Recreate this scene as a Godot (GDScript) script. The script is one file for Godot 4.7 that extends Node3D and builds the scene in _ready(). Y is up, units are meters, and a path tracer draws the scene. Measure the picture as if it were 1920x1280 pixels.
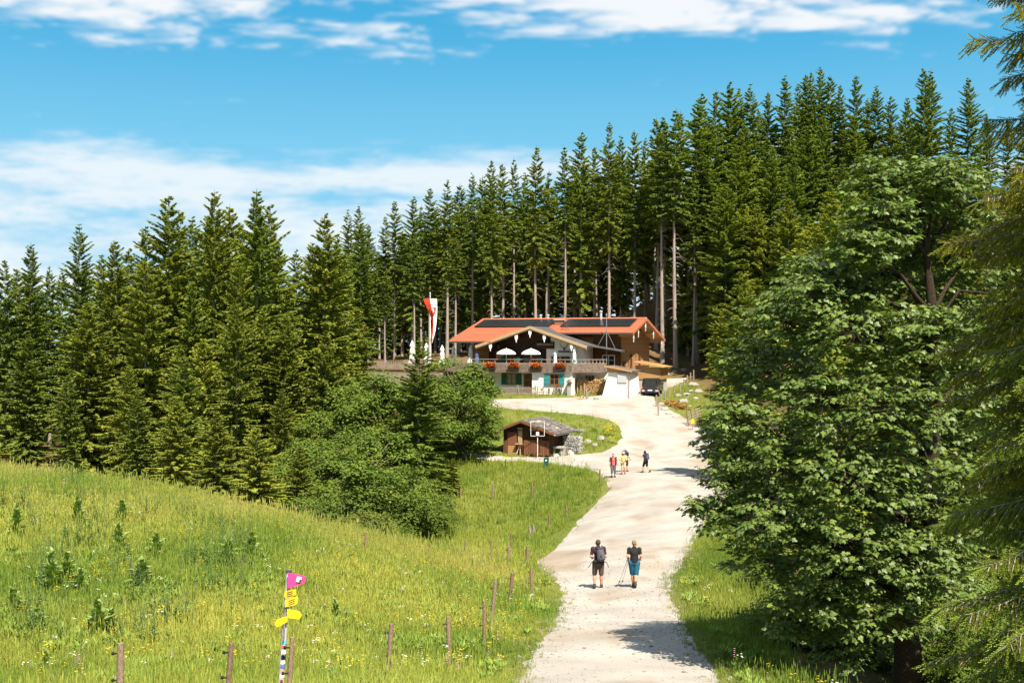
extends Node3D
# A gravel track winding up to an alpine guest house in front of a spruce forest, on a bright summer noon.
# The eye is at (0, 10, 0) and looks along -Z. F turns a pixel of the 1920 x 1280 photograph into a direction.

const F := 2200.0
const EYE_Y := 10.0
var rng := RandomNumberGenerator.new()
var names := {}
var M := {}

# ------------------------------------------------------------------ mesh builder
class MB:
	var v := PackedVector3Array()
	var n := PackedVector3Array()
	var c := PackedColorArray()
	var i := PackedInt32Array()
	var col := Color(1, 1, 1)
	var use_n := true

	# corners run counter-clockwise when seen from outside
	func tri(a: Vector3, b: Vector3, d: Vector3) -> void:
		var k := v.size()
		v.push_back(a); v.push_back(b); v.push_back(d)
		if use_n:
			var m := (b - a).cross(d - a).normalized()
			n.push_back(m); n.push_back(m); n.push_back(m)
		c.push_back(col); c.push_back(col); c.push_back(col)
		i.push_back(k); i.push_back(k + 2); i.push_back(k + 1)

	func quad(a: Vector3, b: Vector3, d: Vector3, e: Vector3) -> void:
		var k := v.size()
		v.push_back(a); v.push_back(b); v.push_back(d); v.push_back(e)
		if use_n:
			var m := (d - a).cross(e - b).normalized()
			n.push_back(m); n.push_back(m); n.push_back(m); n.push_back(m)
		c.push_back(col); c.push_back(col); c.push_back(col); c.push_back(col)
		i.append_array(PackedInt32Array([k, k + 2, k + 1, k, k + 3, k + 2]))

	func box(at: Vector3, s: Vector3, b := Basis.IDENTITY) -> void:
		var x := b.x * s.x * 0.5
		var y := b.y * s.y * 0.5
		var z := b.z * s.z * 0.5
		quad(at - x - y + z, at + x - y + z, at + x + y + z, at - x + y + z)
		quad(at + x - y - z, at - x - y - z, at - x + y - z, at + x + y - z)
		quad(at + x - y + z, at + x - y - z, at + x + y - z, at + x + y + z)
		quad(at - x - y - z, at - x - y + z, at - x + y + z, at - x + y - z)
		quad(at - x + y + z, at + x + y + z, at + x + y - z, at - x + y - z)
		quad(at - x - y - z, at + x - y - z, at + x - y + z, at - x - y + z)

	# box given by its two corners
	func bb(a: Vector3, b: Vector3) -> void:
		box((a + b) * 0.5, (b - a).abs())

	# a beam from p to q, w wide and h high
	func bar(p: Vector3, q: Vector3, w: float, h: float, up := Vector3.UP) -> void:
		var z := (q - p).normalized()
		var x := up.cross(z)
		if x.length() < 0.01:
			x = Vector3.RIGHT
		x = x.normalized()
		box((p + q) * 0.5, Vector3(w, h, p.distance_to(q)), Basis(x, z.cross(x), z))

	func ring(at: Vector3, x: Vector3, y: Vector3, r: float, sides: int, out: float) -> int:
		var k := v.size()
		for s in sides:
			var a := TAU * s / sides
			var d := x * cos(a) + y * sin(a)
			v.push_back(at + d * r)
			if use_n:
				n.push_back((d + x.cross(y) * out).normalized())
			c.push_back(col)
		return k

	func join(k0: int, k1: int, sides: int) -> void:
		for s in sides:
			var t := (s + 1) % sides
			i.append_array(PackedInt32Array([k0 + s, k1 + s, k1 + t, k0 + s, k1 + t, k0 + t]))

	# a round tapering limb through the points
	func tube(p: Array, r: Array, sides := 6, cap := true) -> void:
		var last := -1
		var x := Vector3.ZERO
		for k in p.size():
			var z: Vector3 = (p[mini(k + 1, p.size() - 1)] - p[maxi(k - 1, 0)]).normalized()
			if x == Vector3.ZERO:
				x = (Vector3.UP if absf(z.y) < 0.9 else Vector3.RIGHT).cross(z).normalized()
			else:
				x = (x - z * x.dot(z)).normalized()
			var now := ring(p[k], x, z.cross(x), r[k], sides, 0.0)
			if last >= 0:
				join(last, now, sides)
			last = now
		if cap:
			var z2: Vector3 = (p[p.size() - 1] - p[p.size() - 2]).normalized()
			disc(p[p.size() - 1], z2, r[r.size() - 1], sides)
			disc(p[0], (p[0] - p[1]).normalized(), r[0], sides)

	func disc(at: Vector3, z: Vector3, r: float, sides: int) -> void:
		if r < 0.001:
			return
		var x := (Vector3.UP if absf(z.y) < 0.9 else Vector3.RIGHT).cross(z).normalized()
		var y := z.cross(x)
		for s in sides:
			var a := TAU * s / sides
			var b := TAU * (s + 1) / sides
			tri(at, at + (x * cos(a) + y * sin(a)) * r, at + (x * cos(b) + y * sin(b)) * r)

	# turned round the y axis: profile of Vector2(radius, height) from the bottom up
	func lathe(at: Vector3, prof: Array, sides := 12, squash := 1.0) -> void:
		for k in prof.size() - 1:
			var p: Vector2 = prof[k]
			var q: Vector2 = prof[k + 1]
			for s in sides:
				var a := TAU * s / sides
				var b := TAU * (s + 1) / sides
				var u := Vector3(cos(a), 0, sin(a) * squash)
				var w := Vector3(cos(b), 0, sin(b) * squash)
				var pa := at + w * p.x + Vector3(0, p.y, 0)
				var pb := at + u * p.x + Vector3(0, p.y, 0)
				var qa := at + w * q.x + Vector3(0, q.y, 0)
				var qb := at + u * q.x + Vector3(0, q.y, 0)
				if p.x < 0.0005:
					tri(pa, qb, qa)
				elif q.x < 0.0005:
					tri(pa, pb, qa)
				else:
					quad(pa, pb, qb, qa)

	# flat outline (counter-clockwise in x, y) given thickness t along z, placed by a transform
	func slab(outline: PackedVector2Array, t: float, tr := Transform3D()) -> void:
		var ids := Geometry2D.triangulate_polygon(outline)
		var f := tr.basis.z * t * 0.5
		for k in range(0, ids.size(), 3):
			var a := tr * Vector3(outline[ids[k]].x, outline[ids[k]].y, 0)
			var b := tr * Vector3(outline[ids[k + 1]].x, outline[ids[k + 1]].y, 0)
			var d := tr * Vector3(outline[ids[k + 2]].x, outline[ids[k + 2]].y, 0)
			if (b - a).cross(d - a).dot(tr.basis.z) < 0:
				var sw := b
				b = d
				d = sw
			tri(a + f, b + f, d + f)
			tri(a - f, d - f, b - f)
		for k in outline.size():
			var p := tr * Vector3(outline[k].x, outline[k].y, 0)
			var q := tr * Vector3(outline[(k + 1) % outline.size()].x, outline[(k + 1) % outline.size()].y, 0)
			quad(p - f, q - f, q + f, p + f)

	# a leaf or twig: a folded kite from p along d
	func kite(p: Vector3, d: Vector3, side: Vector3, w: float, belly := 0.45, fold := 0.0) -> void:
		var k := v.size()
		var m := p + d * belly
		var up := d.cross(side).normalized() * fold
		v.push_back(p); v.push_back(m + side * w + up); v.push_back(p + d); v.push_back(m - side * w + up)
		c.push_back(col); c.push_back(col); c.push_back(col); c.push_back(col)
		i.append_array(PackedInt32Array([k, k + 1, k + 2, k, k + 2, k + 3]))

	func mesh() -> ArrayMesh:
		var a := []
		a.resize(Mesh.ARRAY_MAX)
		a[Mesh.ARRAY_VERTEX] = v
		if use_n and n.size() == v.size():
			a[Mesh.ARRAY_NORMAL] = n
		a[Mesh.ARRAY_COLOR] = c
		a[Mesh.ARRAY_INDEX] = i
		var m := ArrayMesh.new()
		m.add_surface_from_arrays(Mesh.PRIMITIVE_TRIANGLES, a)
		return m


# ------------------------------------------------------------------ naming
func numbered(called: String) -> String:
	if not names.has(called):
		names[called] = 0
		return called
	names[called] += 1
	return "%s_%03d" % [called, names[called]]

func tag(o: Node, label: String, category: String, group := "", kind := "") -> Node:
	if label: o.set_meta("label", label)
	if category: o.set_meta("category", category)
	if group: o.set_meta("group", group)
	if kind: o.set_meta("kind", kind)
	return o

func thing(called: String, label: String, category: String, where := Vector3.ZERO, turn := 0.0, group := "") -> Node3D:
	var o := Node3D.new()
	o.name = numbered(called)
	add_child(o)
	o.position = where
	o.rotation.y = turn
	tag(o, label, category, group)
	return o

func put(m: Mesh, called: String, mat: Material, parent: Node = null, where := Transform3D()) -> MeshInstance3D:
	var o := MeshInstance3D.new()
	o.mesh = m
	o.material_override = mat
	o.transform = where
	if parent == null:
		o.name = numbered(called)
		add_child(o)
	else:
		o.name = called
		parent.add_child(o, true)
	return o

func copy(o: Node3D, where: Vector3, turn := 0.0, label := "", group := "") -> Node3D:
	var c: Node3D = o.duplicate()
	c.name = numbered(String(o.name).rstrip("_0123456789"))
	add_child(c)
	c.position = where
	c.rotation.y = turn
	if label: c.set_meta("label", label)
	if group: c.set_meta("group", group)
	return c

# ------------------------------------------------------------------ materials
func lin(r: float, g: float, b: float, a := 1.0) -> Color:
	return Color(r, g, b, a).linear_to_srgb()

func noise_tex(freq: float, lo: float, hi: float, seed_: int, size := 512, oct := 4, kind := FastNoiseLite.TYPE_SIMPLEX_SMOOTH) -> NoiseTexture2D:
	var f := FastNoiseLite.new()
	f.seed = seed_
	f.frequency = freq
	f.noise_type = kind
	f.fractal_octaves = oct
	var t := NoiseTexture2D.new()
	t.noise = f
	t.width = size
	t.height = size
	t.seamless = true
	var g := Gradient.new()
	g.set_color(0, Color(lo, lo, lo))
	g.set_color(1, Color(hi, hi, hi))
	t.color_ramp = g
	return t

func mat(called: String, color: Color, rough := 0.8, tex: Texture2D = null, scale := Vector3.ONE, world := false, spec := 0.3) -> StandardMaterial3D:
	var m := StandardMaterial3D.new()
	m.resource_name = called
	m.albedo_color = color.linear_to_srgb()
	m.roughness = rough
	m.metallic_specular = spec
	m.vertex_color_use_as_albedo = true
	if tex:
		m.albedo_texture = tex
		m.uv1_triplanar = true
		m.uv1_world_triplanar = world
		m.uv1_scale = scale
	M[called] = m
	return m

func relief(m: StandardMaterial3D, tex: Texture2D, cm: float) -> void:
	m.heightmap_enabled = true
	m.heightmap_texture = tex
	m.heightmap_scale = cm

func leafy(m: StandardMaterial3D, through: Color) -> void:
	m.backlight_enabled = true
	m.backlight = through.linear_to_srgb()
	m.cull_mode = BaseMaterial3D.CULL_DISABLED

# ------------------------------------------------------------------ the lie of the land
# [pixel x, pixel y, metres away]: places whose distance follows from the people, posts and vehicle that stand there
const SEEN := [
	[1165, 1280, 21.4], [1160, 1200, 28.5], [1160, 1103, 42.3], [1170, 1040, 51.0], [1220, 960, 64.0], [1200, 893, 83.0], [1240, 868, 92.0], [1260, 845, 100.0],
	[1240, 810, 108.0], [1210, 780, 115.0], [1190, 752, 122.5], [1160, 744, 125.0], [1215, 741, 126.0], [1275, 712, 141.0], [1000, 757, 122.0], [1330, 880, 88.0], [1310, 960, 64.0],
	[842, 1257, 26.2], [908, 1216, 29.0], [927, 1182, 31.5], [958, 1146, 38.0], [997, 1122, 42.0], [953, 1072, 50.0], [730, 1285, 23.2], [400, 1280, 22.8], [0, 1280, 24.2],
	[0, 1100, 31.5], [0, 980, 39.0], [0, 905, 46.0], [300, 1100, 32.5], [300, 935, 47.0], [500, 985, 46.0], [600, 1150, 31.5], [640, 1012, 46.0], [760, 1042, 46.0], [800, 1100, 37.0], [800, 1200, 28.0], [880, 1090, 42.0],
	[1000, 860, 96.0], [960, 850, 97.5], [1060, 850, 97.5], [1000, 935, 82.0], [1080, 935, 79.0], [870, 930, 84.0], [960, 1030, 63.0], [1000, 1000, 66.0], [870, 1030, 69.0], [800, 1012, 75.0], [860, 855, 97.0],
	[1010, 775, 114.0], [1120, 790, 111.0], [1140, 830, 103.5], [930, 770, 116.0], [930, 800, 107.5],
	[1000, 738, 128.5], [920, 738, 130.0], [1100, 742, 126.0],
	[1300, 770, 118.0], [1310, 745, 126.0], [1300, 700, 146.0], [1320, 790, 112.5],
	[1400, 1200, 28.5], [1480, 1280, 25.0], [1330, 1110, 40.0], [1340, 1040, 49.0], [1350, 960, 63.0],
	[1230, 690, 148.0], [1290, 678, 152.0], [1330, 650, 160.0],
]
# [x, metres away, height]: ground that trees or the hill hide
const HIDDEN := [
	[-26.0, 58.0, 3.6], [-14.0, 58.0, 0.4], [-6.0, 58.0, -0.6], [-24.0, 75.0, -0.8], [-12.0, 78.0, -1.6], [-40.0, 95.0, -1.5], [-20.0, 95.0, -2.0], [-10.0, 95.0, -0.4], [-30.0, 125.0, -0.5], [-50.0, 125.0, 0.0], [-15.0, 120.0, 1.6], [-8.0, 112.0, 3.0],
	[-60.0, 60.0, 6.0], [-45.0, 40.0, 6.0], [-35.0, 20.0, 3.6], [-20.0, 10.0, 4.5], [-60.0, 0.0, 6.0],
	[0.0, 0.0, 8.3], [0.0, 8.0, 7.3], [2.0, 14.0, 5.5], [10.0, 6.0, 6.4], [30.0, 0.0, 8.0], [0.0, -12.0, 9.5], [8.0, 20.0, 3.2], [14.0, 24.0, 1.6], [14.0, 40.0, 0.2], [20.0, 60.0, 0.4], [28.0, 30.0, 2.5], [24.0, 90.0, 1.6], [45.0, 60.0, 8.0], [30.0, 110.0, 6.5], [45.0, 110.0, 15.0],
	[-12.0, 131.0, 4.6], [-16.0, 138.0, 5.6], [-20.0, 150.0, 6.3], [-35.0, 150.0, 4.0], [-8.0, 145.0, 6.4], [2.0, 150.0, 7.2], [12.0, 148.0, 6.8], [14.0, 155.0, 8.6],
	[-55.0, 160.0, 2.0], [-30.0, 175.0, 6.0], [-5.0, 172.0, 9.0], [12.0, 175.0, 11.5], [24.0, 165.0, 14.0], [36.0, 165.0, 21.0], [52.0, 165.0, 26.0], [70.0, 165.0, 30.0], [40.0, 140.0, 14.0], [60.0, 130.0, 22.0],
	[-55.0, 210.0, 0.0], [-20.0, 210.0, 3.0], [10.0, 215.0, 7.0], [40.0, 215.0, 20.0], [75.0, 215.0, 28.0], [0.0, 320.0, -10.0], [-140.0, 320.0, -12.0], [140.0, 320.0, 18.0], [-140.0, 100.0, 6.0], [-140.0, 0.0, 10.0], [140.0, 100.0, 36.0], [140.0, 0.0, 20.0],
]
var xs := PackedFloat32Array()
var ds := PackedFloat32Array()
var hs := PackedFloat32Array()
var lump := FastNoiseLite.new()

func at(px: float, py: float, d: float) -> Vector3:
	return Vector3((px - 960.0) / F * d, EYE_Y - (py - 640.0) / F * d, -d)

func graded(lo: float, a: float, b: float, hi: float, step: float) -> PackedFloat32Array:
	var out := PackedFloat32Array()
	var p := a
	var s := step
	var left := []
	while p > lo:
		s *= 1.18
		p -= s
		left.append(maxf(p, lo))
	left.reverse()
	for q in left: out.push_back(q)
	p = a
	while p < b:
		out.push_back(p)
		p += step
	s = step
	while p < hi:
		out.push_back(p)
		s *= 1.18
		p += s
	out.push_back(hi)
	return out

func make_heights() -> void:
	var px := PackedFloat64Array()
	var pz := PackedFloat64Array()
	var py := PackedFloat64Array()
	for s in SEEN:
		var p := at(s[0], s[1], s[2])
		px.push_back(p.x); pz.push_back(s[2]); py.push_back(p.y)
	for s in HIDDEN:
		px.push_back(s[0]); pz.push_back(s[1]); py.push_back(s[2])
	# thin-plate spline through all of them
	var n := px.size()
	var m := n + 3
	var A := []
	for r in m:
		var row := PackedFloat64Array()
		row.resize(m + 1)
		if r < n:
			for c in n:
				var q := (px[r] - px[c]) ** 2 + (pz[r] - pz[c]) ** 2
				row[c] = 0.5 * q * log(q) if q > 1e-9 else 0.0
			row[r] += 4.0
			row[n] = 1.0; row[n + 1] = px[r]; row[n + 2] = pz[r]; row[m] = py[r]
		else:
			for c in n:
				row[c] = 1.0 if r == n else (px[c] if r == n + 1 else pz[c])
		A.append(row)
	for k in m:
		var best := k
		for r in range(k + 1, m):
			if absf(A[r][k]) > absf(A[best][k]): best = r
		var sw = A[k]; A[k] = A[best]; A[best] = sw
		var pr: PackedFloat64Array = A[k]
		for r in range(k + 1, m):
			var rr: PackedFloat64Array = A[r]
			var f := rr[k] / pr[k]
			if f != 0.0:
				for c in range(k, m + 1): rr[c] -= f * pr[c]
				A[r] = rr
	var w := PackedFloat64Array()
	w.resize(m)
	for k in range(m - 1, -1, -1):
		var s: float = A[k][m]
		for c in range(k + 1, m): s -= A[k][c] * w[c]
		w[k] = s / A[k][k]
	xs = graded(-140.0, -36.0, 36.0, 140.0, 0.9)
	ds = graded(-30.0, 14.0, 152.0, 330.0, 0.9)
	hs.resize(xs.size() * ds.size())
	for b in ds.size():
		var z := ds[b]
		for a in xs.size():
			var x := xs[a]
			var h := w[n] + w[n + 1] * x + w[n + 2] * z
			for k in n:
				var dx := x - px[k]
				var dz := z - pz[k]
				var q := dx * dx + dz * dz + 1e-9
				h += w[k] * 0.5 * q * log(q)
			hs[b * xs.size() + a] = h

func ground(x: float, d: float) -> float:
	var a := clampi(xs.bsearch(x) - 1, 0, xs.size() - 2)
	var b := clampi(ds.bsearch(d) - 1, 0, ds.size() - 2)
	var u := clampf((x - xs[a]) / (xs[a + 1] - xs[a]), 0, 1)
	var v := clampf((d - ds[b]) / (ds[b + 1] - ds[b]), 0, 1)
	var k := b * xs.size() + a
	return lerpf(lerpf(hs[k], hs[k + 1], u), lerpf(hs[k + xs.size()], hs[k + xs.size() + 1], u), v)

# the first place where the sight line through a pixel meets the ground
func hit(px: float, py: float, from := 15.0) -> Vector3:
	var d := from
	var last := from
	while d < 200.0:
		var p := at(px, py, d)
		if p.y < ground(p.x, d):
			var lo := last
			var hi := d
			for k in 14:
				var mid := (lo + hi) * 0.5
				p = at(px, py, mid)
				if p.y < ground(p.x, mid): hi = mid
				else: lo = mid
			p = at(px, py, hi)
			return Vector3(p.x, ground(p.x, hi), -hi)
		last = d
		d += 0.35 + d * 0.004
	return at(px, py, 200.0)

# the outline of the gravel: pixel row, its left edge, its right edge
const LANE := [
	[1280, 968, 1352], [1245, 990, 1335], [1215, 1005, 1308], [1180, 1032, 1288], [1150, 1048, 1272], [1125, 1055, 1262], [1100, 1050, 1255], [1082, 1034, 1260], [1065, 1006, 1272], [1048, 1012, 1283], [1030, 1040, 1292],
	[1015, 1052, 1300], [1000, 1066, 1308], [975, 1085, 1325], [950, 1112, 1345], [930, 1132, 1362], [915, 1146, 1372], [900, 1140, 1376], [886, 1122, 1376], [873, 1090, 1374], [862, 1062, 1370], [853, 1096, 1362], [845, 1138, 1355],
	[832, 1158, 1345], [818, 1166, 1333], [800, 1163, 1312], [786, 1144, 1290], [776, 1092, 1272], [768, 985, 1256], [762, 920, 1244], [755, 895, 1232], [749, 900, 1227], [746, 1040, 1226], [743, 1122, 1228], [738, 1128, 1234], [730, 1150, 1246], [722, 1190, 1264], [714, 1196, 1284], [708, 1200, 1288],
]
# the little path to the shed: pixel column, upper edge, lower edge
const SIDE_PATH := [[848, 846, 852], [870, 846, 857], [905, 851, 861], [950, 856, 863], [1000, 857, 865], [1040, 856, 869], [1080, 853, 875], [1110, 850, 880]]

func edge(rows: Array, y: float, k: int) -> float:
	if y >= rows[0][0]: 
		return rows[0][k] + (rows[0][k] - rows[2][k]) / (rows[0][0] - rows[2][0]) * (y - rows[0][0])
	for r in rows.size() - 1:
		if y <= rows[r][0] and y >= rows[r + 1][0]:
			return lerpf(rows[r][k], rows[r + 1][k], (y - rows[r][0]) / float(rows[r + 1][0] - rows[r][0]))
	return -1.0

# metres inside the gravel (negative: metres outside)
func in_gravel(x: float, d: float, y: float) -> float:
	if d < 15.0: 
		return 2.2 - absf(x - 1.7)
	var px := 960.0 + x / d * F
	var py := 640.0 + (EYE_Y - y) / d * F
	var per := F / d
	var best := -50.0
	if py > 706.0 and d < 150.0:
		var l := edge(LANE, py, 1)
		var r := edge(LANE, py, 2)
		best = minf(px - l, r - px) / per
	if px > 848 and px < 1110 and d > 70.0 and d < 120.0:
		for k in SIDE_PATH.size() - 1:
			if px >= SIDE_PATH[k][0] and px <= SIDE_PATH[k + 1][0]:
				var t: float = (px - SIDE_PATH[k][0]) / float(SIDE_PATH[k + 1][0] - SIDE_PATH[k][0])
				var up := lerpf(SIDE_PATH[k][1], SIDE_PATH[k + 1][1], t)
				var lo := lerpf(SIDE_PATH[k][2], SIDE_PATH[k + 1][2], t)
				best = maxf(best, minf(py - up, lo - py) / per * 4.0)
	return best

func make_ground() -> void:
	# soil sheet, dipping under the gravel
	var v := PackedVector3Array(); var n := PackedVector3Array(); var c := PackedColorArray(); var ix := PackedInt32Array()
	var W := xs.size()
	var tone := FastNoiseLite.new()
	tone.seed = 5; tone.frequency = 0.09; tone.fractal_octaves = 3
	for b in ds.size():
		for a in W:
			var x := xs[a]; var d := ds[b]
			var h := hs[b * W + a]
			var g := in_gravel(x, d, h) if d < 150 else -50.0
			var y := h - 0.16 * smoothstep(0.0, 0.7, g) + lump.get_noise_2d(x, d) * 0.07 * smoothstep(0.6, -0.6, g)
			v.push_back(Vector3(x, y, -d))
			var a0 := maxi(a - 1, 0); var a1 := mini(a + 1, W - 1); var b0 := maxi(b - 1, 0); var b1 := mini(b + 1, ds.size() - 1)
			n.push_back(Vector3(-(hs[b * W + a1] - hs[b * W + a0]) / (xs[a1] - xs[a0]), 1.0, (hs[b1 * W + a] - hs[b0 * W + a]) / (ds[b1] - ds[b0])).normalized())
			c.push_back(soil(x, d, tone.get_noise_2d(x, d)))
	for b in ds.size() - 1:
		for a in W - 1:
			var k := b * W + a
			ix.append_array(PackedInt32Array([k, k + W, k + 1, k + 1, k + W, k + W + 1]))
	var arr := []
	arr.resize(Mesh.ARRAY_MAX)
	arr[Mesh.ARRAY_VERTEX] = v; arr[Mesh.ARRAY_NORMAL] = n; arr[Mesh.ARRAY_COLOR] = c; arr[Mesh.ARRAY_INDEX] = ix
	var m := ArrayMesh.new()
	m.add_surface_from_arrays(Mesh.PRIMITIVE_TRIANGLES, arr)
	tag(put(m, "ground", M.soil), "grassy hillside of meadow, bank and forest floor", "ground", "", "structure")
	make_gravel()

# what grows or lies at a place: 0 meadow, 1 forest floor
func wooded(x: float, d: float) -> float:
	var px := 960.0 + x / maxf(d, 1.0) * F
	var f := 0.0
	if d > 52.0:
		var edge_x := lerpf(-4.5, -6.5, smoothstep(55.0, 80.0, d)) + 1.5 * smoothstep(95.0, 112.0, d)
		f = smoothstep(0.0, 3.0, edge_x - x) * smoothstep(126.0, 122.0, d)
	f = maxf(f, smoothstep(148.0, 152.0, d))
	if d > 118.0: f = maxf(f, smoothstep(-14.0, -18.0, x))
	if d > 70.0: f = maxf(f, smoothstep(19.5, 23.0, x))
	elif d > 18.0: f = maxf(f, smoothstep(5.5, 6.9, x - maxf(d - 27.0, 0.0) * 0.19))
	if d > 138.0 and d < 156.0 and px > 1215.0: f = maxf(f, smoothstep(15.2, 17.0, x) * 0.8)
	return f

func soil(x: float, d: float, t: float) -> Color:
	var meadow := Color(0.115, 0.150, 0.030).lerp(Color(0.180, 0.185, 0.050), clampf(0.5 + t, 0, 1))
	var floor_ := Color(0.115, 0.072, 0.040).lerp(Color(0.215, 0.140, 0.078), clampf(0.5 + t, 0, 1))
	if x > 7.0 and d < 125.0: floor_ = floor_.lerp(Color(0.075, 0.090, 0.030), clampf(0.6 + t, 0.2, 0.9))
	return meadow.lerp(floor_, wooded(x, d))

func make_gravel() -> void:
	var mb := MB.new()
	var rows := []
	var y := 1400.0
	while y > 707.5:
		rows.append(y)
		y -= 5.0 if y > 900 else 2.0
	strip(mb, rows, func(py): return [edge(LANE, py, 1), edge(LANE, py, 2)], false)
	tag(put(mb.mesh(), "road", M.gravel), "pale gravel track winding down and up to the guest house", "road", "", "structure")
	var mb2 := MB.new()
	var cols := []
	var x := 849.0
	while x < 1109.0:
		cols.append(x)
		x += 6.0
	cols.reverse()
	strip(mb2, cols, func(px):
		for k in SIDE_PATH.size() - 1:
			if px >= SIDE_PATH[k][0] and px <= SIDE_PATH[k + 1][0]:
				var t: float = (px - SIDE_PATH[k][0]) / float(SIDE_PATH[k + 1][0] - SIDE_PATH[k][0])
				return [lerpf(SIDE_PATH[k][2], SIDE_PATH[k + 1][2], t), lerpf(SIDE_PATH[k][1], SIDE_PATH[k + 1][1], t)]
		return [0.0, 0.0], true)
	tag(put(mb2.mesh(), "path", M.gravel), "narrow pale path branching off the track to the shed", "path", "", "structure")

func strip(mb: MB, rows: Array, ends: Callable, upright: bool) -> void:
	var last := -1
	var cols := 15
	var wob := FastNoiseLite.new()
	wob.seed = 9; wob.frequency = 0.35
	for r in rows:
		var e: Array = ends.call(r)
		var p: Vector3
		var q: Vector3
		if upright:
			p = hit(r, e[0], 70.0); q = hit(r, e[1], 70.0)
		else:
			p = hit(e[0], r); q = hit(e[1], r)
		var w := p.distance_to(q)
		var k0 := mb.v.size()
		for k in cols:
			var t := float(k) / (cols - 1)
			if k == 0: t = (-0.35 + 0.25 * wob.get_noise_2d(p.x * 3.0, p.z * 3.0)) / w
			if k == cols - 1: t = 1.0 + (0.35 + 0.25 * wob.get_noise_2d(q.x * 3.0 + 50.0, q.z * 3.0)) / w
			if k == 1: t = (0.1 + 0.3 * wob.get_noise_2d(p.x * 3.0, p.z * 3.0)) / w
			if k == cols - 2: t = 1.0 - (0.1 + 0.3 * wob.get_noise_2d(q.x * 3.0 + 50.0, q.z * 3.0)) / w
			var s := p.lerp(q, t)
			s.y = ground(s.x, -s.z) + 0.012 * lump.get_noise_2d(s.x * 6.0, s.z * 6.0) + (-0.14 if k == 0 or k == cols - 1 else (0.012 if not upright else 0.022))
			mb.v.push_back(s)
			var g := 0.35
			mb.n.push_back(Vector3(-(ground(s.x + g, -s.z) - ground(s.x - g, -s.z)), 2.0 * g, ground(s.x, -s.z + g) - ground(s.x, -s.z - g)).normalized())
			var dirt := smoothstep(0.05, 0.5, wob.get_noise_2d(s.x * 0.9 + 9.0, s.z * 0.35)) * 0.8
			if not upright and r > 1030.0 and r < 1075.0 and k < 5: dirt = maxf(dirt, 0.9)
			mb.c.push_back(Color(1, 1, 1).lerp(Color(0.80, 0.70, 0.60), dirt))
		if last >= 0:
			for k in cols - 1:
				mb.i.append_array(PackedInt32Array([last + k, k0 + k, last + k + 1, last + k + 1, k0 + k, k0 + k + 1]))
		last = k0

func make_camera_and_light() -> void:
	var cam := Camera3D.new()
	cam.name = "camera"
	add_child(cam)
	cam.position = Vector3(0, EYE_Y, 0)
	cam.fov = rad_to_deg(2.0 * atan(640.0 / F))
	cam.near = 0.1
	cam.far = 1200.0
	cam.current = true
	var sun := DirectionalLight3D.new()
	sun.name = "sun"
	add_child(sun)
	var az := deg_to_rad(24.0)   # to the right of and behind the viewer
	var el := deg_to_rad(56.0)
	var to_sun := Vector3(sin(az) * cos(el), sin(el), cos(az) * cos(el))
	sun.look_at_from_position(to_sun * 100.0, Vector3.ZERO, Vector3.RIGHT)
	sun.light_energy = 1.25
	sun.light_color = Color(1.0, 0.955, 0.88)
	sun.light_angular_distance = 0.55
	sun.shadow_enabled = true
	sun.sky_mode = DirectionalLight3D.SKY_MODE_LIGHT_ONLY
	var env := Environment.new()
	env.background_mode = Environment.BG_SKY
	env.sky = Sky.new()
	env.sky.sky_material = make_sky()
	env.tonemap_mode = Environment.TONE_MAPPER_LINEAR
	env.tonemap_exposure = 3.05
	env.sdfgi_enabled = true
	env.ssao_enabled = true
	env.ssil_enabled = true
	var we := WorldEnvironment.new()
	we.name = "world_environment"
	we.environment = env
	add_child(we)

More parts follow.
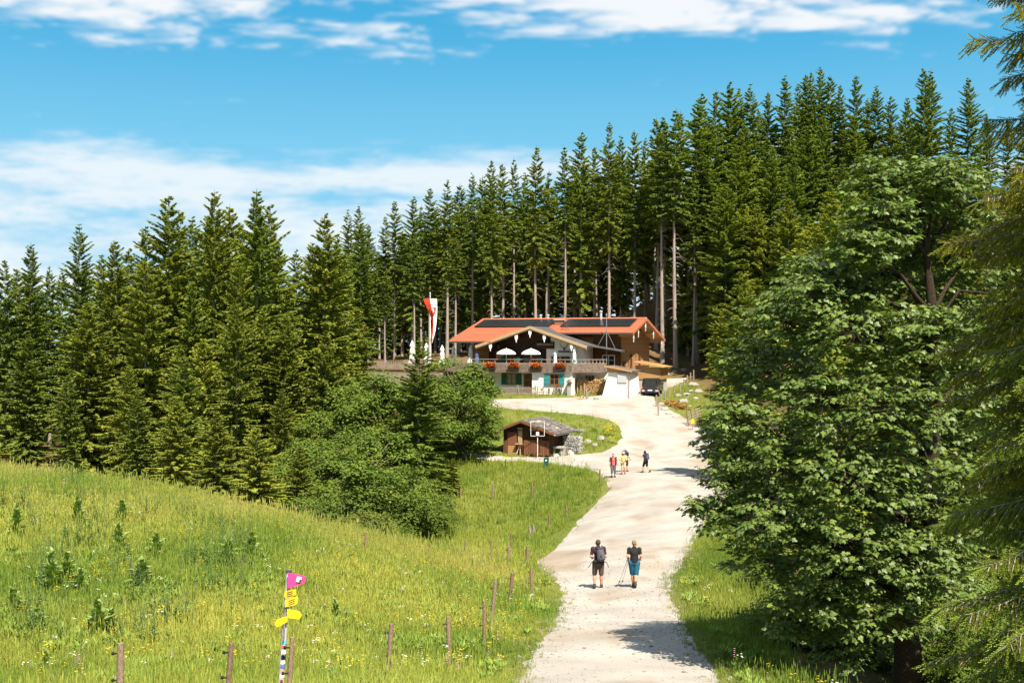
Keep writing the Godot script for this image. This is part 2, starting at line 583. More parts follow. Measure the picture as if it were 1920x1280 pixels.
# blue air that pales towards the horizon, with fair-weather cloud drawn out into layers
func make_sky() -> PanoramaSkyMaterial:
	var W := 3072
	var H := 1536
	var data := PackedByteArray()
	var low := FastNoiseLite.new()
	low.seed = 21; low.frequency = 1.0; low.fractal_octaves = 5; low.fractal_gain = 0.55
	var fine := FastNoiseLite.new()
	fine.seed = 4; fine.frequency = 1.0; fine.fractal_octaves = 3
	var img := Image.create_empty(W, H, false, Image.FORMAT_RGB8)
	img.fill(Color(0.45, 0.55, 0.6))
	var zenith := Color(0.010, 0.092, 0.195)
	var top := Color(0.0205, 0.142, 0.252)
	var mid := Color(0.078, 0.212, 0.302)
	var hor := Color(0.225, 0.290, 0.325)
	var y := 0
	while y < H / 2 + 8:
		var el := (0.5 - (y + 0.5) / H) * PI
		var e := rad_to_deg(el)
		var step := 1 if e < 30.0 else 2 if e < 60.0 else 4
		var air := top.lerp(zenith, smoothstep(17.0, 70.0, e))
		if e < 8.0: air = hor.lerp(mid, smoothstep(-1.5, 8.0, e))
		elif e < 17.0: air = mid.lerp(top, smoothstep(7.0, 17.0, e))
		var se := sin(maxf(el, 0.0)) + 0.10
		# layers of cloud: a low veil and a higher broken sheet, with clear blue between
		var veil := smoothstep(11.0, 8.2, e) * 0.68
		var sheet := smoothstep(12.6, 15.2, e) * 0.72 + 0.10  # goes on overhead out of view, its cover set to brighten the shade
		var x := 0
		while x < W:
			var az := ((x + 0.5) / W - 0.5) * TAU
			var sx := sin(az)
			var sz := cos(az)
			var ce := cos(el)
			var u := sx * ce / se
			var w := sz * ce / se
			var a := low.get_noise_2d(u * 1.3 + 3.0, w * 2.4)
			var q := low.get_noise_3d(sx * 4.0, e * 0.42, sz * 4.0)
			var b := fine.get_noise_2d(u * 6.0 + a * 1.5, w * 11.0)
			var s := smoothstep(0.48, 1.10, sheet + a * 0.66 + b * 0.42)
			var l := smoothstep(0.30, 1.05, veil + q * 0.90 + b * 0.22) * smoothstep(-2.0, 3.5, e) * smoothstep(11.5, 8.5, e)
			var k := clampf(maxf(s * 0.95, l * 0.80), 0, 1)
			var col := air.lerp(Color(0.335, 0.335, 0.335), k * 0.93).linear_to_srgb()
			if step == 1:
				img.set_pixel(x, y, col)
			else:
				img.fill_rect(Rect2i(x, y, step, step), col)
			x += step
		y += step
	var m := PanoramaSkyMaterial.new()
	m.panorama = ImageTexture.create_from_image(img)
	m.energy_multiplier = 1.0
	return m

# ------------------------------------------------------------------ spruces
func jit(a: float, b: float) -> float:
	return rng.randf_range(a, b)

# crown of a spruce h metres tall whose lowest green branches start at the share "from" of its height
func spruce_crown(h: float, r: float, from: float, seed_: int, hang := 0.5, dense := 1.0, yellow := 0.3) -> ArrayMesh:
	rng.seed = seed_
	var mb := MB.new()
	mb.use_n = false
	var y := h * from
	var gap_dir := jit(0, TAU)
	while y < h - 0.15:
		var t := clampf((y / h - from) / (1.0 - from), 0.0, 1.0)
		var below := h - y
		var reach := r * 1.12 * (1.0 - exp(-below / (h * 0.29))) * (0.55 + 0.45 * smoothstep(0.0, 0.16, t)) * jit(0.8, 1.12)
		var count := int(round(lerpf(8.0, 5.0, t)))
		var az0 := jit(0, TAU)
		for b in count:
			var az := az0 + TAU * b / count + jit(-0.4, 0.4)
			var l := reach * jit(0.52, 1.2) + 0.06
			if jit(0, 1) < 0.10: continue
			if absf(wrapf(az - gap_dir, -PI, PI)) < 0.5 and t < 0.35: l *= 0.55
			var rise := lerpf(-0.22, 0.75, pow(t, 0.9)) + jit(-0.14, 0.14)
			var out := Vector3(cos(az), 0, sin(az))
			var side := Vector3(-out.z, 0, out.x)
			var base := Vector3(0, y + jit(-0.34, 0.34), 0)
			var sag := (0.16 + 0.1 * hang) * l * (1.0 - t * 0.6)
			var tint := jit(0, 1)
			var n := int((12.0 + l * 34.0) * dense)
			for k in n:
				var s := lerpf(0.06, 1.0, pow((k + jit(0, 1)) / n, 0.85))
				var p := base + out * (l * s) + Vector3(0, rise * l * s - sag * (s * s * 1.5 - s * s * s * 0.7), 0)
				var sd := 1.0 if k % 2 == 0 else -1.0
				var len := (0.19 + 0.26 * (1.0 - s * 0.6)) * (0.75 + l * 0.20) * jit(0.7, 1.3)
				var hung := jit(0, 1) < 0.30 + 0.25 * hang
				var dr := hang * (jit(0.7, 1.6) if hung else jit(0.0, 0.45)) * (1.0 - t * 0.75)
				var d := (out * jit(0.35, 0.9) + side * sd * jit(0.35, 1.1) * (1.15 - s * 0.6) * (0.5 if hung else 1.0) + Vector3(0, -dr + 0.16 * t, 0)).normalized() * len
				var g := clampf(tint * 0.45 + jit(0, 1) * 0.55, 0, 1)
				mb.col = Color(0.112, 0.158, 0.038).lerp(Color(0.345, 0.380, 0.078), g * (0.55 + yellow))
				var across := d.cross(Vector3(jit(-0.6, 0.6), 1, jit(-0.6, 0.6))).normalized()
				mb.kite(p, d, across, len * jit(0.15, 0.27) + 0.02, jit(0.3, 0.6), 0.04)
			# the leading shoot
			var tip := base + out * l + Vector3(0, rise * l - sag * 0.8, 0)
			mb.kite(tip - out * 0.25, out * 0.45 + Vector3(0, 0.05, 0), side, 0.07)
		y += lerpf(0.50, 0.40, t) * jit(0.8, 1.2) * h / 24.0
	# the leader
	mb.col = Color(0.09, 0.12, 0.03)
	mb.kite(Vector3(0, h - 1.2, 0), Vector3(0.02, 1.5, 0), Vector3(1, 0, 0), 0.07)
	mb.kite(Vector3(0, h - 1.2, 0), Vector3(0.02, 1.5, 0), Vector3(0, 0, 1), 0.07)
	return mb.mesh()

func spruce_trunk(h: float, from: float, seed_: int) -> ArrayMesh:
	rng.seed = seed_ + 500
	var mb := MB.new()
	var r0 := 0.011 * h + 0.02
	var p := []
	var r := []
	var lean := Vector3(jit(-0.2, 0.2), 0, jit(-0.2, 0.2))
	for k in 9:
		var t := k / 8.0
		p.append(Vector3(0, -0.5 + (h - 0.5) * t, 0) + lean * sin(t * PI))
		r.append(lerpf(r0, 0.02, pow(t, 0.9)) * (1.35 if k == 0 else 1.0))
	mb.tube(p, r, 8)
	# dead, bare branches below the crown, bent down at the tips
	var y := h * 0.10
	while y < h * (from + 0.06):
		for b in 2:
			var az := jit(0, TAU)
			var out := Vector3(cos(az), 0, sin(az))
			var l := jit(0.3, 1.5) * (0.4 + 0.9 * y / (h * from + 0.1))
			var s := Vector3(0, y, 0) + lean * sin(y / h * PI)
			mb.tube([s, s + out * l * 0.55 + Vector3(0, jit(-0.05, 0.12), 0), s + out * l + Vector3(0, -l * jit(0.1, 0.45), 0)], [0.028, 0.018, 0.008], 3, false)
		y += jit(0.35, 0.7)
	return mb.mesh()

var spruces := []
var sil := []

func make_spruce_kinds() -> void:
	var bark: StandardMaterial3D = mat("spruce_bark", Color(0.47, 0.40, 0.335), 0.95, noise_tex(0.05, 0.55, 1.1, 31), Vector3(2.0, 0.7, 2.0), false, 0.1)
	var greens := [["needles_dark", Color(0.88, 1.0, 1.02)], ["needles_olive", Color(1.10, 1.08, 0.90)], ["needles_green", Color(1.0, 1.08, 0.95)], ["needles_pale", Color(1.36, 1.30, 1.05)]]
	var mats := []
	for g in greens:
		var m := mat(g[0], g[1], 0.75, null, Vector3.ONE, false, 0.25)
		leafy(m, Color(0.80, 0.80, 0.22))
		mats.append(m)
	# height, reach, share of bare trunk, hang, density, yellow, material
	var kinds := [
		[25.0, 4.1, 0.04, 0.55, 1.0, 0.35, 1], [24.0, 3.5, 0.06, 0.65, 1.0, 0.25, 2], [26.0, 3.6, 0.10, 0.45, 0.9, 0.3, 0], [22.0, 3.9, 0.05, 0.7, 1.0, 0.5, 1],
		[27.0, 3.2, 0.46, 0.5, 1.0, 0.3, 1], [26.0, 3.0, 0.52, 0.6, 0.9, 0.2, 0], [28.0, 3.4, 0.40, 0.5, 1.0, 0.3, 2], [25.0, 2.8, 0.58, 0.4, 0.9, 0.3, 0],
		[20.0, 4.2, 0.04, 1.0, 1.1, 0.6, 3], [22.0, 3.6, 0.08, 0.9, 1.1, 0.5, 3], [26.0, 3.5, 0.22, 0.55, 1.0, 0.35, 2], [24.0, 3.2, 0.16, 0.6, 1.0, 0.3, 0],
	]
	for k in kinds.size() * 2:
		var a: Array = kinds[k % kinds.size()]
		spruces.append({"h": a[0], "crown": spruce_crown(a[0], a[1], a[2], 100 + k, a[3], a[4], a[5]), "trunk": spruce_trunk(a[0], a[2], 100 + k), "mat": mats[a[6]], "bark": bark})

func plant_spruce(kind: int, x: float, d: float, top: float, label: String, group: String, wide := 1.0) -> void:
	if group.begins_with("spruces"):
		var look: String = ["olive", "bright green", "dark green", "olive", "olive", "dark", "bright green", "dark", "pale hanging", "pale hanging", "bright green", "dark green"][kind]
		label = look + (" bare-trunked " if kind >= 4 and kind <= 7 else " ") + label
	var k: Dictionary = spruces[kind + (12 if rng.randf() < 0.5 else 0)]
	var y := ground(x, d) - 0.1
	var h := top - y
	var s: float = h / k.h
	var o := thing("spruce_tree", label, "tree", Vector3(x, y, -d), jit(0, TAU), group)
	var w := s * wide
	put(k.trunk, "trunk", k.bark, o, Transform3D(Basis.from_scale(Vector3(w, s, w)), Vector3.ZERO))
	put(k.crown, "crown", k.mat, o, Transform3D(Basis.from_scale(Vector3(w, s, w)), Vector3.ZERO))

# [pixel x of the tip, pixel y of the tip, metres away, kind]
const LEFT_TIPS := [
	[8, 490, 108, 1], [57, 458, 110, 2], [30, 505, 118, 0], [92, 500, 120, 11], [148, 424, 104, 2], [190, 478, 116, 1], [215, 452, 102, 0], [240, 470, 112, 3], [272, 425, 108, 2], [316, 370, 100, 0], [338, 400, 107, 1], [360, 410, 114, 2], [402, 360, 98, 0], [430, 388, 104, 3], [452, 420, 112, 1], [481, 358, 96, 1], [506, 385, 102, 0], [520, 450, 112, 2], [555, 468, 120, 1], [608, 404, 106, 3], [585, 455, 116, 0], [632, 440, 112, 1],
]
const MID_TIPS := [
	[652, 395, 158, 6], [672, 388, 162, 10], [690, 420, 168, 11], [722, 405, 164, 6], [740, 376, 160, 4], [775, 370, 158, 10], [790, 385, 168, 5], [806, 352, 156, 6], [838, 338, 154, 4], [862, 345, 164, 11], [886, 328, 158, 5], [905, 330, 168, 10], [922, 300, 152, 6], [942, 308, 158, 4], [963, 298, 162, 7], [985, 325, 170, 10], [1006, 275, 152, 4], [1030, 320, 166, 5], [1058, 275, 154, 7], [1090, 250, 156, 10], [1115, 275, 166, 6], [1142, 230, 154, 4], [1165, 255, 164, 11], [1190, 245, 156, 6], [1210, 260, 168, 10], [1231, 222, 158, 4], [1247, 225, 162, 6],
]
const HILL_TIPS := [
	[1243, 222, 151, 7], [1268, 205, 149, 7], [1308, 196, 151, 7], [1300, 330, 150, 7], [1276, 210, 160, 4], [1315, 178, 162, 10], [1343, 170, 162, 6], [1368, 155, 164, 11], [1386, 168, 166, 10], [1407, 160, 163, 6], [1440, 172, 166, 11], [1472, 143, 164, 6], [1497, 159, 168, 10], [1511, 139, 170, 11], [1522, 135, 168, 6], [1539, 127, 170, 10], [1557, 141, 168, 11], [1576, 159, 166, 6], [1606, 141, 162, 2], [1643, 161, 160, 11], [1671, 180, 156, 2], [1702, 184, 150, 1], [1733, 129, 140, 2], [1746, 133, 144, 11], [1784, 202, 138, 2], [1817, 149, 132, 2], [1850, 215, 140, 1], [1890, 225, 136, 2], [1930, 190, 130, 0],
]

func skyline(px: float) -> float:
	var lo := 0.0
	for k in sil.size() - 1:
		if px >= sil[k].x and px < sil[k + 1].x:
			return lerpf(sil[k].y, sil[k + 1].y, (px - sil[k].x) / (sil[k + 1].x - sil[k].x))
	return sil[0].y if px < sil[0].x else sil[sil.size() - 1].y

func make_forest() -> void:
	var tall := 0.0
	var L1 := "spruce in the dense stand growing in the dip behind the flower meadow"
	var L2 := "spruce in the forest standing behind the red-roofed guest house"
	var L3 := "spruce on the steep wooded hill rising beside the guest house"
	for set_ in [[LEFT_TIPS, L1, "spruces in the dip behind the meadow"], [MID_TIPS, L2, "spruces behind the guest house"], [HILL_TIPS, L3, "spruces on the wooded hill"]]:
		rng.seed = 40
		for t in set_[0]:
			var p := at(t[0], t[1], t[2])
			plant_spruce(t[3], p.x, t[2], p.y, set_[1], set_[2], jit(0.68, 0.98))
			sil.append(Vector2(t[0], t[1]))
	sil.sort_custom(func(a, b): return a.x < b.x)
	# rows that fill the stands behind and below those tips
	rng.seed = 77
	var rows := [
		# from px, to px, metres away, pixels below the skyline (least, most), spacing in metres, kinds, label, group
		[-60, 640, 92, 60, 150, 4.0, [0, 1, 3], L1, "spruces in the dip behind the meadow"],
		[-60, 560, 82, 150, 280, 3.6, [0, 3, 1, 8], L1, "spruces in the dip behind the meadow"],
		[-80, 660, 124, 30, 90, 4.4, [1, 2, 11], L1, "spruces in the dip behind the meadow"],
		[-90, 680, 138, 20, 70, 4.6, [2, 11, 1], L1, "spruces in the dip behind the meadow"],
		[600, 1250, 176, 25, 90, 4.2, [4, 5, 6, 10], L2, "spruces behind the guest house"],
		[600, 1260, 184, 30, 110, 4.2, [4, 6, 10, 11], L2, "spruces behind the guest house"],
		[620, 1250, 194, 40, 120, 4.2, [10, 11, 6], L2, "spruces behind the guest house"],
		[640, 860, 150, 60, 130, 4.6, [4, 7, 5], L2, "spruces behind the guest house"],
		[1215, 1700, 174, 30, 80, 4.2, [10, 11, 6], L3, "spruces on the wooded hill"],
		[1290, 1720, 156, 40, 100, 4.0, [10, 11, 6, 1], L3, "spruces on the wooded hill"],
		[1330, 1800, 148, 90, 160, 4.0, [11, 2, 1, 10], L3, "spruces on the wooded hill"],
		[1360, 1900, 140, 140, 230, 4.0, [1, 2, 3, 11], L3, "spruces on the wooded hill"],
		[1480, 1960, 130, 180, 290, 4.0, [1, 9, 3, 0], L3, "spruces on the wooded hill"],
		[1520, 1960, 120, 200, 320, 4.0, [9, 1, 8], L3, "spruces on the wooded hill"],
		[1560, 2000, 104, 190, 330, 4.4, [9, 1, 3], L3, "spruces on the wooded hill"],
		[1560, 2040, 84, 200, 380, 4.4, [3, 1, 8], L3, "spruces on the wooded hill"],
		[1620, 2060, 62, 260, 430, 4.4, [3, 0, 8], L3, "spruces on the wooded hill"],
		[1800, 2150, 96, 150, 260, 4.0, [1, 3, 0], L3, "spruces on the wooded hill"],
		[1790, 2150, 72, 220, 330, 4.0, [3, 0, 8], L3, "spruces on the wooded hill"],
		[1800, 2200, 52, 280, 400, 3.6, [3, 0, 8], L3, "spruces on the wooded hill"],
		[1560, 2060, 44, 420, 560, 4.0, [3, 8], L3, "spruces on the wooded hill"],
		[590, 1270, 205, 40, 130, 4.2, [2, 0, 1], L2, "spruces behind the guest house"],
		[600, 900, 215, 60, 150, 4.4, [2, 0, 1], L2, "spruces behind the guest house"],
		[-40, 420, 72, 250, 380, 3.6, [3, 8, 1], L1, "spruces in the dip behind the meadow"],
		[380, 640, 88, 170, 260, 4.0, [8, 3, 9], L1, "spruces in the dip behind the meadow"],
	]
	for r in rows:
		var px: float = r[0]
		while px < r[1]:
			var d: float = r[2] + jit(-4.0, 4.0)
			var py := skyline(px) + jit(r[3], r[4])
			var p := at(px, py, d)
			if p.y - ground(p.x, d) > 7.0:
				var kinds: Array = r[6]
				plant_spruce(kinds[rng.randi() % kinds.size()], p.x, d, p.y, r[7], r[8], jit(0.78, 1.12))
			px += r[5] / d * F * jit(0.75, 1.25)
	rng.seed = 5
	for t in [[787, 640, 80.0, 1, 1.25, "short drooping spruce standing alone among broad-leaved trees before the terrace"], [560, 835, 66.0, 3, 1.1, "dark young spruce rising from the bushes behind the meadow"], [850, 860, 84.0, 3, 1.3, "low young spruce at the edge of the mown bank"], [668, 575, 118.0, 3, 1.0, "olive spruce at the corner of the terrace fence"], [630, 600, 108.0, 8, 1.0, "broad drooping spruce below the terrace fence"], [1392, 510, 80.0, 3, 1.0, "spruce at the edge of the track shading its gravel below the hikers"], [480, 800, 64.0, 8, 1.1, "bushy spruce at the meadow crest beside the leafy thicket"], [405, 770, 66.0, 3, 1.1, "low green spruce at the meadow crest behind the gentians"], [330, 740, 68.0, 9, 1.1, "drooping spruce at the meadow crest under the tall stand"]]:
		var p := at(t[0], t[1], t[2])
		plant_spruce(t[3], p.x, t[2], p.y, t[5], "", t[4])
	for t in [[1395, 385, 144.0, 9], [1440, 430, 140.0, 8], [1365, 480, 146.0, 9], [1480, 400, 138.0, 9], [1420, 520, 135.0, 8], [1352, 590, 138.0, 8], [1390, 600, 128.0, 8]]:
		var p := at(t[0], t[1], t[2])
		plant_spruce(t[3], p.x, t[2], p.y, "pale olive spruce with hanging twigs between the track and the maple", "pale hanging spruces by the track", 1.15)
	print("spruces ", names.get("spruce_tree"))

# ------------------------------------------------------------------ broadleaved trees
# leaf clumps filling an uneven crown about r metres across; real twigs carry them
func broadleaf(r: float, h: float, seed_: int, leaves: int, leaf: float, a: Color, b: Color) -> Array:
	rng.seed = seed_
	var mb := MB.new()
	mb.use_n = false
	var wood := MB.new()
	wood.tube([Vector3(0, -0.4, 0), Vector3(0.1, h * 0.22, 0.05), Vector3(-0.05, h * 0.5, 0.1), Vector3(0.1, h * 0.85, 0)], [0.05 * r + 0.03, 0.035 * r + 0.02, 0.022 * r + 0.01, 0.012], 7)
	var clumps := 46
	for k in clumps:
		var d := Vector3(jit(-1, 1), jit(-1, 1), jit(-1, 1))
		while d.length() > 1.0 or d.length() < 0.35:
			d = Vector3(jit(-1, 1), jit(-1, 1), jit(-1, 1))
		var c := Vector3(d.x * r, h * 0.56 + d.y * h * 0.44, d.z * r)
		var root := Vector3(0, clampf(c.y - r * jit(0.3, 0.9), h * 0.08, h * 0.7), 0)
		var mid := root.lerp(c, 0.55) + Vector3(jit(-0.1, 0.1), jit(0, 0.2), jit(-0.1, 0.1)) * r
		wood.tube([root, mid, c], [0.013 * r + 0.008, 0.008 * r + 0.006, 0.006], 4, false)
		var cr := r * jit(0.20, 0.36)
		var tint := jit(0, 1)
		for j in leaves / clumps:
			var e := Vector3(jit(-1, 1), jit(-0.6, 0.75), jit(-1, 1))
			var p := c + e.normalized() * cr * pow(jit(0, 1), 0.45) * Vector3(1, 0.75, 1)
			var up := (Vector3(0, 1, 0) + e * 0.6 + Vector3(jit(-0.6, 0.6), jit(-0.4, 0.4), jit(-0.6, 0.6))).normalized()
			var dir := up.cross(Vector3(jit(-1, 1), jit(-1, 1), jit(-1, 1))).normalized()
			mb.col = a.lerp(b, clampf(tint * 0.5 + jit(0, 0.6), 0, 1))
			var l := leaf * jit(0.7, 1.3)
			mb.kite(p, dir * l + Vector3(0, -0.25 * l, 0), dir.cross(up), l * jit(0.26, 0.4), 0.45, 0.1 * l)
	return [mb.mesh(), wood.mesh()]

var leaf_trees := []

func make_leaf_trees() -> void:
	var m := mat("broad_leaves", Color(0.98, 0.95, 0.80), 0.7, null, Vector3.ONE, false, 0.22)
	leafy(m, Color(0.62, 0.66, 0.15))
	var m2 := mat("olive_leaves", Color(1.1, 0.92, 0.80), 0.7, null, Vector3.ONE, false, 0.22)
	leafy(m2, Color(0.36, 0.40, 0.14))
	var bark := mat("smooth_bark", Color(0.16, 0.125, 0.095), 0.9, noise_tex(0.05, 0.6, 1.1, 35), Vector3(3, 1, 3))
	var green := Color(0.075, 0.135, 0.030)
	var lime := Color(0.165, 0.230, 0.045)
	leaf_trees = [
		broadleaf(4.2, 11.0, 301, 20000, 0.22, green, lime), broadleaf(3.6, 10.0, 302, 15000, 0.21, green, lime), broadleaf(2.8, 4.6, 303, 9000, 0.17, Color(0.070, 0.120, 0.028), Color(0.160, 0.215, 0.045)), broadleaf(2.4, 3.4, 304, 8000, 0.16, Color(0.060, 0.110, 0.026), Color(0.150, 0.205, 0.042)),
	]
	# kind, pixel of the middle of the crown's top, metres away, label, wide
	var spots := [
		["leafy_tree", 0, 716, 685, 85.0, "broad-leaved tree with fresh green crown beside the short drooping spruce", 1.3, 0], ["leafy_tree", 1, 860, 664, 95.0, "airy broad-leaved tree growing over the path end near the shed", 1.25, 0], ["leafy_tree", 0, 650, 730, 82.0, "low broad-leaved tree in the thicket between the spruce stand and the bank", 1.25, 0],
		["leafy_tree", 1, 815, 692, 97.0, "broad-leaved tree between the short drooping spruce and the balcony", 1.2, 0],
		["leafy_tree", 1, 690, 795, 69.0, "spreading young broad-leaved tree rising from the thicket above the meadow", 1.35, 0], ["leafy_tree", 1, 600, 810, 74.0, "broad-leaved tree at the foot of the olive spruces", 1.3, 0],
		["leafy_tree", 1, 905, 742, 99.0, "small broad-leaved tree reaching over the path beside the shed", 0.75, 0],
	]
	for s in spots:
		plant_leafy(s[0], s[1], s[2], s[3], s[4], s[5], "", s[6], m, bark)
	var G := "bushes along the foot of the spruce stand"
	for s in [[2, 560, 878, 70.0, 1.1], [3, 640, 905, 66.0, 1.0], [2, 700, 890, 70.0, 1.15], [3, 760, 935, 70.0, 1.0], [3, 590, 930, 62.0, 1.0], [3, 690, 960, 60.0, 1.0], [2, 620, 830, 76.0, 1.2], [2, 770, 880, 76.0, 1.0], [3, 745, 985, 62.0, 0.9], [3, 820, 945, 74.0, 0.7]]:
		plant_leafy("bush", s[0], s[1], s[2], s[3], "rounded leafy bush in the thicket at the foot of the spruce stand", G, s[4], m2 if int(s[1]) % 3 == 0 else m, bark)
	for s in [[2, 1345, 815, 104.0, 0.9], [3, 1362, 850, 94.0, 0.8], [2, 1370, 770, 112.0, 1.1], [3, 1330, 800, 110.0, 0.5], [2, 1400, 900, 82.0, 1.0], [2, 1420, 1000, 52.0, 0.9], [3, 1450, 1080, 40.0, 0.8], [2, 1590, 1150, 30.0, 0.8], [3, 1660, 1190, 29.0, 0.8], [2, 1780, 1080, 31.0, 0.9], [3, 1850, 1150, 25.0, 0.8], [2, 1540, 1120, 36.0, 0.8], [3, 1930, 1080, 27.0, 0.8], [2, 1650, 1060, 44.0, 1.0], [3, 1740, 1200, 27.0, 0.7], [2, 1500, 1130, 29.5, 0.55], [2, 1600, 1130, 29.5, 0.6]]:
		plant_leafy("bush", s[0], s[1], s[2], s[3], "leafy bush growing on the verge under the maple side of the track", "bushes on the verge by the maple", s[4], m, bark)

func plant_leafy(called: String, kind: int, px: float, py: float, d: float, label: String, group: String, wide: float, m: Material, bark: Material) -> void:
	var p := at(px, py, d)
	var y := ground(p.x, d) - 0.1
	var h: float = [11.0, 10.0, 4.6, 3.4][kind]
	var s := maxf((p.y - y) / h, 0.35)
	var w := clampf(wide * s, 0.5, 1.6 * wide)
	var o := thing(called, label, "bush" if called == "bush" else "tree", Vector3(p.x, y, -d), jit(0, TAU), group)
	var tr := Transform3D(Basis.from_scale(Vector3(w, s, w)), Vector3.ZERO)
	put(leaf_trees[kind][1], "stem" if called == "bush" else "trunk", bark, o, tr)
	put(leaf_trees[kind][0], "crown", m, o, tr)

# ------------------------------------------------------------------ the maple by the track
func maple_leaf(mb: MB, at_: Vector3, dir: Vector3, up: Vector3, size: float) -> void:
	var side := dir.cross(up).normalized()
	# half outline of a five-lobed leaf: along the midrib, across
	var half := [Vector2(0.0, 0.02), Vector2(-0.05, 0.30), Vector2(0.12, 0.22), Vector2(0.36, 0.56), Vector2(0.48, 0.24), Vector2(0.74, 0.20), Vector2(1.0, 0.0)]
	var mid := at_ + dir * size * 0.35 - up * size * 0.05
	for s in [1.0, -1.0]:
		for k in half.size() - 1:
			var a: Vector2 = half[k]
			var b: Vector2 = half[k + 1]
			var p: Vector3 = at_ + (dir * a.x + side * s * a.y) * size - up * (a.y * 0.22 + a.x * a.x * 0.18) * size
			var q: Vector3 = at_ + (dir * b.x + side * s * b.y) * size - up * (b.y * 0.22 + b.x * b.x * 0.18) * size
			mb.tri(mid, p, q) if s < 0 else mb.tri(mid, q, p)

func maple_spray(seed_: int) -> ArrayMesh:
	rng.seed = seed_
	var mb := MB.new()
	mb.use_n = false
	var stem := [Vector3.ZERO, Vector3(0.03, 0.01, 0.14), Vector3(0.0, 0.0, 0.30)]
	mb.col = Color(0.12, 0.09, 0.04)
	mb.tube(stem, [0.006, 0.004, 0.002], 3, false)
	for k in 9:
		var s := k / 8.0
		var root := Vector3(jit(-0.02, 0.02), 0, 0.04 + s * 0.26)
		var a := jit(-0.5, 0.5) + (PI * 0.38 if k % 2 == 0 else -PI * 0.38) * (1.0 - s * 0.6)
		var d := Vector3(sin(a), jit(-0.35, 0.2), cos(a)).normalized()
		var stalk := d * jit(0.05, 0.12) + Vector3(0, jit(-0.02, 0.03), 0)
		mb.col = Color(0.12, 0.13, 0.04)
		mb.kite(root, stalk, d.cross(Vector3.UP).normalized(), 0.003)
		var t := jit(0, 1)
		mb.col = Color(0.085, 0.130, 0.030).lerp(Color(0.185, 0.230, 0.048), t)
		if jit(0, 1) < 0.012: mb.col = Color(0.42, 0.30, 0.04)
		maple_leaf(mb, root + stalk, (d + Vector3(0, jit(-0.45, 0.05), 0)).normalized(), (Vector3(0, 1, 0) + Vector3(jit(-0.5, 0.5), 0, jit(-0.5, 0.5))).normalized(), jit(0.078, 0.132))
	return mb.mesh()

func scatter(called: String, m: Mesh, mt: Material, where: Array, parent: Node, colors := []) -> MultiMeshInstance3D:
	var mm := MultiMesh.new()
	mm.transform_format = MultiMesh.TRANSFORM_3D
	mm.use_colors = not colors.is_empty()
	mm.mesh = m
	mm.instance_count = where.size()
	for k in where.size():
		mm.set_instance_transform(k, where[k])
		if not colors.is_empty(): mm.set_instance_color(k, colors[k])
	var o := MultiMeshInstance3D.new()
	o.multimesh = mm
	o.material_override = mt
	if parent:
		o.name = called
		parent.add_child(o, true)
	else:
		o.name = numbered(called)
		add_child(o)
	return o

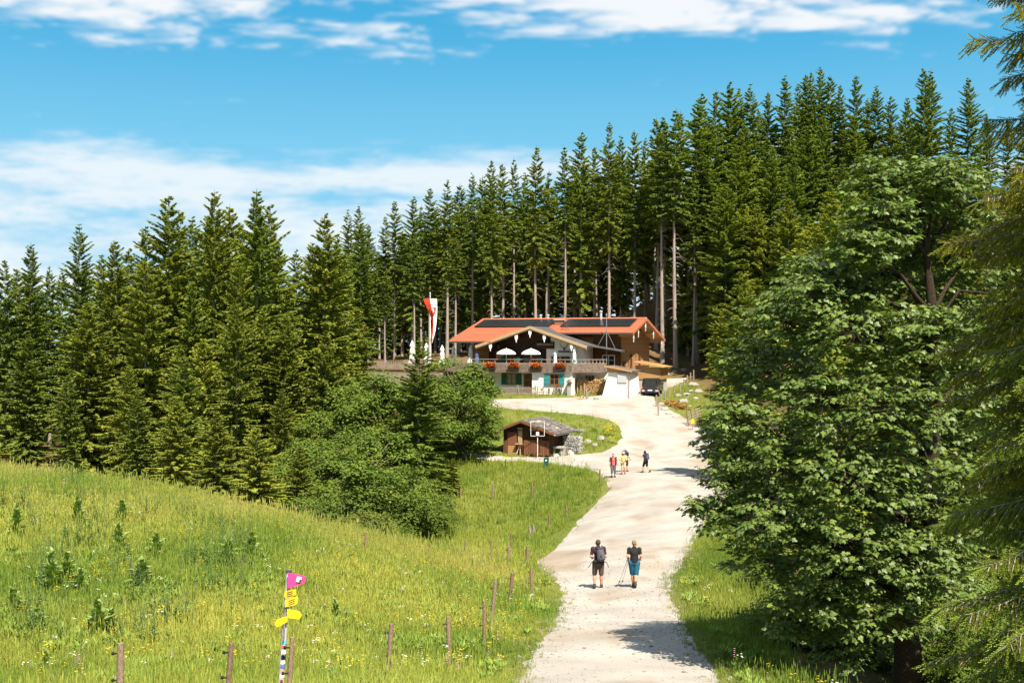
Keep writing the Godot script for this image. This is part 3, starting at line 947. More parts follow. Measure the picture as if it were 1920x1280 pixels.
func make_maple() -> void:
	var D := 25.5
	var base := Vector3((1705.0 - 960.0) / F * D, 0, -D)
	base.y = ground(base.x, D) - 0.05
	var o := thing("maple_tree", "big dark-trunked maple with dense five-lobed leaves beside the track", "tree", base)
	var bark := mat("mossy_bark", Color(0.075, 0.054, 0.037), 0.95, noise_tex(0.04, 0.35, 1.25, 41), Vector3(1.6, 0.9, 1.6))
	relief(bark, noise_tex(0.06, 0.0, 1.0, 42), 3.0)
	var leafm := mat("maple_leaves", Color(0.90, 1.0, 0.82), 0.5, null, Vector3.ONE, false, 0.5)
	leafy(leafm, Color(0.46, 0.52, 0.10))
	var W := MB.new()
	var spine := []
	for q in [[1705, 1330], [1702, 1200], [1698, 1130], [1738, 1000], [1742, 880], [1745, 780], [1742, 690], [1750, 590], [1738, 480], [1725, 380]]:
		spine.append(at(q[0], q[1], D) - base)
	spine[0] = Vector3(0.02, -0.4, 0)
	W.tube(spine, [0.34, 0.29, 0.26, 0.24, 0.21, 0.23, 0.17, 0.12, 0.07, 0.03], 12)
	# clumps of foliage: pixel, half width and height in pixels, metres before or behind the trunk
	var clumps := [
		[1700, 365, 95, 75, 0.0], [1625, 425, 75, 75, 0.6], [1560, 525, 85, 65, -0.3], [1680, 500, 110, 80, -1.0], [1470, 600, 85, 65, 0.0], [1580, 625, 100, 75, 1.0], [1700, 640, 90, 70, 1.2], [1425, 690, 65, 65, -0.5], [1520, 740, 100, 75, 1.0], [1630, 760, 95, 75, 1.6],
		[1385, 790, 55, 65, 0.0], [1450, 850, 95, 70, 0.8], [1560, 880, 105, 75, 1.7], [1640, 890, 70, 65, 1.2], [1365, 905, 55, 60, 0.2], [1430, 960, 95, 70, 1.0], [1540, 990, 105, 75, 1.6], [1640, 1020, 90, 75, 1.4], [1400, 1035, 60, 40, 0.4], [1500, 1090, 90, 60, 1.0], [1610, 1120, 95, 60, 1.3], [1335, 965, 38, 36, 0.2], [1308, 945, 18, 20, 0.2],
		[1600, 540, 110, 90, -1.8], [1500, 700, 100, 90, -1.8], [1620, 850, 120, 100, -2.0], [1480, 950, 100, 90, -1.8], [1760, 450, 90, 80, -1.0], [1790, 600, 90, 90, -1.2], [1790, 780, 100, 90, -1.4], [1790, 950, 100, 90, -1.2], [1700, 1080, 90, 70, -1.5], [1400, 860, 70, 80, -1.6], [1560, 1060, 110, 70, -1.6], [1640, 330, 55, 45, 0.0], [1760, 340, 60, 50, 0.4], [1590, 480, 50, 50, 1.0], [1500, 560, 50, 45, 0.8], [1480, 1150, 60, 40, 0.6], [1745, 610, 60, 45, 1.2], [1755, 880, 50, 40, 1.1], [1735, 985, 60, 50, 1.2], [1725, 1080, 60, 40, 1.2], [1560, 1200, 60, 40, 0.8], [1820, 370, 80, 70, -0.6], [1850, 480, 85, 80, -1.0], [1880, 600, 80, 90, -1.4], [1860, 720, 90, 90, -1.6], [1870, 860, 90, 90, -1.8], [1860, 1000, 90, 80, -1.6], [1800, 1090, 90, 60, -1.2],
	]
	rng.seed = 88
	var spots := [[], [], []]
	for c in clumps:
		var mid := at(c[0], c[1], D) - base + Vector3(0, 0, c[4])
		var rx: float = c[2] / F * D
		var ry: float = c[3] / F * D
		# the limb that carries the clump
		var k := 3
		for j in range(2, spine.size() - 1):
			if spine[j].y < mid.y - 0.4 * absf(mid.x - spine[j].x) + 0.3: k = j
		var root: Vector3 = spine[k]
		var bow := root.lerp(mid, 0.5) + Vector3(jit(-0.15, 0.15), jit(0.05, 0.35), jit(-0.15, 0.15))
		var lr := clampf(root.distance_to(mid) * 0.018 + 0.02, 0.025, 0.09)
		W.tube([root, root.lerp(bow, 0.5) + Vector3(0, jit(-0.1, 0.15), 0), bow, bow.lerp(mid, 0.6) + Vector3(jit(-0.1, 0.1), jit(-0.1, 0.1), 0), mid], [lr, lr * 0.8, lr * 0.6, lr * 0.4, lr * 0.2], 6, false)
		var n := int(72.0 * (rx * ry * 2.2 + 0.28))
		for s in n:
			var e := Vector3(jit(-1, 1), jit(-0.85, 1), jit(-1, 1)).normalized() * pow(jit(0.05, 1), 0.4)
			# sub-clumps: pull the sprays towards shelves
			e.y = e.y * 0.75 + 0.25 * round(e.y * 2.5) / 2.5
			var p := mid + Vector3(e.x * rx, e.y * ry, e.z * rx * 0.9)
			var out := Vector3(e.x, 0.0, e.z) + Vector3(jit(-0.5, 0.5), 0, jit(-0.5, 0.5))
			var z := (out.normalized() + Vector3(0, jit(-0.45, 0.35), 0)).normalized()
			var y := (Vector3.UP * 1.1 + e * 0.7 + Vector3(jit(-0.35, 0.35), 0, jit(-0.35, 0.35)))
			var x := y.cross(z).normalized()
			var sc := jit(0.85, 1.2)
			spots[s % 3].append(Transform3D(Basis(x, z.cross(x), z).scaled(Vector3(sc, sc, sc)), p - z * 0.15))
			if s % 5 == 0:
				W.tube([p - z * 0.15, p.lerp(mid, 0.5) + Vector3(0, -0.05, 0), mid + (p - mid) * 0.1], [0.006, 0.010, 0.014], 3, false)
	# bare broken limb
	W.tube([at(1640, 545, D) - base, at(1600, 520, D) - base, at(1585, 528, D) - base], [0.05, 0.04, 0.015], 5)
	W.tube([at(1860, 550, D) - base, at(1800, 545, D) - base, at(1760, 600, D) - base], [0.02, 0.04, 0.05], 5)
	put(W.mesh(), "trunk", bark, o)
	for k in 3:
		var cr := scatter("crown", maple_spray(900 + k), leafm, spots[k], o)
		cr.set_meta("kind", "stuff")
	print("maple sprays ", spots[0].size() * 3)

# ------------------------------------------------------------------ the spruce close by
func needle_shoot(seed_: int) -> ArrayMesh:
	rng.seed = seed_
	var mb := MB.new()
	mb.use_n = false
	var l := 0.16
	mb.col = Color(0.13, 0.085, 0.04)
	mb.tube([Vector3.ZERO, Vector3(0, -0.01, l)], [0.0032, 0.0016], 3, false)
	for k in 30:
		var s := (k + 0.5) / 30.0
		var a := k * 2.4
		var d := Vector3(cos(a), sin(a) * 0.7 + 0.2, 0.9).normalized() * jit(0.017, 0.025)
		mb.col = Color(0.085, 0.140, 0.028).lerp(Color(0.220, 0.285, 0.055), s * 0.6 + jit(0, 0.4))
		mb.kite(Vector3(0, -0.01 * s, l * s), d, d.cross(Vector3(0, 0, 1)).normalized(), 0.0048)
	return mb.mesh()

func near_spruce(called: String, label: String, x: float, d: float, h: float, reach: float, from_y: float, to_y: float, seed_: int, mt: Material, taper := 0.7) -> void:
	var base := Vector3(x, ground(x, d) - 0.05, -d)
	var o := thing(called, label, "tree", base)
	rng.seed = seed_
	var W := MB.new()
	W.tube([Vector3(0, -0.4, 0), Vector3(0, h * 0.3, 0), Vector3(0.05, h * 0.7, 0), Vector3(0, h, 0)], [0.2, 0.15, 0.08, 0.01], 9)
	var spots := []
	var y := from_y
	while y < to_y:
		var t := y / h
		for b in 7:
			var az := jit(0, TAU)
			var out := Vector3(cos(az), 0, sin(az))
			var side := Vector3(-out.z, 0, out.x)
			var l := reach * pow(1.0 - t, taper) * jit(0.7, 1.12)
			var rise := lerpf(-0.12, 0.45, t) + jit(-0.16, 0.16)
			var sag := jit(0.32, 0.55) * l
			var axis := []
			for k in 7:
				var s := k / 6.0
				axis.append(Vector3(0, y, 0) + out * l * s + Vector3(0, rise * l * s - sag * (1.6 * s * s - 0.9 * s * s * s), 0))
			W.tube(axis, [0.020, 0.016, 0.013, 0.010, 0.008, 0.005, 0.002], 5, false)
			var cover := int(l / 0.045)
			for k in cover:
				var s := lerpf(0.12, 0.99, (k + 0.5) / cover)
				var f := s * 6.0
				var p: Vector3 = axis[int(f)].lerp(axis[mini(int(f) + 1, 6)], f - int(f))
				var zd := (out * 0.8 + side * jit(-0.7, 0.7) + Vector3(0, jit(-0.05, 0.4), 0)).normalized()
				var zx := Vector3.UP.cross(zd).normalized()
				var sc := jit(0.7, 1.1)
				spots.append(Transform3D(Basis(zx, zd.cross(zx), zd).scaled(Vector3(sc, sc, sc)), p))
			var n := int(l * 22.0)
			for k in n:
				var s := lerpf(0.18, 1.0, (k + 0.5) / n)
				var f := s * 6.0
				var p: Vector3 = axis[int(f)].lerp(axis[mini(int(f) + 1, 6)], f - int(f)) if s < 1.0 else axis[6]
				var sd := 1.0 if k % 2 == 0 else -1.0
				var bl := (0.16 + 0.52 * (1.0 - s)) * jit(0.7, 1.25) * clampf(l * 0.55, 0.5, 1.1)
				var bd := (out * jit(0.55, 0.9) + side * sd * jit(0.45, 0.9) + Vector3(0, -jit(0.2, 1.0), 0)).normalized()
				var sn := maxi(2, int(bl / 0.085))
				for j in sn:
					var q := float(j) / sn
					var pp := p + bd * bl * q + Vector3(0, -0.16 * bl * q * q, 0)
					for twin in 2:
						var zd := bd.lerp((side * (1.0 if twin == 0 else -1.0) + Vector3(0, -0.45, 0)), jit(0.25, 0.62) if j < sn - 1 else jit(0.0, 0.3)).normalized()
						var zx := (Vector3.UP + Vector3(jit(-0.3, 0.3), 0, jit(-0.3, 0.3))).cross(zd).normalized()
						var sc := jit(0.75, 1.25) * (1.15 - 0.35 * q)
						spots.append(Transform3D(Basis(zx, zd.cross(zx), zd).scaled(Vector3(sc, sc, sc)), pp))
				W.tube([p, p + bd * bl * 0.6 + Vector3(0, -0.06 * bl, 0), p + bd * bl + Vector3(0, -0.16 * bl, 0)], [0.006, 0.004, 0.002], 3, false)
		y += jit(0.15, 0.24)
	put(W.mesh(), "trunk", M.spruce_bark, o)
	var cr := scatter("crown", needle_shoot(seed_ + 1), mt, spots, o)
	cr.set_meta("kind", "stuff")
	print("needle shoots ", spots.size())

func make_near_spruces() -> void:
	var m := mat("needles_near", Color(1.4, 1.4, 1.05), 0.65, null, Vector3.ONE, false, 0.25)
	leafy(m, Color(0.62, 0.70, 0.18))
	var m2 := mat("needles_gold", Color(1.45, 1.22, 0.70), 0.65, null, Vector3.ONE, false, 0.25)
	leafy(m2, Color(0.70, 0.62, 0.14))
	near_spruce("young_spruce", "near green spruce with drooping needled branches beside the maple", 6.35, 11.8, 8.2, 2.4, 0.2, 6.4, 611, m)
	near_spruce("old_spruce", "taller olive spruce reaching its high branches over the near green spruce", 6.75, 12.8, 12.0, 2.15, 3.2, 10.6, 633, m2, 0.3)

# ------------------------------------------------------------------ meadow
func tuft(seed_: int, blades: int, tall: float, wide: float, spread: float, seeds: int, head: Color) -> ArrayMesh:
	rng.seed = seed_
	var mb := MB.new()
	mb.use_n = false
	for k in blades:
		var az := jit(0, TAU)
		var out := Vector3(cos(az), 0, sin(az))
		var p := Vector3(jit(-1, 1), 0, jit(-1, 1)) * spread
		var h := tall * jit(0.5, 1.1)
		var bend := jit(0.1, 0.7) * h
		var side := Vector3(-out.z, 0, out.x) * wide * jit(0.6, 1.2)
		var m := p + Vector3(0, h * 0.6, 0) + out * bend * 0.3
		var t := p + Vector3(0, h * (1.0 - 0.18 * bend / h), 0) + out * bend
		var g := jit(0.72, 1.2)
		mb.col = Color(g, g * jit(0.94, 1.04), g * jit(0.8, 1.1))
		mb.quad(p - side, p + side, m + side * 0.75, m - side * 0.75)
		mb.tri(m - side * 0.75, m + side * 0.75, t)
	for k in seeds:
		var p := Vector3(jit(-1, 1), 0, jit(-1, 1)) * spread
		var t := p + Vector3(jit(-0.12, 0.12), tall * jit(1.15, 1.6), jit(-0.12, 0.12))
		mb.col = head
		mb.kite(p, t - p, Vector3(1, 0, 0), wide * 0.35, 0.5)
		mb.kite(t - (t - p) * 0.22, (t - p) * 0.26, Vector3(0.7, 0, 0.7), wide * 1.3, 0.5)
		mb.kite(t - (t - p) * 0.22, (t - p) * 0.26, Vector3(0.7, 0, -0.7), wide * 1.3, 0.5)
	return mb.mesh()

var kept_clear := []   # [x, d, half x, half d, turn] footprints without grass

func clear_here(x: float, d: float) -> bool:
	for k in kept_clear:
		var v := Vector2(x - k[0], d - k[1]).rotated(k[4])
		if absf(v.x) < k[2] and absf(v.y) < k[3]: return true
	return false

func make_grass() -> void:
	var m := mat("grass_blades", Color(1, 1, 1), 0.6, null, Vector3.ONE, false, 0.3)
	leafy(m, Color(0.55, 0.55, 0.14))
	var tone := FastNoiseLite.new()
	tone.seed = 12; tone.frequency = 0.10; tone.fractal_octaves = 3
	var fine := FastNoiseLite.new()
	fine.seed = 13; fine.frequency = 0.6
	var straw := Color(1.5, 1.15, 1.3)
	var kinds := [tuft(1, 11, 0.34, 0.009, 0.12, 0, straw), tuft(2, 10, 0.42, 0.008, 0.14, 2, straw), tuft(3, 12, 0.26, 0.010, 0.13, 0, straw), tuft(4, 10, 0.40, 0.008, 0.16, 4, straw)]
	var spots := [[], [], [], []]
	var cols := [[], [], [], []]
	rng.seed = 321
	# bands: from metres, to metres, tufts per square metre, size
	for band in [[17.0, 24.0, 62.0, 0.85], [24.0, 34.0, 56.0, 0.95], [34.0, 50.0, 40.0, 1.1], [50.0, 75.0, 16.0, 1.5], [75.0, 104.0, 9.0, 1.9], [104.0, 134.0, 4.5, 1.9], [134.0, 154.0, 2.0, 2.0]]:
		var d0: float = band[0]
		var d1: float = band[1]
		var half: float = 0.475 * d1 + 1.0
		var n := int((d1 - d0) * half * 2.0 * band[2])
		for k in n:
			var d := jit(d0, d1)
			var x := jit(-half, half)
			if absf(x) > 0.475 * d + 1.0: continue
			if d > 50.0 and (x > 26.0 or x < -18.0): continue
			if x > 12.0 and d < 60.0: continue
			var w := wooded(x, d)
			if jit(0, 1) < w * 1.15: continue
			var h := ground(x, d)
			var g := in_gravel(x, d, h) + fine.get_noise_2d(x * 3.0, d * 3.0) * 0.8
			if g > 0.0 or (d > 95.0 and clear_here(x, d)): continue
			var t := tone.get_noise_2d(x, d) + 0.35 * fine.get_noise_2d(x, d)
			var size: float = band[3] * jit(0.7, 1.25)
			# short and worn beside the gravel, tall out in the meadow
			size *= lerpf(0.45, 1.0, smoothstep(0.0, 1.6, -g))
			var c := Color(0.160, 0.245, 0.036).lerp(Color(0.380, 0.395, 0.078), clampf(0.45 + t * 1.1, 0, 1))
			if d < 52.0 and x < 0.0:
				# the drier, seeding crest of the meadow
				var crest := smoothstep(38.0, 47.0, d)
				c = c.lerp(Color(0.43, 0.37, 0.12), crest * clampf(0.35 + t, 0, 0.75))
			elif d > 60.0:
				c = c.lerp(Color(0.170, 0.240, 0.030), 0.45)
				size *= 0.55 if d > 108.0 else 0.8
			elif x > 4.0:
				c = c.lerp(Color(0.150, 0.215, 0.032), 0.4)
			c = c * jit(0.85, 1.15)
			var kind := rng.randi() % 3
			if d < 52.0 and jit(0, 1) < 0.12 + 0.5 * smoothstep(40.0, 47.0, d): kind = 3
			var b := Basis(Vector3.UP, jit(0, TAU)).scaled(Vector3(size, size * jit(0.85, 1.2), size))
			spots[kind].append(Transform3D(b, Vector3(x, h - 0.02, -d)))
			cols[kind].append(Color(c.r, c.g, c.b))
	var total := 0
	for k in 4:
		total += spots[k].size()
		var o := scatter("grass", kinds[k], m, spots[k], null, cols[k])
		tag(o, ["soft green meadow grass on the slope and verges", "meadow grass with a few thin seed stalks", "short green grass on the banks and verges", "tall seeding grass with straw-coloured heads on the meadow"][k], "grass", "", "stuff")
	print("tufts ", total)
	make_flowers(tone)

func make_flowers(tone: FastNoiseLite) -> void:
	var fm := mat("petals", Color(1, 1, 1), 0.6)
	leafy(fm, Color(0.4, 0.4, 0.4))
	var kinds := [["yellow_flowers", Color(0.80, 0.52, 0.02), "small yellow flowers scattered through the meadow", 620], ["white_flowers", Color(0.78, 0.78, 0.72), "small white flowers scattered through the meadow", 230], ["pink_flowers", Color(0.55, 0.28, 0.42), "small pink flower spikes scattered through the meadow", 170]]
	for k in kinds.size():
		rng.seed = 70 + k
		var mb := MB.new()
		mb.use_n = false
		mb.col = Color(0.12, 0.18, 0.03)
		mb.kite(Vector3.ZERO, Vector3(0.02, 0.46, 0), Vector3(1, 0, 0), 0.004)
		mb.col = kinds[k][1]
		for j in 5:
			var c := Vector3(jit(-0.07, 0.07), jit(0.38, 0.52), jit(-0.07, 0.07))
			if k == 2: c = Vector3(jit(-0.01, 0.01), 0.36 + j * 0.035, jit(-0.01, 0.01))
			for q in 5:
				var a := TAU * q / 5.0
				mb.kite(c, Vector3(cos(a), 0.25, sin(a)) * 0.022, Vector3(-sin(a), 0, cos(a)), 0.009)
		var spots := []
		while spots.size() < kinds[k][3]:
			var d := sqrt(jit(400.0, 2400.0))
			var x := jit(-0.48 * d, 2.0) if jit(0, 1) < 0.85 else jit(3.6, 7.5)
			var h := ground(x, d)
			if in_gravel(x, d, h) > -0.3: continue
			if tone.get_noise_2d(x * 2.0 + 40.0 * k, d * 2.0) < jit(-0.3, 0.25): continue
			var s := jit(0.7, 1.25)
			spots.append(Transform3D(Basis(Vector3.UP, jit(0, TAU)).scaled(Vector3(s, s, s)), Vector3(x, h, -d)))
		tag(scatter(kinds[k][0], mb.mesh(), fm, spots, null), kinds[k][2], "flowers", "", "stuff")
	# a bright patch of yellow flowers on the island beside the shed
	rng.seed = 90
	var mb := MB.new()
	mb.use_n = false
	for j in 14:
		mb.col = Color(0.80, 0.60, 0.02) if j % 3 else Color(0.2, 0.28, 0.04)
		var c := Vector3(jit(-0.25, 0.25), jit(0.15, 0.6), jit(-0.25, 0.25))
		for q in 4:
			var a := TAU * q / 4.0
			mb.kite(c, Vector3(cos(a), 0.4, sin(a)) * 0.07, Vector3(-sin(a), 0, cos(a)), 0.03)
	var spots := []
	for k in 26:
		var p := hit(1148 + rng.randfn(0, 7.0), 812 + rng.randfn(0, 12.0), 80.0)
		if in_gravel(p.x, -p.z, p.y) < -0.2:
			spots.append(Transform3D(Basis(Vector3.UP, jit(0, TAU)), p))
	tag(scatter("yellow_flower_patch", mb.mesh(), fm, spots, null), "bright yellow flower patch on the grass island beside the shed", "flowers", "", "stuff")

# big-leaved gentians that stand out of the grass, each leaf a part of its own
func make_gentians() -> void:
	var lm := mat("gentian_leaves", Color(0.200, 0.280, 0.060), 0.5, null, Vector3.ONE, false, 0.5)
	leafy(lm, Color(0.36, 0.46, 0.10))
	# a pleated, pointed leaf, in three sizes
	var shapes := []
	for k in 3:
		var mb := MB.new()
		var l: float = [0.36, 0.30, 0.22][k]
		var w: float = [0.095, 0.085, 0.062][k]
		var seg := 5
		var pr := []
		for s in seg + 1:
			var t := float(s) / seg
			var c := Vector3(0, 0.07 * sin(t * 2.6) * (l / 0.3), l * t)
			var hw := w * sin(PI * pow(t, 0.75) * 0.97 + 0.08)
			pr.append([c - Vector3(hw, -hw * 0.45, 0), c, c + Vector3(hw, hw * 0.45, 0)])
		for s in seg:
			mb.quad(pr[s][1], pr[s][0], pr[s + 1][0], pr[s + 1][1])
			mb.quad(pr[s][2], pr[s][1], pr[s + 1][1], pr[s + 1][2])
		shapes.append(mb.mesh())
	var sm := mat("gentian_stem", Color(0.16, 0.22, 0.06), 0.6)
	var spots := [[95, 1108, 78], [125, 1100, 62], [182, 1195, 66], [208, 1190, 48], [70, 1180, 42], [265, 1105, 56], [30, 1010, 62], [145, 990, 56], [222, 1040, 58], [292, 1050, 48], [428, 1058, 46], [472, 1052, 52], [330, 1175, 34], [628, 1168, 42], [404, 1240, 30], [25, 1150, 50], [805, 1062, 22], [888, 1072, 26], [150, 1112, 44], [228, 985, 46], [85, 1262, 44], [955, 1140, 26], [700, 1080, 22], [1325, 1145, 26], [240, 1060, 36], [650, 1170, 26]]
	rng.seed = 555
	for s in spots:
		var p := hit(s[0], s[1])
		var h: float = s[2] / F * -p.z
		var o := thing("gentian_plant", "upright broad-leaved gentian standing out of the meadow grass", "plant", p, jit(0, TAU), "gentians in the meadow")
		var st := MB.new()
		st.tube([Vector3(0, -0.05, 0), Vector3(0.01, h * 0.9, 0)], [0.013, 0.007], 5)
		put(st.mesh(), "stem", sm, o)
		var n := int(clampf(h * 26.0, 9, 22))
		for k in n:
			var t := float(k) / n
			var az := k * 2.4 + jit(-0.3, 0.3)
			var tilt := lerpf(0.40, 1.10, t) + jit(-0.22, 0.22)
			var b := Basis(Vector3.UP, az) * Basis(Vector3.RIGHT, -tilt)
			var sc := jit(0.85, 1.2) * lerpf(1.15, 0.85, t) * clampf(h / 0.65, 0.6, 1.25)
			put(shapes[0 if t < 0.4 else (1 if t < 0.75 else 2)], "leaf", lm, o, Transform3D(b.scaled(Vector3(sc, sc, sc)), Vector3(0, h * (0.06 + 0.84 * t), 0)))

# loose stones on and beside the gravel
func make_pebbles() -> void:
	rng.seed = 14
	var spots := []
	var cols := []
	while spots.size() < 6000:
		var d := sqrt(jit(380.0, 2600.0))
		var x := jit(-0.5, 9.0)
		var h := ground(x, d)
		var g := in_gravel(x, d, h)
		if g < -0.55: continue
		if g > 0.5 and jit(0, 1) < 0.72: continue
		var s := jit(0.008, 0.022) * (1.0 + (1.3 if jit(0, 1) < 0.06 else 0.0))
		spots.append(Transform3D(Basis.from_euler(Vector3(jit(0, 6), jit(0, 6), jit(0, 6))).scaled(Vector3(s, s * 0.7, s)), Vector3(x, h + 0.012, -d)))
		var t := jit(0.55, 0.95)
		cols.append(Color(t, t * 0.97, t * 0.92))
	tag(scatter("pebbles", rock(Vector3(1, 1, 1), 3), M.limestone, spots, null, cols), "loose pale stones lying on the gravel track", "stones", "", "stuff")

# leafy herbs between the grasses: tall spires on the upper meadow, flat rosettes lower down
func make_herbs() -> void:
	var m := mat("herb_leaves", Color(1, 1, 1), 0.65, null, Vector3.ONE, false, 0.25)
	leafy(m, Color(0.4, 0.45, 0.12))
	for kind in 2:
		rng.seed = 830 + kind
		var mb := MB.new()
		mb.use_n = false
		if kind == 0:
			mb.col = Color(0.10, 0.16, 0.05)
			mb.kite(Vector3.ZERO, Vector3(0.03, 1.0, 0), Vector3(1, 0, 0), 0.008)
			for k in 30:
				var t := k / 30.0
				var a := k * 2.4
				var d := Vector3(cos(a), jit(0.1, 0.6), sin(a)).normalized() * lerpf(0.17, 0.04, t)
				mb.col = Color(0.085, 0.150, 0.055).lerp(Color(0.16, 0.22, 0.07), jit(0, 1))
				mb.kite(Vector3(0.03 * t, 0.05 + 0.95 * t, 0), d, d.cross(Vector3.UP).normalized(), lerpf(0.03, 0.012, t))
		else:
			for k in 11:
				var a := k * 2.4
				var d := Vector3(cos(a), jit(0.5, 1.3), sin(a)).normalized() * jit(0.16, 0.30)
				mb.col = Color(0.12, 0.21, 0.045).lerp(Color(0.23, 0.31, 0.06), jit(0, 1))
				mb.kite(Vector3(0, 0.08, 0), d, d.cross(Vector3.UP).normalized(), jit(0.03, 0.055), 0.5, 0.02)
		var patch := FastNoiseLite.new()
		patch.seed = 44 + kind
		patch.frequency = 0.14
		var spots := []
		while spots.size() < [520, 2300][kind]:
			var d := sqrt(jit(420.0, 2350.0))
			var x := jit(-0.48 * d, 0.0 if kind == 0 else 7.0)
			if kind == 0 and (d < 27.0 or x > -0.22 * d): continue
			var h := ground(x, d)
			if in_gravel(x, d, h) > -0.4: continue
			if patch.get_noise_2d(x * 2.2, d * 2.2) < jit(0.0, 0.3): continue
			var s := jit(0.6, 1.15)
			spots.append(Transform3D(Basis(Vector3.UP, jit(0, TAU)).scaled(Vector3(s, s, s)), Vector3(x, h, -d)))
		tag(scatter(["tall_herbs", "leafy_herbs"][kind], mb.mesh(), m, spots, null), ["tall grey-green herb spires in patches on the upper meadow", "broad-leaved low herbs growing through the meadow grass"][kind], "herbs", "", "stuff")

# ------------------------------------------------------------------ the guest house
# local axes: x along the front, z out of the front, y up; turned 20 degrees so that its side shows
const HOUSE_AT := Vector3(1.95, 4.2, -130.0)
const HOUSE_TURN := -0.349066

func make_house_materials() -> void:
	var grain := noise_tex(0.02, 0.62, 1.12, 51)
	var speck := noise_tex(0.008, 0.93, 1.03, 52)
	mat("plaster", Color(0.76, 0.73, 0.68), 0.9, speck, Vector3(0.8, 0.8, 0.8), false, 0.1)
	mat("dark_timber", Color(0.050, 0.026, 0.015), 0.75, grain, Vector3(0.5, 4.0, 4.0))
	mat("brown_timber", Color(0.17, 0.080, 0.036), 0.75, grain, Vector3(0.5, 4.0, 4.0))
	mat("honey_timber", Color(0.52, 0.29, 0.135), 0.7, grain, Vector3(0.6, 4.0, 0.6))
	mat("fresh_timber", Color(0.58, 0.33, 0.14), 0.7, grain, Vector3(0.6, 4.0, 0.6))
	mat("pale_timber", Color(0.54, 0.385, 0.225), 0.7, grain, Vector3(1, 1, 1))
	mat("grey_timber", Color(0.36, 0.295, 0.240), 0.9, grain, Vector3(3.0, 0.8, 3.0), false, 0.1)
	mat("shingle", Color(0.285, 0.225, 0.185), 0.9, noise_tex(0.06, 0.5, 1.15, 53), Vector3(1.4, 2.2, 1.4), false, 0.1)
	mat("red_tile", Color(0.52, 0.175, 0.095), 0.7, noise_tex(0.05, 0.75, 1.1, 54), Vector3(0.8, 0.8, 0.8))
	mat("slate", Color(0.16, 0.150, 0.148), 0.75, noise_tex(0.07, 0.6, 1.2, 55), Vector3(1.0, 1.0, 1.0))
	mat("solar", Color(0.016, 0.019, 0.024), 0.22, null, Vector3.ONE, false, 0.5)
	mat("metal", Color(0.42, 0.43, 0.44), 0.4)
	mat("dark_metal", Color(0.06, 0.06, 0.065), 0.5)
	mat("shutter_green", Color(0.018, 0.105, 0.055), 0.6)
	mat("shutter_teal", Color(0.035, 0.215, 0.225), 0.6)
	mat("shutter_deep", Color(0.010, 0.120, 0.105), 0.6)
	mat("window_frame", Color(0.24, 0.105, 0.045), 0.6)
	mat("white_paint", Color(0.78, 0.77, 0.74), 0.6)
	mat("window_glass", Color(0.018, 0.022, 0.024), 0.06, null, Vector3.ONE, false, 0.6)
	mat("curtain", Color(0.30, 0.26, 0.22), 0.9)
	mat("brick", Color(0.30, 0.155, 0.10), 0.9, noise_tex(0.09, 0.6, 1.1, 56), Vector3(2, 2, 2))
	mat("concrete", Color(0.42, 0.40, 0.37), 0.9, speck, Vector3(0.6, 0.6, 0.6))
	mat("stone", Color(0.50, 0.475, 0.44), 0.95, noise_tex(0.03, 0.55, 1.1, 57), Vector3(0.9, 0.9, 0.9), false, 0.1)

# a boarded wall: boards run along u, stacked upwards; span(v) gives the two ends of the board at height v
func boarded(o: Vector3, u: Vector3, out: Vector3, v0: float, v1: float, board: float, span: Callable, vary := 0.3) -> ArrayMesh:
	var mb := MB.new()
	var v := v0
	while v < v1 - 0.02:
		var h := minf(board, v1 - v)
		var e: Array = span.call(v + h * 0.5)
		if e[1] - e[0] > 0.1:
			var g := jit(1.0 - vary, 1.0 + vary * 0.5)
			mb.col = Color(g, g * jit(0.95, 1.02), g * jit(0.9, 1.05))
			mb.box(o + u * (e[0] + e[1]) * 0.5 + Vector3(0, v + h * 0.5, 0) - out * jit(0.0, 0.012), Vector3(e[1] - e[0], h - 0.012, 0.06), Basis(u, Vector3.UP, u.cross(Vector3.UP)))
		v += board
	return mb.mesh()

# a window with frame, bars, glass and, if wanted, shutters; w wide, h high, centre at c, facing "out" along local z of b
func window(parent: Node, c: Vector3, w: float, h: float, b := Basis.IDENTITY, frame := "window_frame", shutter := "", sw := 0.55, bars := 2, glass := "window_glass") -> void:
	var f := MB.new()
	var t := 0.09
	f.box(c + b * Vector3(0, h * 0.5, 0.03), Vector3(w + t, t, 0.10), b)
	f.box(c + b * Vector3(0, -h * 0.5, 0.03), Vector3(w + t, t, 0.12), b)
	for s in [-1.0, 1.0]:
		f.box(c + b * Vector3(s * w * 0.5, 0, 0.03), Vector3(t, h - t, 0.10), b)
	for k in range(1, bars):
		f.box(c + b * Vector3(-w * 0.5 + w * k / bars, 0, 0.025), Vector3(0.07, h - t, 0.07), b)
	f.box(c + b * Vector3(0, h * 0.08, 0.02), Vector3(w - t, 0.045, 0.05), b)
	var win := put(f.mesh(), "window", M[frame], parent)
	for k in bars:
		var g := MB.new()
		g.box(c + b * Vector3(-w * 0.5 + w * (k + 0.5) / bars, 0, 0.0), Vector3(w / bars - 0.075, h - t, 0.03), b)
		put(g.mesh(), "pane", M[glass], win)
	if shutter:
		for s in [-1.0, 1.0]:
			var sh := MB.new()
			var mid := c + b * Vector3(s * (w * 0.5 + t + sw * 0.5), 0, 0.05)
			sh.box(mid, Vector3(sw, h + 0.1, 0.04), b)
			for y in [-0.36, 0.0, 0.36]:
				sh.box(mid + b * Vector3(0, y * h, 0.03), Vector3(sw * 0.86, 0.07, 0.025), b)
			put(sh.mesh(), "shutter", M[shutter], parent)

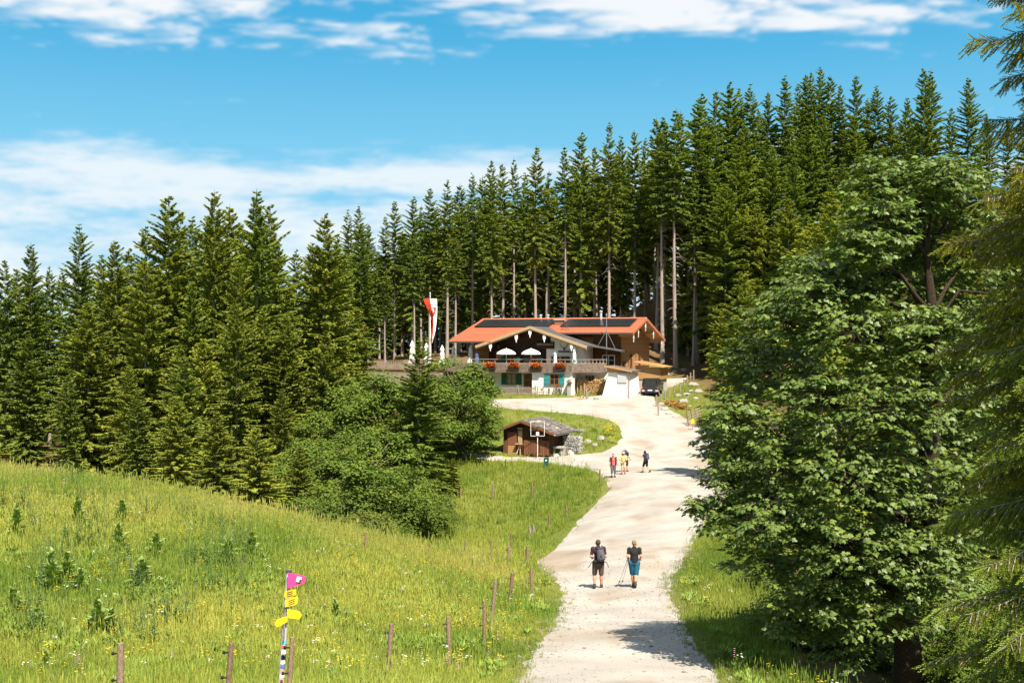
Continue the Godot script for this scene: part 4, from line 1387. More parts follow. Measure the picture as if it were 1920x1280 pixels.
func roof_slab(mb: MB, a: Vector3, b: Vector3, c: Vector3, d: Vector3, t: float, rows: int) -> void:
	# a-b along the ridge, d-c along the eave; overlapping courses of tiles, each a little proud of the next
	var n := (b - a).cross(d - a).normalized()
	if n.y < 0: n = -n
	for k in rows:
		var p := a.lerp(d, float(k) / rows)
		var q := b.lerp(c, float(k) / rows)
		var p2 := a.lerp(d, float(k + 1) / rows)
		var q2 := b.lerp(c, float(k + 1) / rows)
		var lo := n * (t - 0.05)
		var g := jit(0.88, 1.1)
		mb.col = Color(g, g * jit(0.95, 1.03), g)
		mb.quad(p2 + n * t, q2 + n * t, q + lo, p + lo) if (q2 - p2).cross(q - p2).dot(n) > 0 else mb.quad(p + lo, q + lo, q2 + n * t, p2 + n * t)
		mb.quad(p2, q2, q2 + n * t, p2 + n * t)
		mb.quad(p, p2, p2 + n * t, p + lo)
		mb.quad(q2, q, q + lo, q2 + n * t)
	mb.quad(a, b, c, d)
	mb.quad(a, a + n * t, b + n * t, b)

func make_house() -> void:
	rng.seed = 1212
	var H := thing("guest_house", "alpine guest house with red tiled roof, solar panels and white plastered ground floor", "house", HOUSE_AT, HOUSE_TURN)
	var mb := MB.new()
	# ---- walls
	mb.bb(Vector3(-5.6, -1.2, -9.0), Vector3(0.75, 2.55, 0.0))
	mb.bb(Vector3(0.75, -1.2, -9.0), Vector3(5.35, 2.55, 1.35))
	mb.bb(Vector3(5.35, -1.2, -9.0), Vector3(9.3, 2.55, -0.9))
	mb.bb(Vector3(-8.2, -1.2, -17.4), Vector3(9.25, 2.9, -9.0))
	put(mb.mesh(), "ground_floor_wall", M.plaster, H)
	mb = MB.new()
	mb.slab(PackedVector2Array([Vector2(1.95, 2.7), Vector2(6.15, 2.7), Vector2(6.15, 5.38), Vector2(2.45, 6.60), Vector2(2.45, 5.6), Vector2(1.95, 5.0)]), 0.3, Transform3D(Basis(), Vector3(0, 0, -0.2)))
	mb.bb(Vector3(5.85, 2.55, -4.0), Vector3(6.15, 5.3, -0.35))
	put(mb.mesh(), "upper_wall", M.plaster, H)
	var under := func(y): return [maxf(-4.9, 0.55 - (7.25 - y) / 0.33), minf(2.5 if y > 5.0 else 1.95, 0.55 + (7.25 - y) / 0.33)]
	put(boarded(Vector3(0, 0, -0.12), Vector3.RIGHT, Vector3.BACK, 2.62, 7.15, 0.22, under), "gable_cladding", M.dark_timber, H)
	mb = MB.new()
	mb.bb(Vector3(-4.9, 2.55, -5.0), Vector3(-4.7, 5.3, -0.2))
	mb.bb(Vector3(-7.7, 2.55, -9.0), Vector3(-4.9, 5.2, -2.2))
	put(mb.mesh(), "side_wall", M.brown_timber, H)
	put(boarded(Vector3(0, 0, -2.15), Vector3.RIGHT, Vector3.BACK, 2.62, 5.5, 0.24, func(_y): return [-7.7, -4.9]), "porch_cladding", M.fresh_timber, H)
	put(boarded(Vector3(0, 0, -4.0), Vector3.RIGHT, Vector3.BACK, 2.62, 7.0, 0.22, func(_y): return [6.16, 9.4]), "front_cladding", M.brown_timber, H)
	put(boarded(Vector3(9.4, 0, 0), Vector3(0, 0, -1), Vector3.RIGHT, 2.3, 8.2, 0.24, func(y): return [maxf(4.0, 9.0 - (8.15 - y) * 4.0), minf(17.4, 9.0 + (8.15 - y) * 4.0)], 0.18), "gable_wall", M.honey_timber, H)
	mb = MB.new()
	mb.bb(Vector3(-7.7, 2.55, -17.3), Vector3(9.3, 5.9, -4.1))
	put(mb.mesh(), "wall_core", M.honey_timber, H)
	# ---- roofs
	mb = MB.new()
	roof_slab(mb, Vector3(0.4, 8.3, -9), Vector3(11.1, 8.3, -9), Vector3(11.1, 6.68, -2.5), Vector3(0.4, 6.68, -2.5), 0.14, 16)
	roof_slab(mb, Vector3(-9.1, 8.3, -9), Vector3(-4.4, 8.3, -9), Vector3(-4.4, 5.72, 1.3), Vector3(-9.1, 5.72, 1.3), 0.14, 26)
	for k in 12:
		# beside the front gable the courses end in its valley
		var x0 := -4.4 + 0.4 * k
		var zl := (0.98 + 0.33 * (0.35 - x0)) / 0.25 - 8.6
		roof_slab(mb, Vector3(x0, 8.3, -9), Vector3(x0 + 0.4, 8.3, -9), Vector3(x0 + 0.4, 8.3 - 0.25 * (zl + 9.0), zl), Vector3(x0, 8.3 - 0.25 * (zl + 9.0), zl), 0.14, int((zl + 9.0) / 0.396))
	roof_slab(mb, Vector3(-9.1, 8.3, -9.02), Vector3(11.1, 8.3, -9.02), Vector3(11.1, 5.90, -18.6), Vector3(-9.1, 5.90, -18.6), 0.14, 24)
	mb.col = Color(1, 1, 1)
	mb.tube([Vector3(-9.15, 8.46, -9), Vector3(11.15, 8.46, -9)], [0.11, 0.11], 8)
	var red := put(mb.mesh(), "main_roof", M.red_tile, H)
	mb = MB.new()
	for e in [[Vector3(11.12, 8.33, -9), Vector3(11.12, 6.70, -2.45)], [Vector3(11.12, 8.33, -9.02), Vector3(11.12, 5.92, -18.65)], [Vector3(-9.12, 8.33, -9), Vector3(-9.12, 5.74, 1.35)]]:
		mb = MB.new()
		mb.bar(e[0], e[1], 0.07, 0.34)
		put(mb.mesh(), "verge_board", M.red_tile, red)
	for e in [[Vector3(0.4, 6.66, -2.45), Vector3(11.1, 6.66, -2.45)], [Vector3(-9.1, 5.70, 1.36), Vector3(-5.2, 5.70, 1.36)]]:
		mb = MB.new()
		mb.bar(e[0], e[1], 0.12, 0.12)
		put(mb.mesh(), "gutter", M.dark_metal, red)
	mb = MB.new()
	mb.quad(Vector3(11.05, 6.62, -2.5), Vector3(11.05, 8.22, -9), Vector3(9.4, 8.22, -9), Vector3(9.4, 6.62, -2.5))
	mb.quad(Vector3(11.05, 8.22, -9), Vector3(11.05, 5.84, -18.5), Vector3(9.4, 5.84, -18.5), Vector3(9.4, 8.22, -9))
	put(mb.mesh(), "soffit", M.fresh_timber, red)
	# purlins of the right gable with pale pointed ends
	for e in [[-3.4, 6.75], [-5.6, 7.3], [-9.0, 8.0], [-13.0, 7.15], [-17.4, 6.05]]:
		mb = MB.new()
		mb.bb(Vector3(9.3, e[1] - 0.42, e[0] - 0.11), Vector3(10.9, e[1] - 0.12, e[0] + 0.11))
		put(mb.mesh(), "purlin", M.fresh_timber, H)
		mb = MB.new()
		mb.slab(PackedVector2Array([Vector2(-0.15, 0.1), Vector2(0.15, 0.1), Vector2(0.15, -0.45), Vector2(0.08, -0.6), Vector2(0, -0.95), Vector2(-0.08, -0.6), Vector2(-0.15, -0.45)]), 0.08, Transform3D(Basis(Vector3.UP, PI / 2), Vector3(10.98, e[1] - 0.1, e[0])))
		put(mb.mesh(), "purlin_end", M.white_paint, H)
	# the front gable roof, dark
	mb = MB.new()
	var R := Vector3(0.55, 7.32, 0)
	roof_slab(mb, R + Vector3(0, 0, -6.0), R + Vector3(0, 0, 1.5), Vector3(-5.8, 5.22, 1.5), Vector3(-5.8, 5.22, -4.0), 0.16, 14)
	roof_slab(mb, R + Vector3(0, 0, 1.5), R + Vector3(0, 0, -6.0), Vector3(7.0, 5.19, -4.0), Vector3(7.0, 5.19, 1.5), 0.16, 18)
	roof_slab(mb, Vector3(7.0, 5.22, -0.6), Vector3(7.0, 5.22, -4.0), Vector3(10.0, 4.72, -4.0), Vector3(10.0, 4.72, -1.6), 0.14, 8)
	var grey := put(mb.mesh(), "front_roof", M.slate, H)
	for s in [-1.0, 1.0]:
		var foot := Vector3(-5.86, 5.20, 1.56) if s < 0 else Vector3(7.06, 5.17, 1.56)
		mb = MB.new()
		mb.bar(R + Vector3(0, 0.02, 1.56), foot, 0.06, 0.30)
		put(mb.mesh(), "barge_board", M.pale_timber, grey)
		mb = MB.new()
		mb.bar(R + Vector3(0, -0.19, 1.48), foot + Vector3(0, -0.21, -0.08), 0.06, 0.16)
		put(mb.mesh(), "soffit_board", M.honey_timber, grey)
	for e in [[Vector3(7.0, 5.15, 1.5), Vector3(7.0, 5.15, -0.6)], [Vector3(10.0, 4.66, -1.6), Vector3(10.0, 4.66, -4.0)]]:
		mb = MB.new()
		mb.bar(e[0], e[1], 0.1, 0.1)
		put(mb.mesh(), "gutter", M.dark_metal, grey)
	for e in [[-4.1, 5.65], [-1.05, 6.62], [0.55, 7.15], [2.2, 6.62], [5.3, 5.65]]:
		mb = MB.new()
		mb.bb(Vector3(e[0] - 0.12, e[1] - 0.4, -0.1), Vector3(e[0] + 0.12, e[1] - 0.12, 1.38))
		put(mb.mesh(), "purlin", M.dark_timber, H)
		mb = MB.new()
		mb.slab(PackedVector2Array([Vector2(-0.16, 0.08), Vector2(0.16, 0.08), Vector2(0.16, -0.42), Vector2(0.09, -0.5), Vector2(0.0, -0.86), Vector2(-0.09, -0.5), Vector2(-0.16, -0.42)]), 0.08, Transform3D(Basis(), Vector3(e[0], e[1] - 0.1, 1.44)))
		put(mb.mesh(), "purlin_end", M.white_paint, H)
	# ---- solar panels, each its own
	var pn := Vector3(0, 6.5, 1.62).normalized()
	var shape := MB.new()
	shape.box(Vector3.ZERO, Vector3(0.99, 0.05, 1.74))
	var sp := shape.mesh()
	for row in 2:
		for k in 18:
			var x := -8.1 + k * 1.03
			if x > 0.4 and x < 1.9: continue
			if x > 10.2: continue
			var z := -8.45 + 0.9 + row * 1.79
			var y := 8.3 - 0.25 * (z + 9.0) + 0.26
			put(sp, "solar_panel", M.solar, red, Transform3D(Basis(Vector3.RIGHT, atan(0.25)), Vector3(x + (0.25 if x > 1 else 0.0), y, z)))
	# ---- chimney, vents, aerials
	mb = MB.new()
	mb.bb(Vector3(0.95, 6.6, -6.9), Vector3(1.9, 8.25, -6.1))
	var ch := put(mb.mesh(), "chimney", M.brick, H)
	mb = MB.new()
	mb.bb(Vector3(0.85, 8.25, -7.0), Vector3(2.0, 8.38, -6.0))
	put(mb.mesh(), "chimney_cap", M.concrete, ch)
	for e in [[-1.8, -9.2, 0.62], [-0.9, -9.2, 0.62], [5.9, -8.2, 1.0]]:
		mb = MB.new()
		mb.lathe(Vector3(e[0], 8.2, e[1]), [Vector2(0.14, 0.0), Vector2(0.14, e[2]), Vector2(0.2, e[2] + 0.02), Vector2(0.2, e[2] + 0.14), Vector2(0.0, e[2] + 0.2)], 10)
		put(mb.mesh(), "roof_vent", M.metal, H)
	mb = MB.new()
	mb.tube([Vector3(3.1, 6.5, -3.6), Vector3(3.1, 8.9, -3.6)], [0.035, 0.03], 6)
	mb.tube([Vector3(2.2, 6.6, -3.2), Vector3(3.1, 7.7, -3.6)], [0.03, 0.03], 6)
	mb.tube([Vector3(4.1, 6.1, -3.2), Vector3(3.1, 7.7, -3.6)], [0.03, 0.03], 6)
	mb.tube([Vector3(2.6, 8.75, -3.6), Vector3(3.6, 8.75, -3.6)], [0.02, 0.02], 5)
	put(mb.mesh(), "aerial", M.dark_metal, H)
	mb = MB.new()
	mb.tube([Vector3(8.35, 2.2, -1.7), Vector3(8.35, 8.7, -1.7)], [0.06, 0.055], 8)
	mb.tube([Vector3(7.3, 5.2, -1.7), Vector3(8.35, 7.0, -1.7)], [0.035, 0.035], 5)
	mb.tube([Vector3(9.2, 5.0, -2.2), Vector3(8.35, 7.0, -1.7)], [0.035, 0.035], 5)
	mb.lathe(Vector3(8.35, 8.6, -1.7), [Vector2(0.09, 0.0), Vector2(0.09, 0.2), Vector2(0.0, 0.3)], 8)
	put(mb.mesh(), "flue_pipe", mat("flue_grey", Color(0.17, 0.175, 0.18), 0.5), H)
	# ---- windows and doors
	window(H, Vector3(-2.25, 3.55, 0.0), 1.0, 1.05, Basis(), "window_frame", "shutter_deep", 0.55)
	window(H, Vector3(0.45, 3.55, 0.0), 1.0, 1.05, Basis(), "window_frame", "shutter_deep", 0.55)
	window(H, Vector3(3.0, 3.62, 0.02), 0.85, 1.05, Basis(), "window_frame")
	window(H, Vector3(4.15, 3.62, 0.02), 0.95, 1.05, Basis(), "window_frame")
	window(H, Vector3(-2.1, 1.62, 0.06), 1.05, 1.15, Basis(), "window_frame", "shutter_green", 0.58, 2, "curtain")
	window(H, Vector3(-5.0, 1.35, 0.06), 0.75, 0.8, Basis(), "window_frame", "shutter_green", 0.36)
	window(H, Vector3(3.35, 1.66, 1.41), 1.0, 1.1, Basis(), "window_frame", "shutter_teal", 0.56)
	for x in [6.35, 6.7, 7.05]:
		window(H, Vector3(x, 1.75, -0.84), 0.18, 0.55, Basis(), "window_frame", "", 0.0, 1)
	window(H, Vector3(8.0, 3.62, -3.9), 1.35, 1.25, Basis(), "white_paint", "", 0.0, 2)
	var gb := Basis(Vector3.UP, PI / 2)
	window(H, Vector3(9.45, 3.6, -8.2), 0.6, 1.35, gb, "brown_timber", "", 0.0, 1)
	window(H, Vector3(9.45, 3.6, -12.2), 0.6, 1.35, gb, "brown_timber", "", 0.0, 1)
	mb = MB.new()
	mb.bb(Vector3(9.42, 1.4, -5.6), Vector3(9.5, 3.5, -4.7))
	put(mb.mesh(), "side_door", M.brown_timber, H)
	mb = MB.new()
	mb.bb(Vector3(-0.68, -0.1, 0.0), Vector3(0.72, 2.22, 0.08))
	var door := put(mb.mesh(), "door", M.window_frame, H)
	for y in [0.55, 1.2, 1.85]:
		for x in [-0.3, 0.32]:
			mb = MB.new()
			mb.bb(Vector3(x - 0.24, y - 0.24, 0.06), Vector3(x + 0.24, y + 0.24, 0.11))
			put(mb.mesh(), "panel", M.brown_timber, door)
	mb = MB.new()
	mb.tube([Vector3(0.6, 1.0, 0.08), Vector3(0.6, 1.0, 0.15), Vector3(0.48, 1.0, 0.15)], [0.015, 0.015, 0.015], 5)
	put(mb.mesh(), "handle", M.metal, door)
	mb = MB.new()
	mb.bb(Vector3(-4.0, 2.65, -1.4), Vector3(-3.1, 4.7, -0.06))
	put(mb.mesh(), "porch_door", M.fresh_timber, H)
	# ---- name board, beam, antlers, lantern
	mb = MB.new()
	mb.bb(Vector3(0.7, 5.0, 0.0), Vector3(2.9, 5.75, 0.14))
	put(mb.mesh(), "sign_board", M.dark_timber, H)
	mb = MB.new()
	for k in 13:
		mb.box(Vector3(0.95 + k * 0.145, 5.48 + jit(-0.012, 0.012), 0.16), Vector3(jit(0.07, 0.11), jit(0.14, 0.2), 0.03))
	put(mb.mesh(), "lettering", M.grey_timber, H)
	mb = MB.new()
	mb.bb(Vector3(3.35, 4.62, -0.02), Vector3(5.4, 4.76, 0.12))
	put(mb.mesh(), "lintel_beam", M.dark_timber, H)
	mb = MB.new()
	for s in [-1.0, 1.0]:
		mb.tube([Vector3(4.05 + s * 0.06, 5.05, 0.1), Vector3(4.05 + s * 0.35, 5.3, 0.2), Vector3(4.05 + s * 0.5, 5.6, 0.18), Vector3(4.05 + s * 0.32, 5.82, 0.2)], [0.035, 0.03, 0.025, 0.01], 5)
		mb.tube([Vector3(4.05 + s * 0.35, 5.3, 0.2), Vector3(4.05 + s * 0.45, 5.36, 0.34)], [0.02, 0.006], 4)
	mb.lathe(Vector3(4.05, 4.82, 0.12), [Vector2(0.0, 0.0), Vector2(0.07, 0.05), Vector2(0.1, 0.2), Vector2(0.05, 0.3), Vector2(0.0, 0.32)], 8)
	put(mb.mesh(), "antlers", M.dark_timber, H)
	mb = MB.new()
	mb.lathe(Vector3(-3.55, 5.0, 0.35), [Vector2(0.0, 0.0), Vector2(0.09, 0.03), Vector2(0.13, 0.3), Vector2(0.17, 0.32), Vector2(0.0, 0.45)], 6)
	put(mb.mesh(), "lantern", M.dark_metal, H)
	# ---- balcony: floor, posts, handrail, shingled parapet
	mb = MB.new()
	mb.bb(Vector3(-9.6, 2.52, 0.02), Vector3(5.35, 2.66, 1.55))
	mb.slab(PackedVector2Array([Vector2(5.35, 1.55), Vector2(5.35, -4.0), Vector2(9.4, -4.0), Vector2(9.4, -1.7), Vector2(8.55, -0.5)]), 0.14, Transform3D(Basis(Vector3.RIGHT, Vector3.BACK, Vector3.DOWN), Vector3(0, 2.59, 0)))
	var bal := put(mb.mesh(), "balcony", M.grey_timber, H)
	var line := [Vector3(-9.6, 0, 1.6), Vector3(5.3, 0, 1.6), Vector3(7.3, 0, 0.75), Vector3(8.55, 0, -0.45)]
	mb = MB.new()
	for k in 3:
		var p: Vector3 = line[k]
		var q: Vector3 = line[k + 1]
		var n := int(p.distance_to(q) / 0.16)
		var along := (q - p).normalized()
		var out := along.cross(Vector3.UP)
		for row in 8:
			for j in n:
				var g := jit(0.6, 1.25)
				mb.col = Color(g, g * jit(0.94, 1.0), g * jit(0.9, 1.0))
				var w := p.distance_to(q) / n
				mb.box(p + along * (j + 0.5 + (0.5 if row % 2 else 0.0)) * w + Vector3(0, 2.50 + row * 0.118, 0) + out * (0.012 + jit(0, 0.012)), Vector3(w - 0.012, 0.15, 0.022), Basis(along, Vector3.UP, along.cross(Vector3.UP)) * Basis(Vector3.RIGHT, -0.09))
	var ss := put(mb.mesh(), "shingles", M.shingle, bal)
	ss.set_meta("kind", "stuff")
	for k in 3:
		var p: Vector3 = line[k]
		var q: Vector3 = line[k + 1]
		mb = MB.new()
		mb.bar(p + Vector3(0, 3.84, 0), q + Vector3(0, 3.84, 0), 0.12, 0.07)
		put(mb.mesh(), "handrail", M.grey_timber, bal)
		mb = MB.new()
		mb.bar(p + Vector3(0, 3.42, -0.03), q + Vector3(0, 3.42, -0.03), 0.1, 0.06)
		put(mb.mesh(), "parapet_cap", M.grey_timber, bal)
		var n := maxi(2, int(p.distance_to(q) / (1.35 if k == 0 else 0.42)))
		for j in n:
			mb = MB.new()
			var c := p.lerp(q, (j + 0.5) / n)
			mb.bb(c + Vector3(-0.045, 2.6, -0.1), c + Vector3(0.045, 3.81, -0.01))
			put(mb.mesh(), "rail_post", M.grey_timber, bal)
	# ---- terrace beside the house
	mb = MB.new()
	mb.bb(Vector3(-19.5, -3.0, -7.5), Vector3(-9.6, 2.5, 1.4))
	put(mb.mesh(), "terrace", M.grey_timber, H)
	mb = MB.new()
	mb.bb(Vector3(-19.6, 2.5, -7.6), Vector3(-9.6, 2.62, 1.5))
	put(mb.mesh(), "terrace_deck", M.brown_timber, H)
	# splayed white outbuilding, garage
	mb = MB.new()
	var P := [Vector3(8.75, -0.6, 2.0), Vector3(11.7, -0.6, 2.0), Vector3(12.2, -0.6, -1.6), Vector3(9.2, -0.6, -1.6)]
	var T := [Vector3(9.5, 2.5, 1.7), Vector3(11.7, 2.5, 1.7), Vector3(11.9, 2.5, -1.6), Vector3(9.5, 2.5, -1.6)]
	for k in 4:
		mb.quad(P[k], P[(k + 1) % 4], T[(k + 1) % 4], T[k])
	mb.quad(T[0], T[1], T[2], T[3])
	put(mb.mesh(), "garage_wall", M.plaster, H)
	mb = MB.new()
	mb.bb(Vector3(10.55, 1.45, 1.75), Vector3(11.55, 2.42, 1.92))
	put(mb.mesh(), "garage_window", M.metal, H)
	mb = MB.new()
	roof_slab(mb, Vector3(9.2, 3.15, 2.1), Vector3(9.2, 3.15, -1.8), Vector3(12.2, 2.62, -1.8), Vector3(12.2, 2.62, 2.1), 0.08, 6)
	put(mb.mesh(), "garage_roof", M.shingle, H)
	mb = MB.new()
	mb.slab(PackedVector2Array([Vector2(9.35, 2.5), Vector2(11.7, 2.5), Vector2(11.7, 2.68), Vector2(9.35, 3.10)]), 0.08, Transform3D(Basis(), Vector3(0, 0, 1.72)))
	mb.bar(Vector3(9.15, 3.17, 2.14), Vector3(12.2, 2.63, 2.14), 0.06, 0.16)
	put(mb.mesh(), "garage_gable", M.fresh_timber, H)
	mb = MB.new()
	mb.tube([Vector3(11.95, 2.55, 2.05), Vector3(11.85, 2.3, 1.95), Vector3(11.82, -0.3, 2.1)], [0.05, 0.05, 0.05], 6)
	put(mb.mesh(), "downpipe", M.brick, H)
	# timber store on a concrete base behind it
	mb = MB.new()
	mb.bb(Vector3(11.6, -0.6, -6.5), Vector3(14.0, 1.65, -2.6))
	put(mb.mesh(), "store_base", M.concrete, H)
	put(boarded(Vector3(0, 0, -2.55), Vector3.RIGHT, Vector3.BACK, 1.66, 3.2, 0.19, func(y): return [11.4, 14.2 if y < 2.9 else 12.9], 0.15), "store_front", M.fresh_timber, H)
	put(boarded(Vector3(14.15, 0, 0), Vector3(0, 0, -1), Vector3.RIGHT, 1.66, 2.95, 0.19, func(_y): return [2.5, 6.4], 0.15), "store_side", M.honey_timber, H)
	mb = MB.new()
	mb.bb(Vector3(11.5, 1.66, -6.4), Vector3(14.1, 2.9, -2.62))
	roof_slab(mb, Vector3(11.2, 3.55, -2.1), Vector3(11.2, 3.55, -6.8), Vector3(14.6, 2.95, -6.8), Vector3(14.6, 2.95, -2.1), 0.1, 6)
	put(mb.mesh(), "store_roof", M.fresh_timber, H)
	print("house parts ", H.get_child_count())

func hp(v: Vector3) -> Vector3:
	return HOUSE_AT + Basis(Vector3.UP, HOUSE_TURN) * v

# ------------------------------------------------------------------ what stands on the balcony and the terrace
func make_terrace_things() -> void:
	rng.seed = 99
	mat("canvas", Color(0.80, 0.80, 0.77), 0.85)
	mat("canvas_blue", Color(0.10, 0.13, 0.28), 0.85)
	mat("canvas_aqua", Color(0.66, 0.78, 0.78), 0.85)
	var fm := mat("geranium", Color(1, 1, 1), 0.6)
	leafy(fm, Color(0.4, 0.35, 0.3))
	# flower boxes
	for k in 4:
		var x: float = [-4.0, -1.2, 1.4, 4.1][k]
		var o := thing("flower_box", "dark box of orange-red geraniums hung on the shingled balcony", "flower box", hp(Vector3(x, 2.72, 1.78)), HOUSE_TURN, "flower boxes on the balcony")
		var mb := MB.new()
		mb.bb(Vector3(-0.6, 0.0, -0.12), Vector3(0.6, 0.3, 0.14))
		put(mb.mesh(), "box", M.dark_timber, o)
		put(flower_heap(Vector3(0.74, 0.36, 0.26), Vector3(0, 0.52, 0.04), 420), "geraniums", fm, o)
	# open parasols
	for k in 2:
		var o := thing("open_parasol", ["open white parasol over the balcony table by the timber doorway", "open white parasol over the balcony table before the white wall"][k], "parasol", hp(Vector3([-2.4, 0.5][k], 2.66, 0.95)), HOUSE_TURN, "open parasols on the balcony")
		var mb := MB.new()
		mb.tube([Vector3(0, 0, 0), Vector3(0, 2.35, 0)], [0.03, 0.025], 6)
		put(mb.mesh(), "pole", M.white_paint, o)
		mb = MB.new()
		mb.lathe(Vector3.ZERO, [Vector2(1.12, 1.72), Vector2(1.10, 1.86), Vector2(0.85, 2.06), Vector2(0.5, 2.22), Vector2(0.16, 2.32), Vector2(0.0, 2.36)], 10)
		put(mb.mesh(), "canopy", M.canvas, o)
		mb = MB.new()
		mb.lathe(Vector3.ZERO, [Vector2(0.0, 2.35), Vector2(0.05, 2.37), Vector2(0.0, 2.48)], 6)
		put(mb.mesh(), "finial", M.white_paint, o)
		mb = MB.new()
		mb.lathe(Vector3.ZERO, [Vector2(0.25, 0.0), Vector2(0.25, 0.05), Vector2(0.06, 0.12)], 10)
		put(mb.mesh(), "foot", M.concrete, o)
	# folded parasols: place, height, canvas
	var folded := [
		[Vector3(3.25, 2.66, 0.8), 2.2, 0.22, "canvas_aqua", "small folded pale parasol before the brown-framed balcony window"], [Vector3(5.55, 2.66, 1.2), 2.75, 0.24, "canvas_aqua", "folded pale parasol at the bend of the balcony rail"],
		[Vector3(-14.2, 2.62, 0.2), 3.35, 0.36, "canvas", "tallest folded white parasol behind the picket fence of the terrace"], [Vector3(-12.4, 2.62, 0.2), 3.1, 0.34, "canvas", "folded white parasol beside the flagpole"], [Vector3(-10.8, 2.62, -0.6), 2.8, 0.32, "canvas", "folded white parasol on the terrace next to the flag"],
		[Vector3(-9.4, 2.66, -0.6), 2.75, 0.30, "canvas", "folded white parasol where terrace and balcony meet"], [Vector3(-6.9, 2.66, 0.4), 2.85, 0.30, "canvas", "folded white parasol under the low red eave"], [Vector3(-5.85, 2.66, 1.1), 2.05, 0.28, "canvas_blue", "folded dark blue parasol at the corner of the balcony"],
	]
	for f in folded:
		var o := thing("folded_parasol", f[4], "parasol", hp(f[0]), HOUSE_TURN + jit(0, TAU), "folded parasols")
		var h: float = f[1]
		var r: float = f[2]
		var mb := MB.new()
		mb.tube([Vector3(0, 0, 0), Vector3(0, h - 0.05, 0)], [0.03, 0.025], 6)
		put(mb.mesh(), "pole", M.white_paint, o)
		mb = MB.new()
		# gathered cloth: a star-shaped hem that narrows to the strap and the tip
		var prof := [[0.20, 1.0, 0.35], [0.32, 0.85, 0.3], [0.48, 0.62, 0.22], [0.62, 0.66, 0.2], [0.74, 0.55, 0.12], [0.80, 0.72, 0.15], [0.90, 0.42, 0.1], [0.98, 0.12, 0.0], [1.0, 0.02, 0.0]]
		for k in prof.size() - 1:
			for s in 16:
				var q := []
				for e in [[k, s + 1], [k, s], [k + 1, s], [k + 1, s + 1]]:
					var pr: Array = prof[e[0]]
					var a: float = TAU * e[1] / 16.0
					var rad: float = r * pr[1] * (1.0 + pr[2] * (1.0 if int(e[1]) % 2 else -1.0))
					q.append(Vector3(cos(a) * rad, pr[0] * h, sin(a) * rad))
				mb.quad(q[0], q[1], q[2], q[3])
		put(mb.mesh(), "canopy", M[f[3]], o)
		mb = MB.new()
		mb.lathe(Vector3.ZERO, [Vector2(0.28, 0.0), Vector2(0.28, 0.06), Vector2(0.06, 0.14)], 10)
		put(mb.mesh(), "foot", M.concrete, o)
	# tables with benches
	for k in 5:
		var at_: Vector3 = [Vector3(-3.3, 2.66, 0.8), Vector3(-0.6, 2.66, 0.8), Vector3(2.2, 2.66, 0.8), Vector3(-12.9, 2.62, 0.1), Vector3(-15.6, 2.62, 0.1)][k]
		var o := thing("beer_table", ["orange wooden table with benches on the balcony, by the timber doorway", "orange wooden table with benches on the balcony, between the open parasols", "orange wooden table with benches on the balcony, before the white wall", "orange wooden table with benches on the terrace, by the flagpole", "orange wooden table with benches at the far end of the terrace"][k], "table", hp(at_), HOUSE_TURN)
		var mb := MB.new()
		mb.bb(Vector3(-0.9, 0.72, -0.3), Vector3(0.9, 0.76, 0.3))
		put(mb.mesh(), "tabletop", M.fresh_timber, o)
		for x in [-0.7, 0.7]:
			mb = MB.new()
			mb.bar(Vector3(x, 0, -0.25), Vector3(x, 0.72, 0.1), 0.05, 0.05, Vector3.RIGHT)
			mb.bar(Vector3(x, 0, 0.25), Vector3(x, 0.72, -0.1), 0.05, 0.05, Vector3.RIGHT)
			put(mb.mesh(), "leg", M.dark_metal, o)
		for z in [-0.6, 0.6]:
			mb = MB.new()
			mb.bb(Vector3(-0.9, 0.42, z - 0.13), Vector3(0.9, 0.46, z + 0.13))
			for x in [-0.7, 0.7]:
				mb.bb(Vector3(x - 0.03, 0, z - 0.1), Vector3(x + 0.03, 0.42, z + 0.1))
			put(mb.mesh(), "bench", M.fresh_timber, o)
	# picket fence on the terrace edge
	var fo := thing("terrace_fence", "weathered grey picket fence along the edge of the terrace", "fence", hp(Vector3(-19.3, 2.55, 1.35)), HOUSE_TURN)
	for k in 62:
		var mb := MB.new()
		mb.slab(PackedVector2Array([Vector2(-0.045, -0.3), Vector2(0.045, -0.3), Vector2(0.045, 0.85 + jit(-0.06, 0.04)), Vector2(0, 0.98), Vector2(-0.045, 0.85)]), 0.03, Transform3D(Basis(Vector3.BACK, jit(-0.04, 0.04)), Vector3(k * 0.15, 0, 0.06)))
		put(mb.mesh(), "picket", M.grey_timber, fo)
	for y in [0.1, 0.65]:
		var mb := MB.new()
		mb.bb(Vector3(-0.1, y - 0.05, -0.03), Vector3(9.3, y + 0.05, 0.03))
		put(mb.mesh(), "rail", M.grey_timber, fo)
	for k in 5:
		var mb := MB.new()
		mb.bb(Vector3(k * 2.3 - 0.06, -0.4, -0.15), Vector3(k * 2.3 + 0.06, 1.15, -0.03))
		put(mb.mesh(), "post", M.grey_timber, fo)
	# flagpole with its long red and white banner
	var fp := hp(Vector3(-11.6, 2.6, 1.0))
	var fl := thing("flagpole", "tall flagpole with a long red and white banner bearing a red shield", "flag", fp, HOUSE_TURN * 0.2)
	var mb := MB.new()
	var d := -fp.z
	var sc := d / F
	mb.tube([Vector3(0, 0, 0), Vector3(0, at(788, 550, d).y - fp.y, 0)], [0.06, 0.04], 8)
	mb.lathe(Vector3(0, at(788, 550, d).y - fp.y, 0), [Vector2(0.0, -0.05), Vector2(0.08, 0.05), Vector2(0.0, 0.15)], 8)
	put(mb.mesh(), "pole", M.white_paint, fl)
	mb = MB.new()
	mb.bar(Vector3(-13.0 * sc, at(788, 559.5, d).y - fp.y, 0.12), Vector3(13.5 * sc, at(788, 559.5, d).y - fp.y, 0.12), 0.05, 0.05)
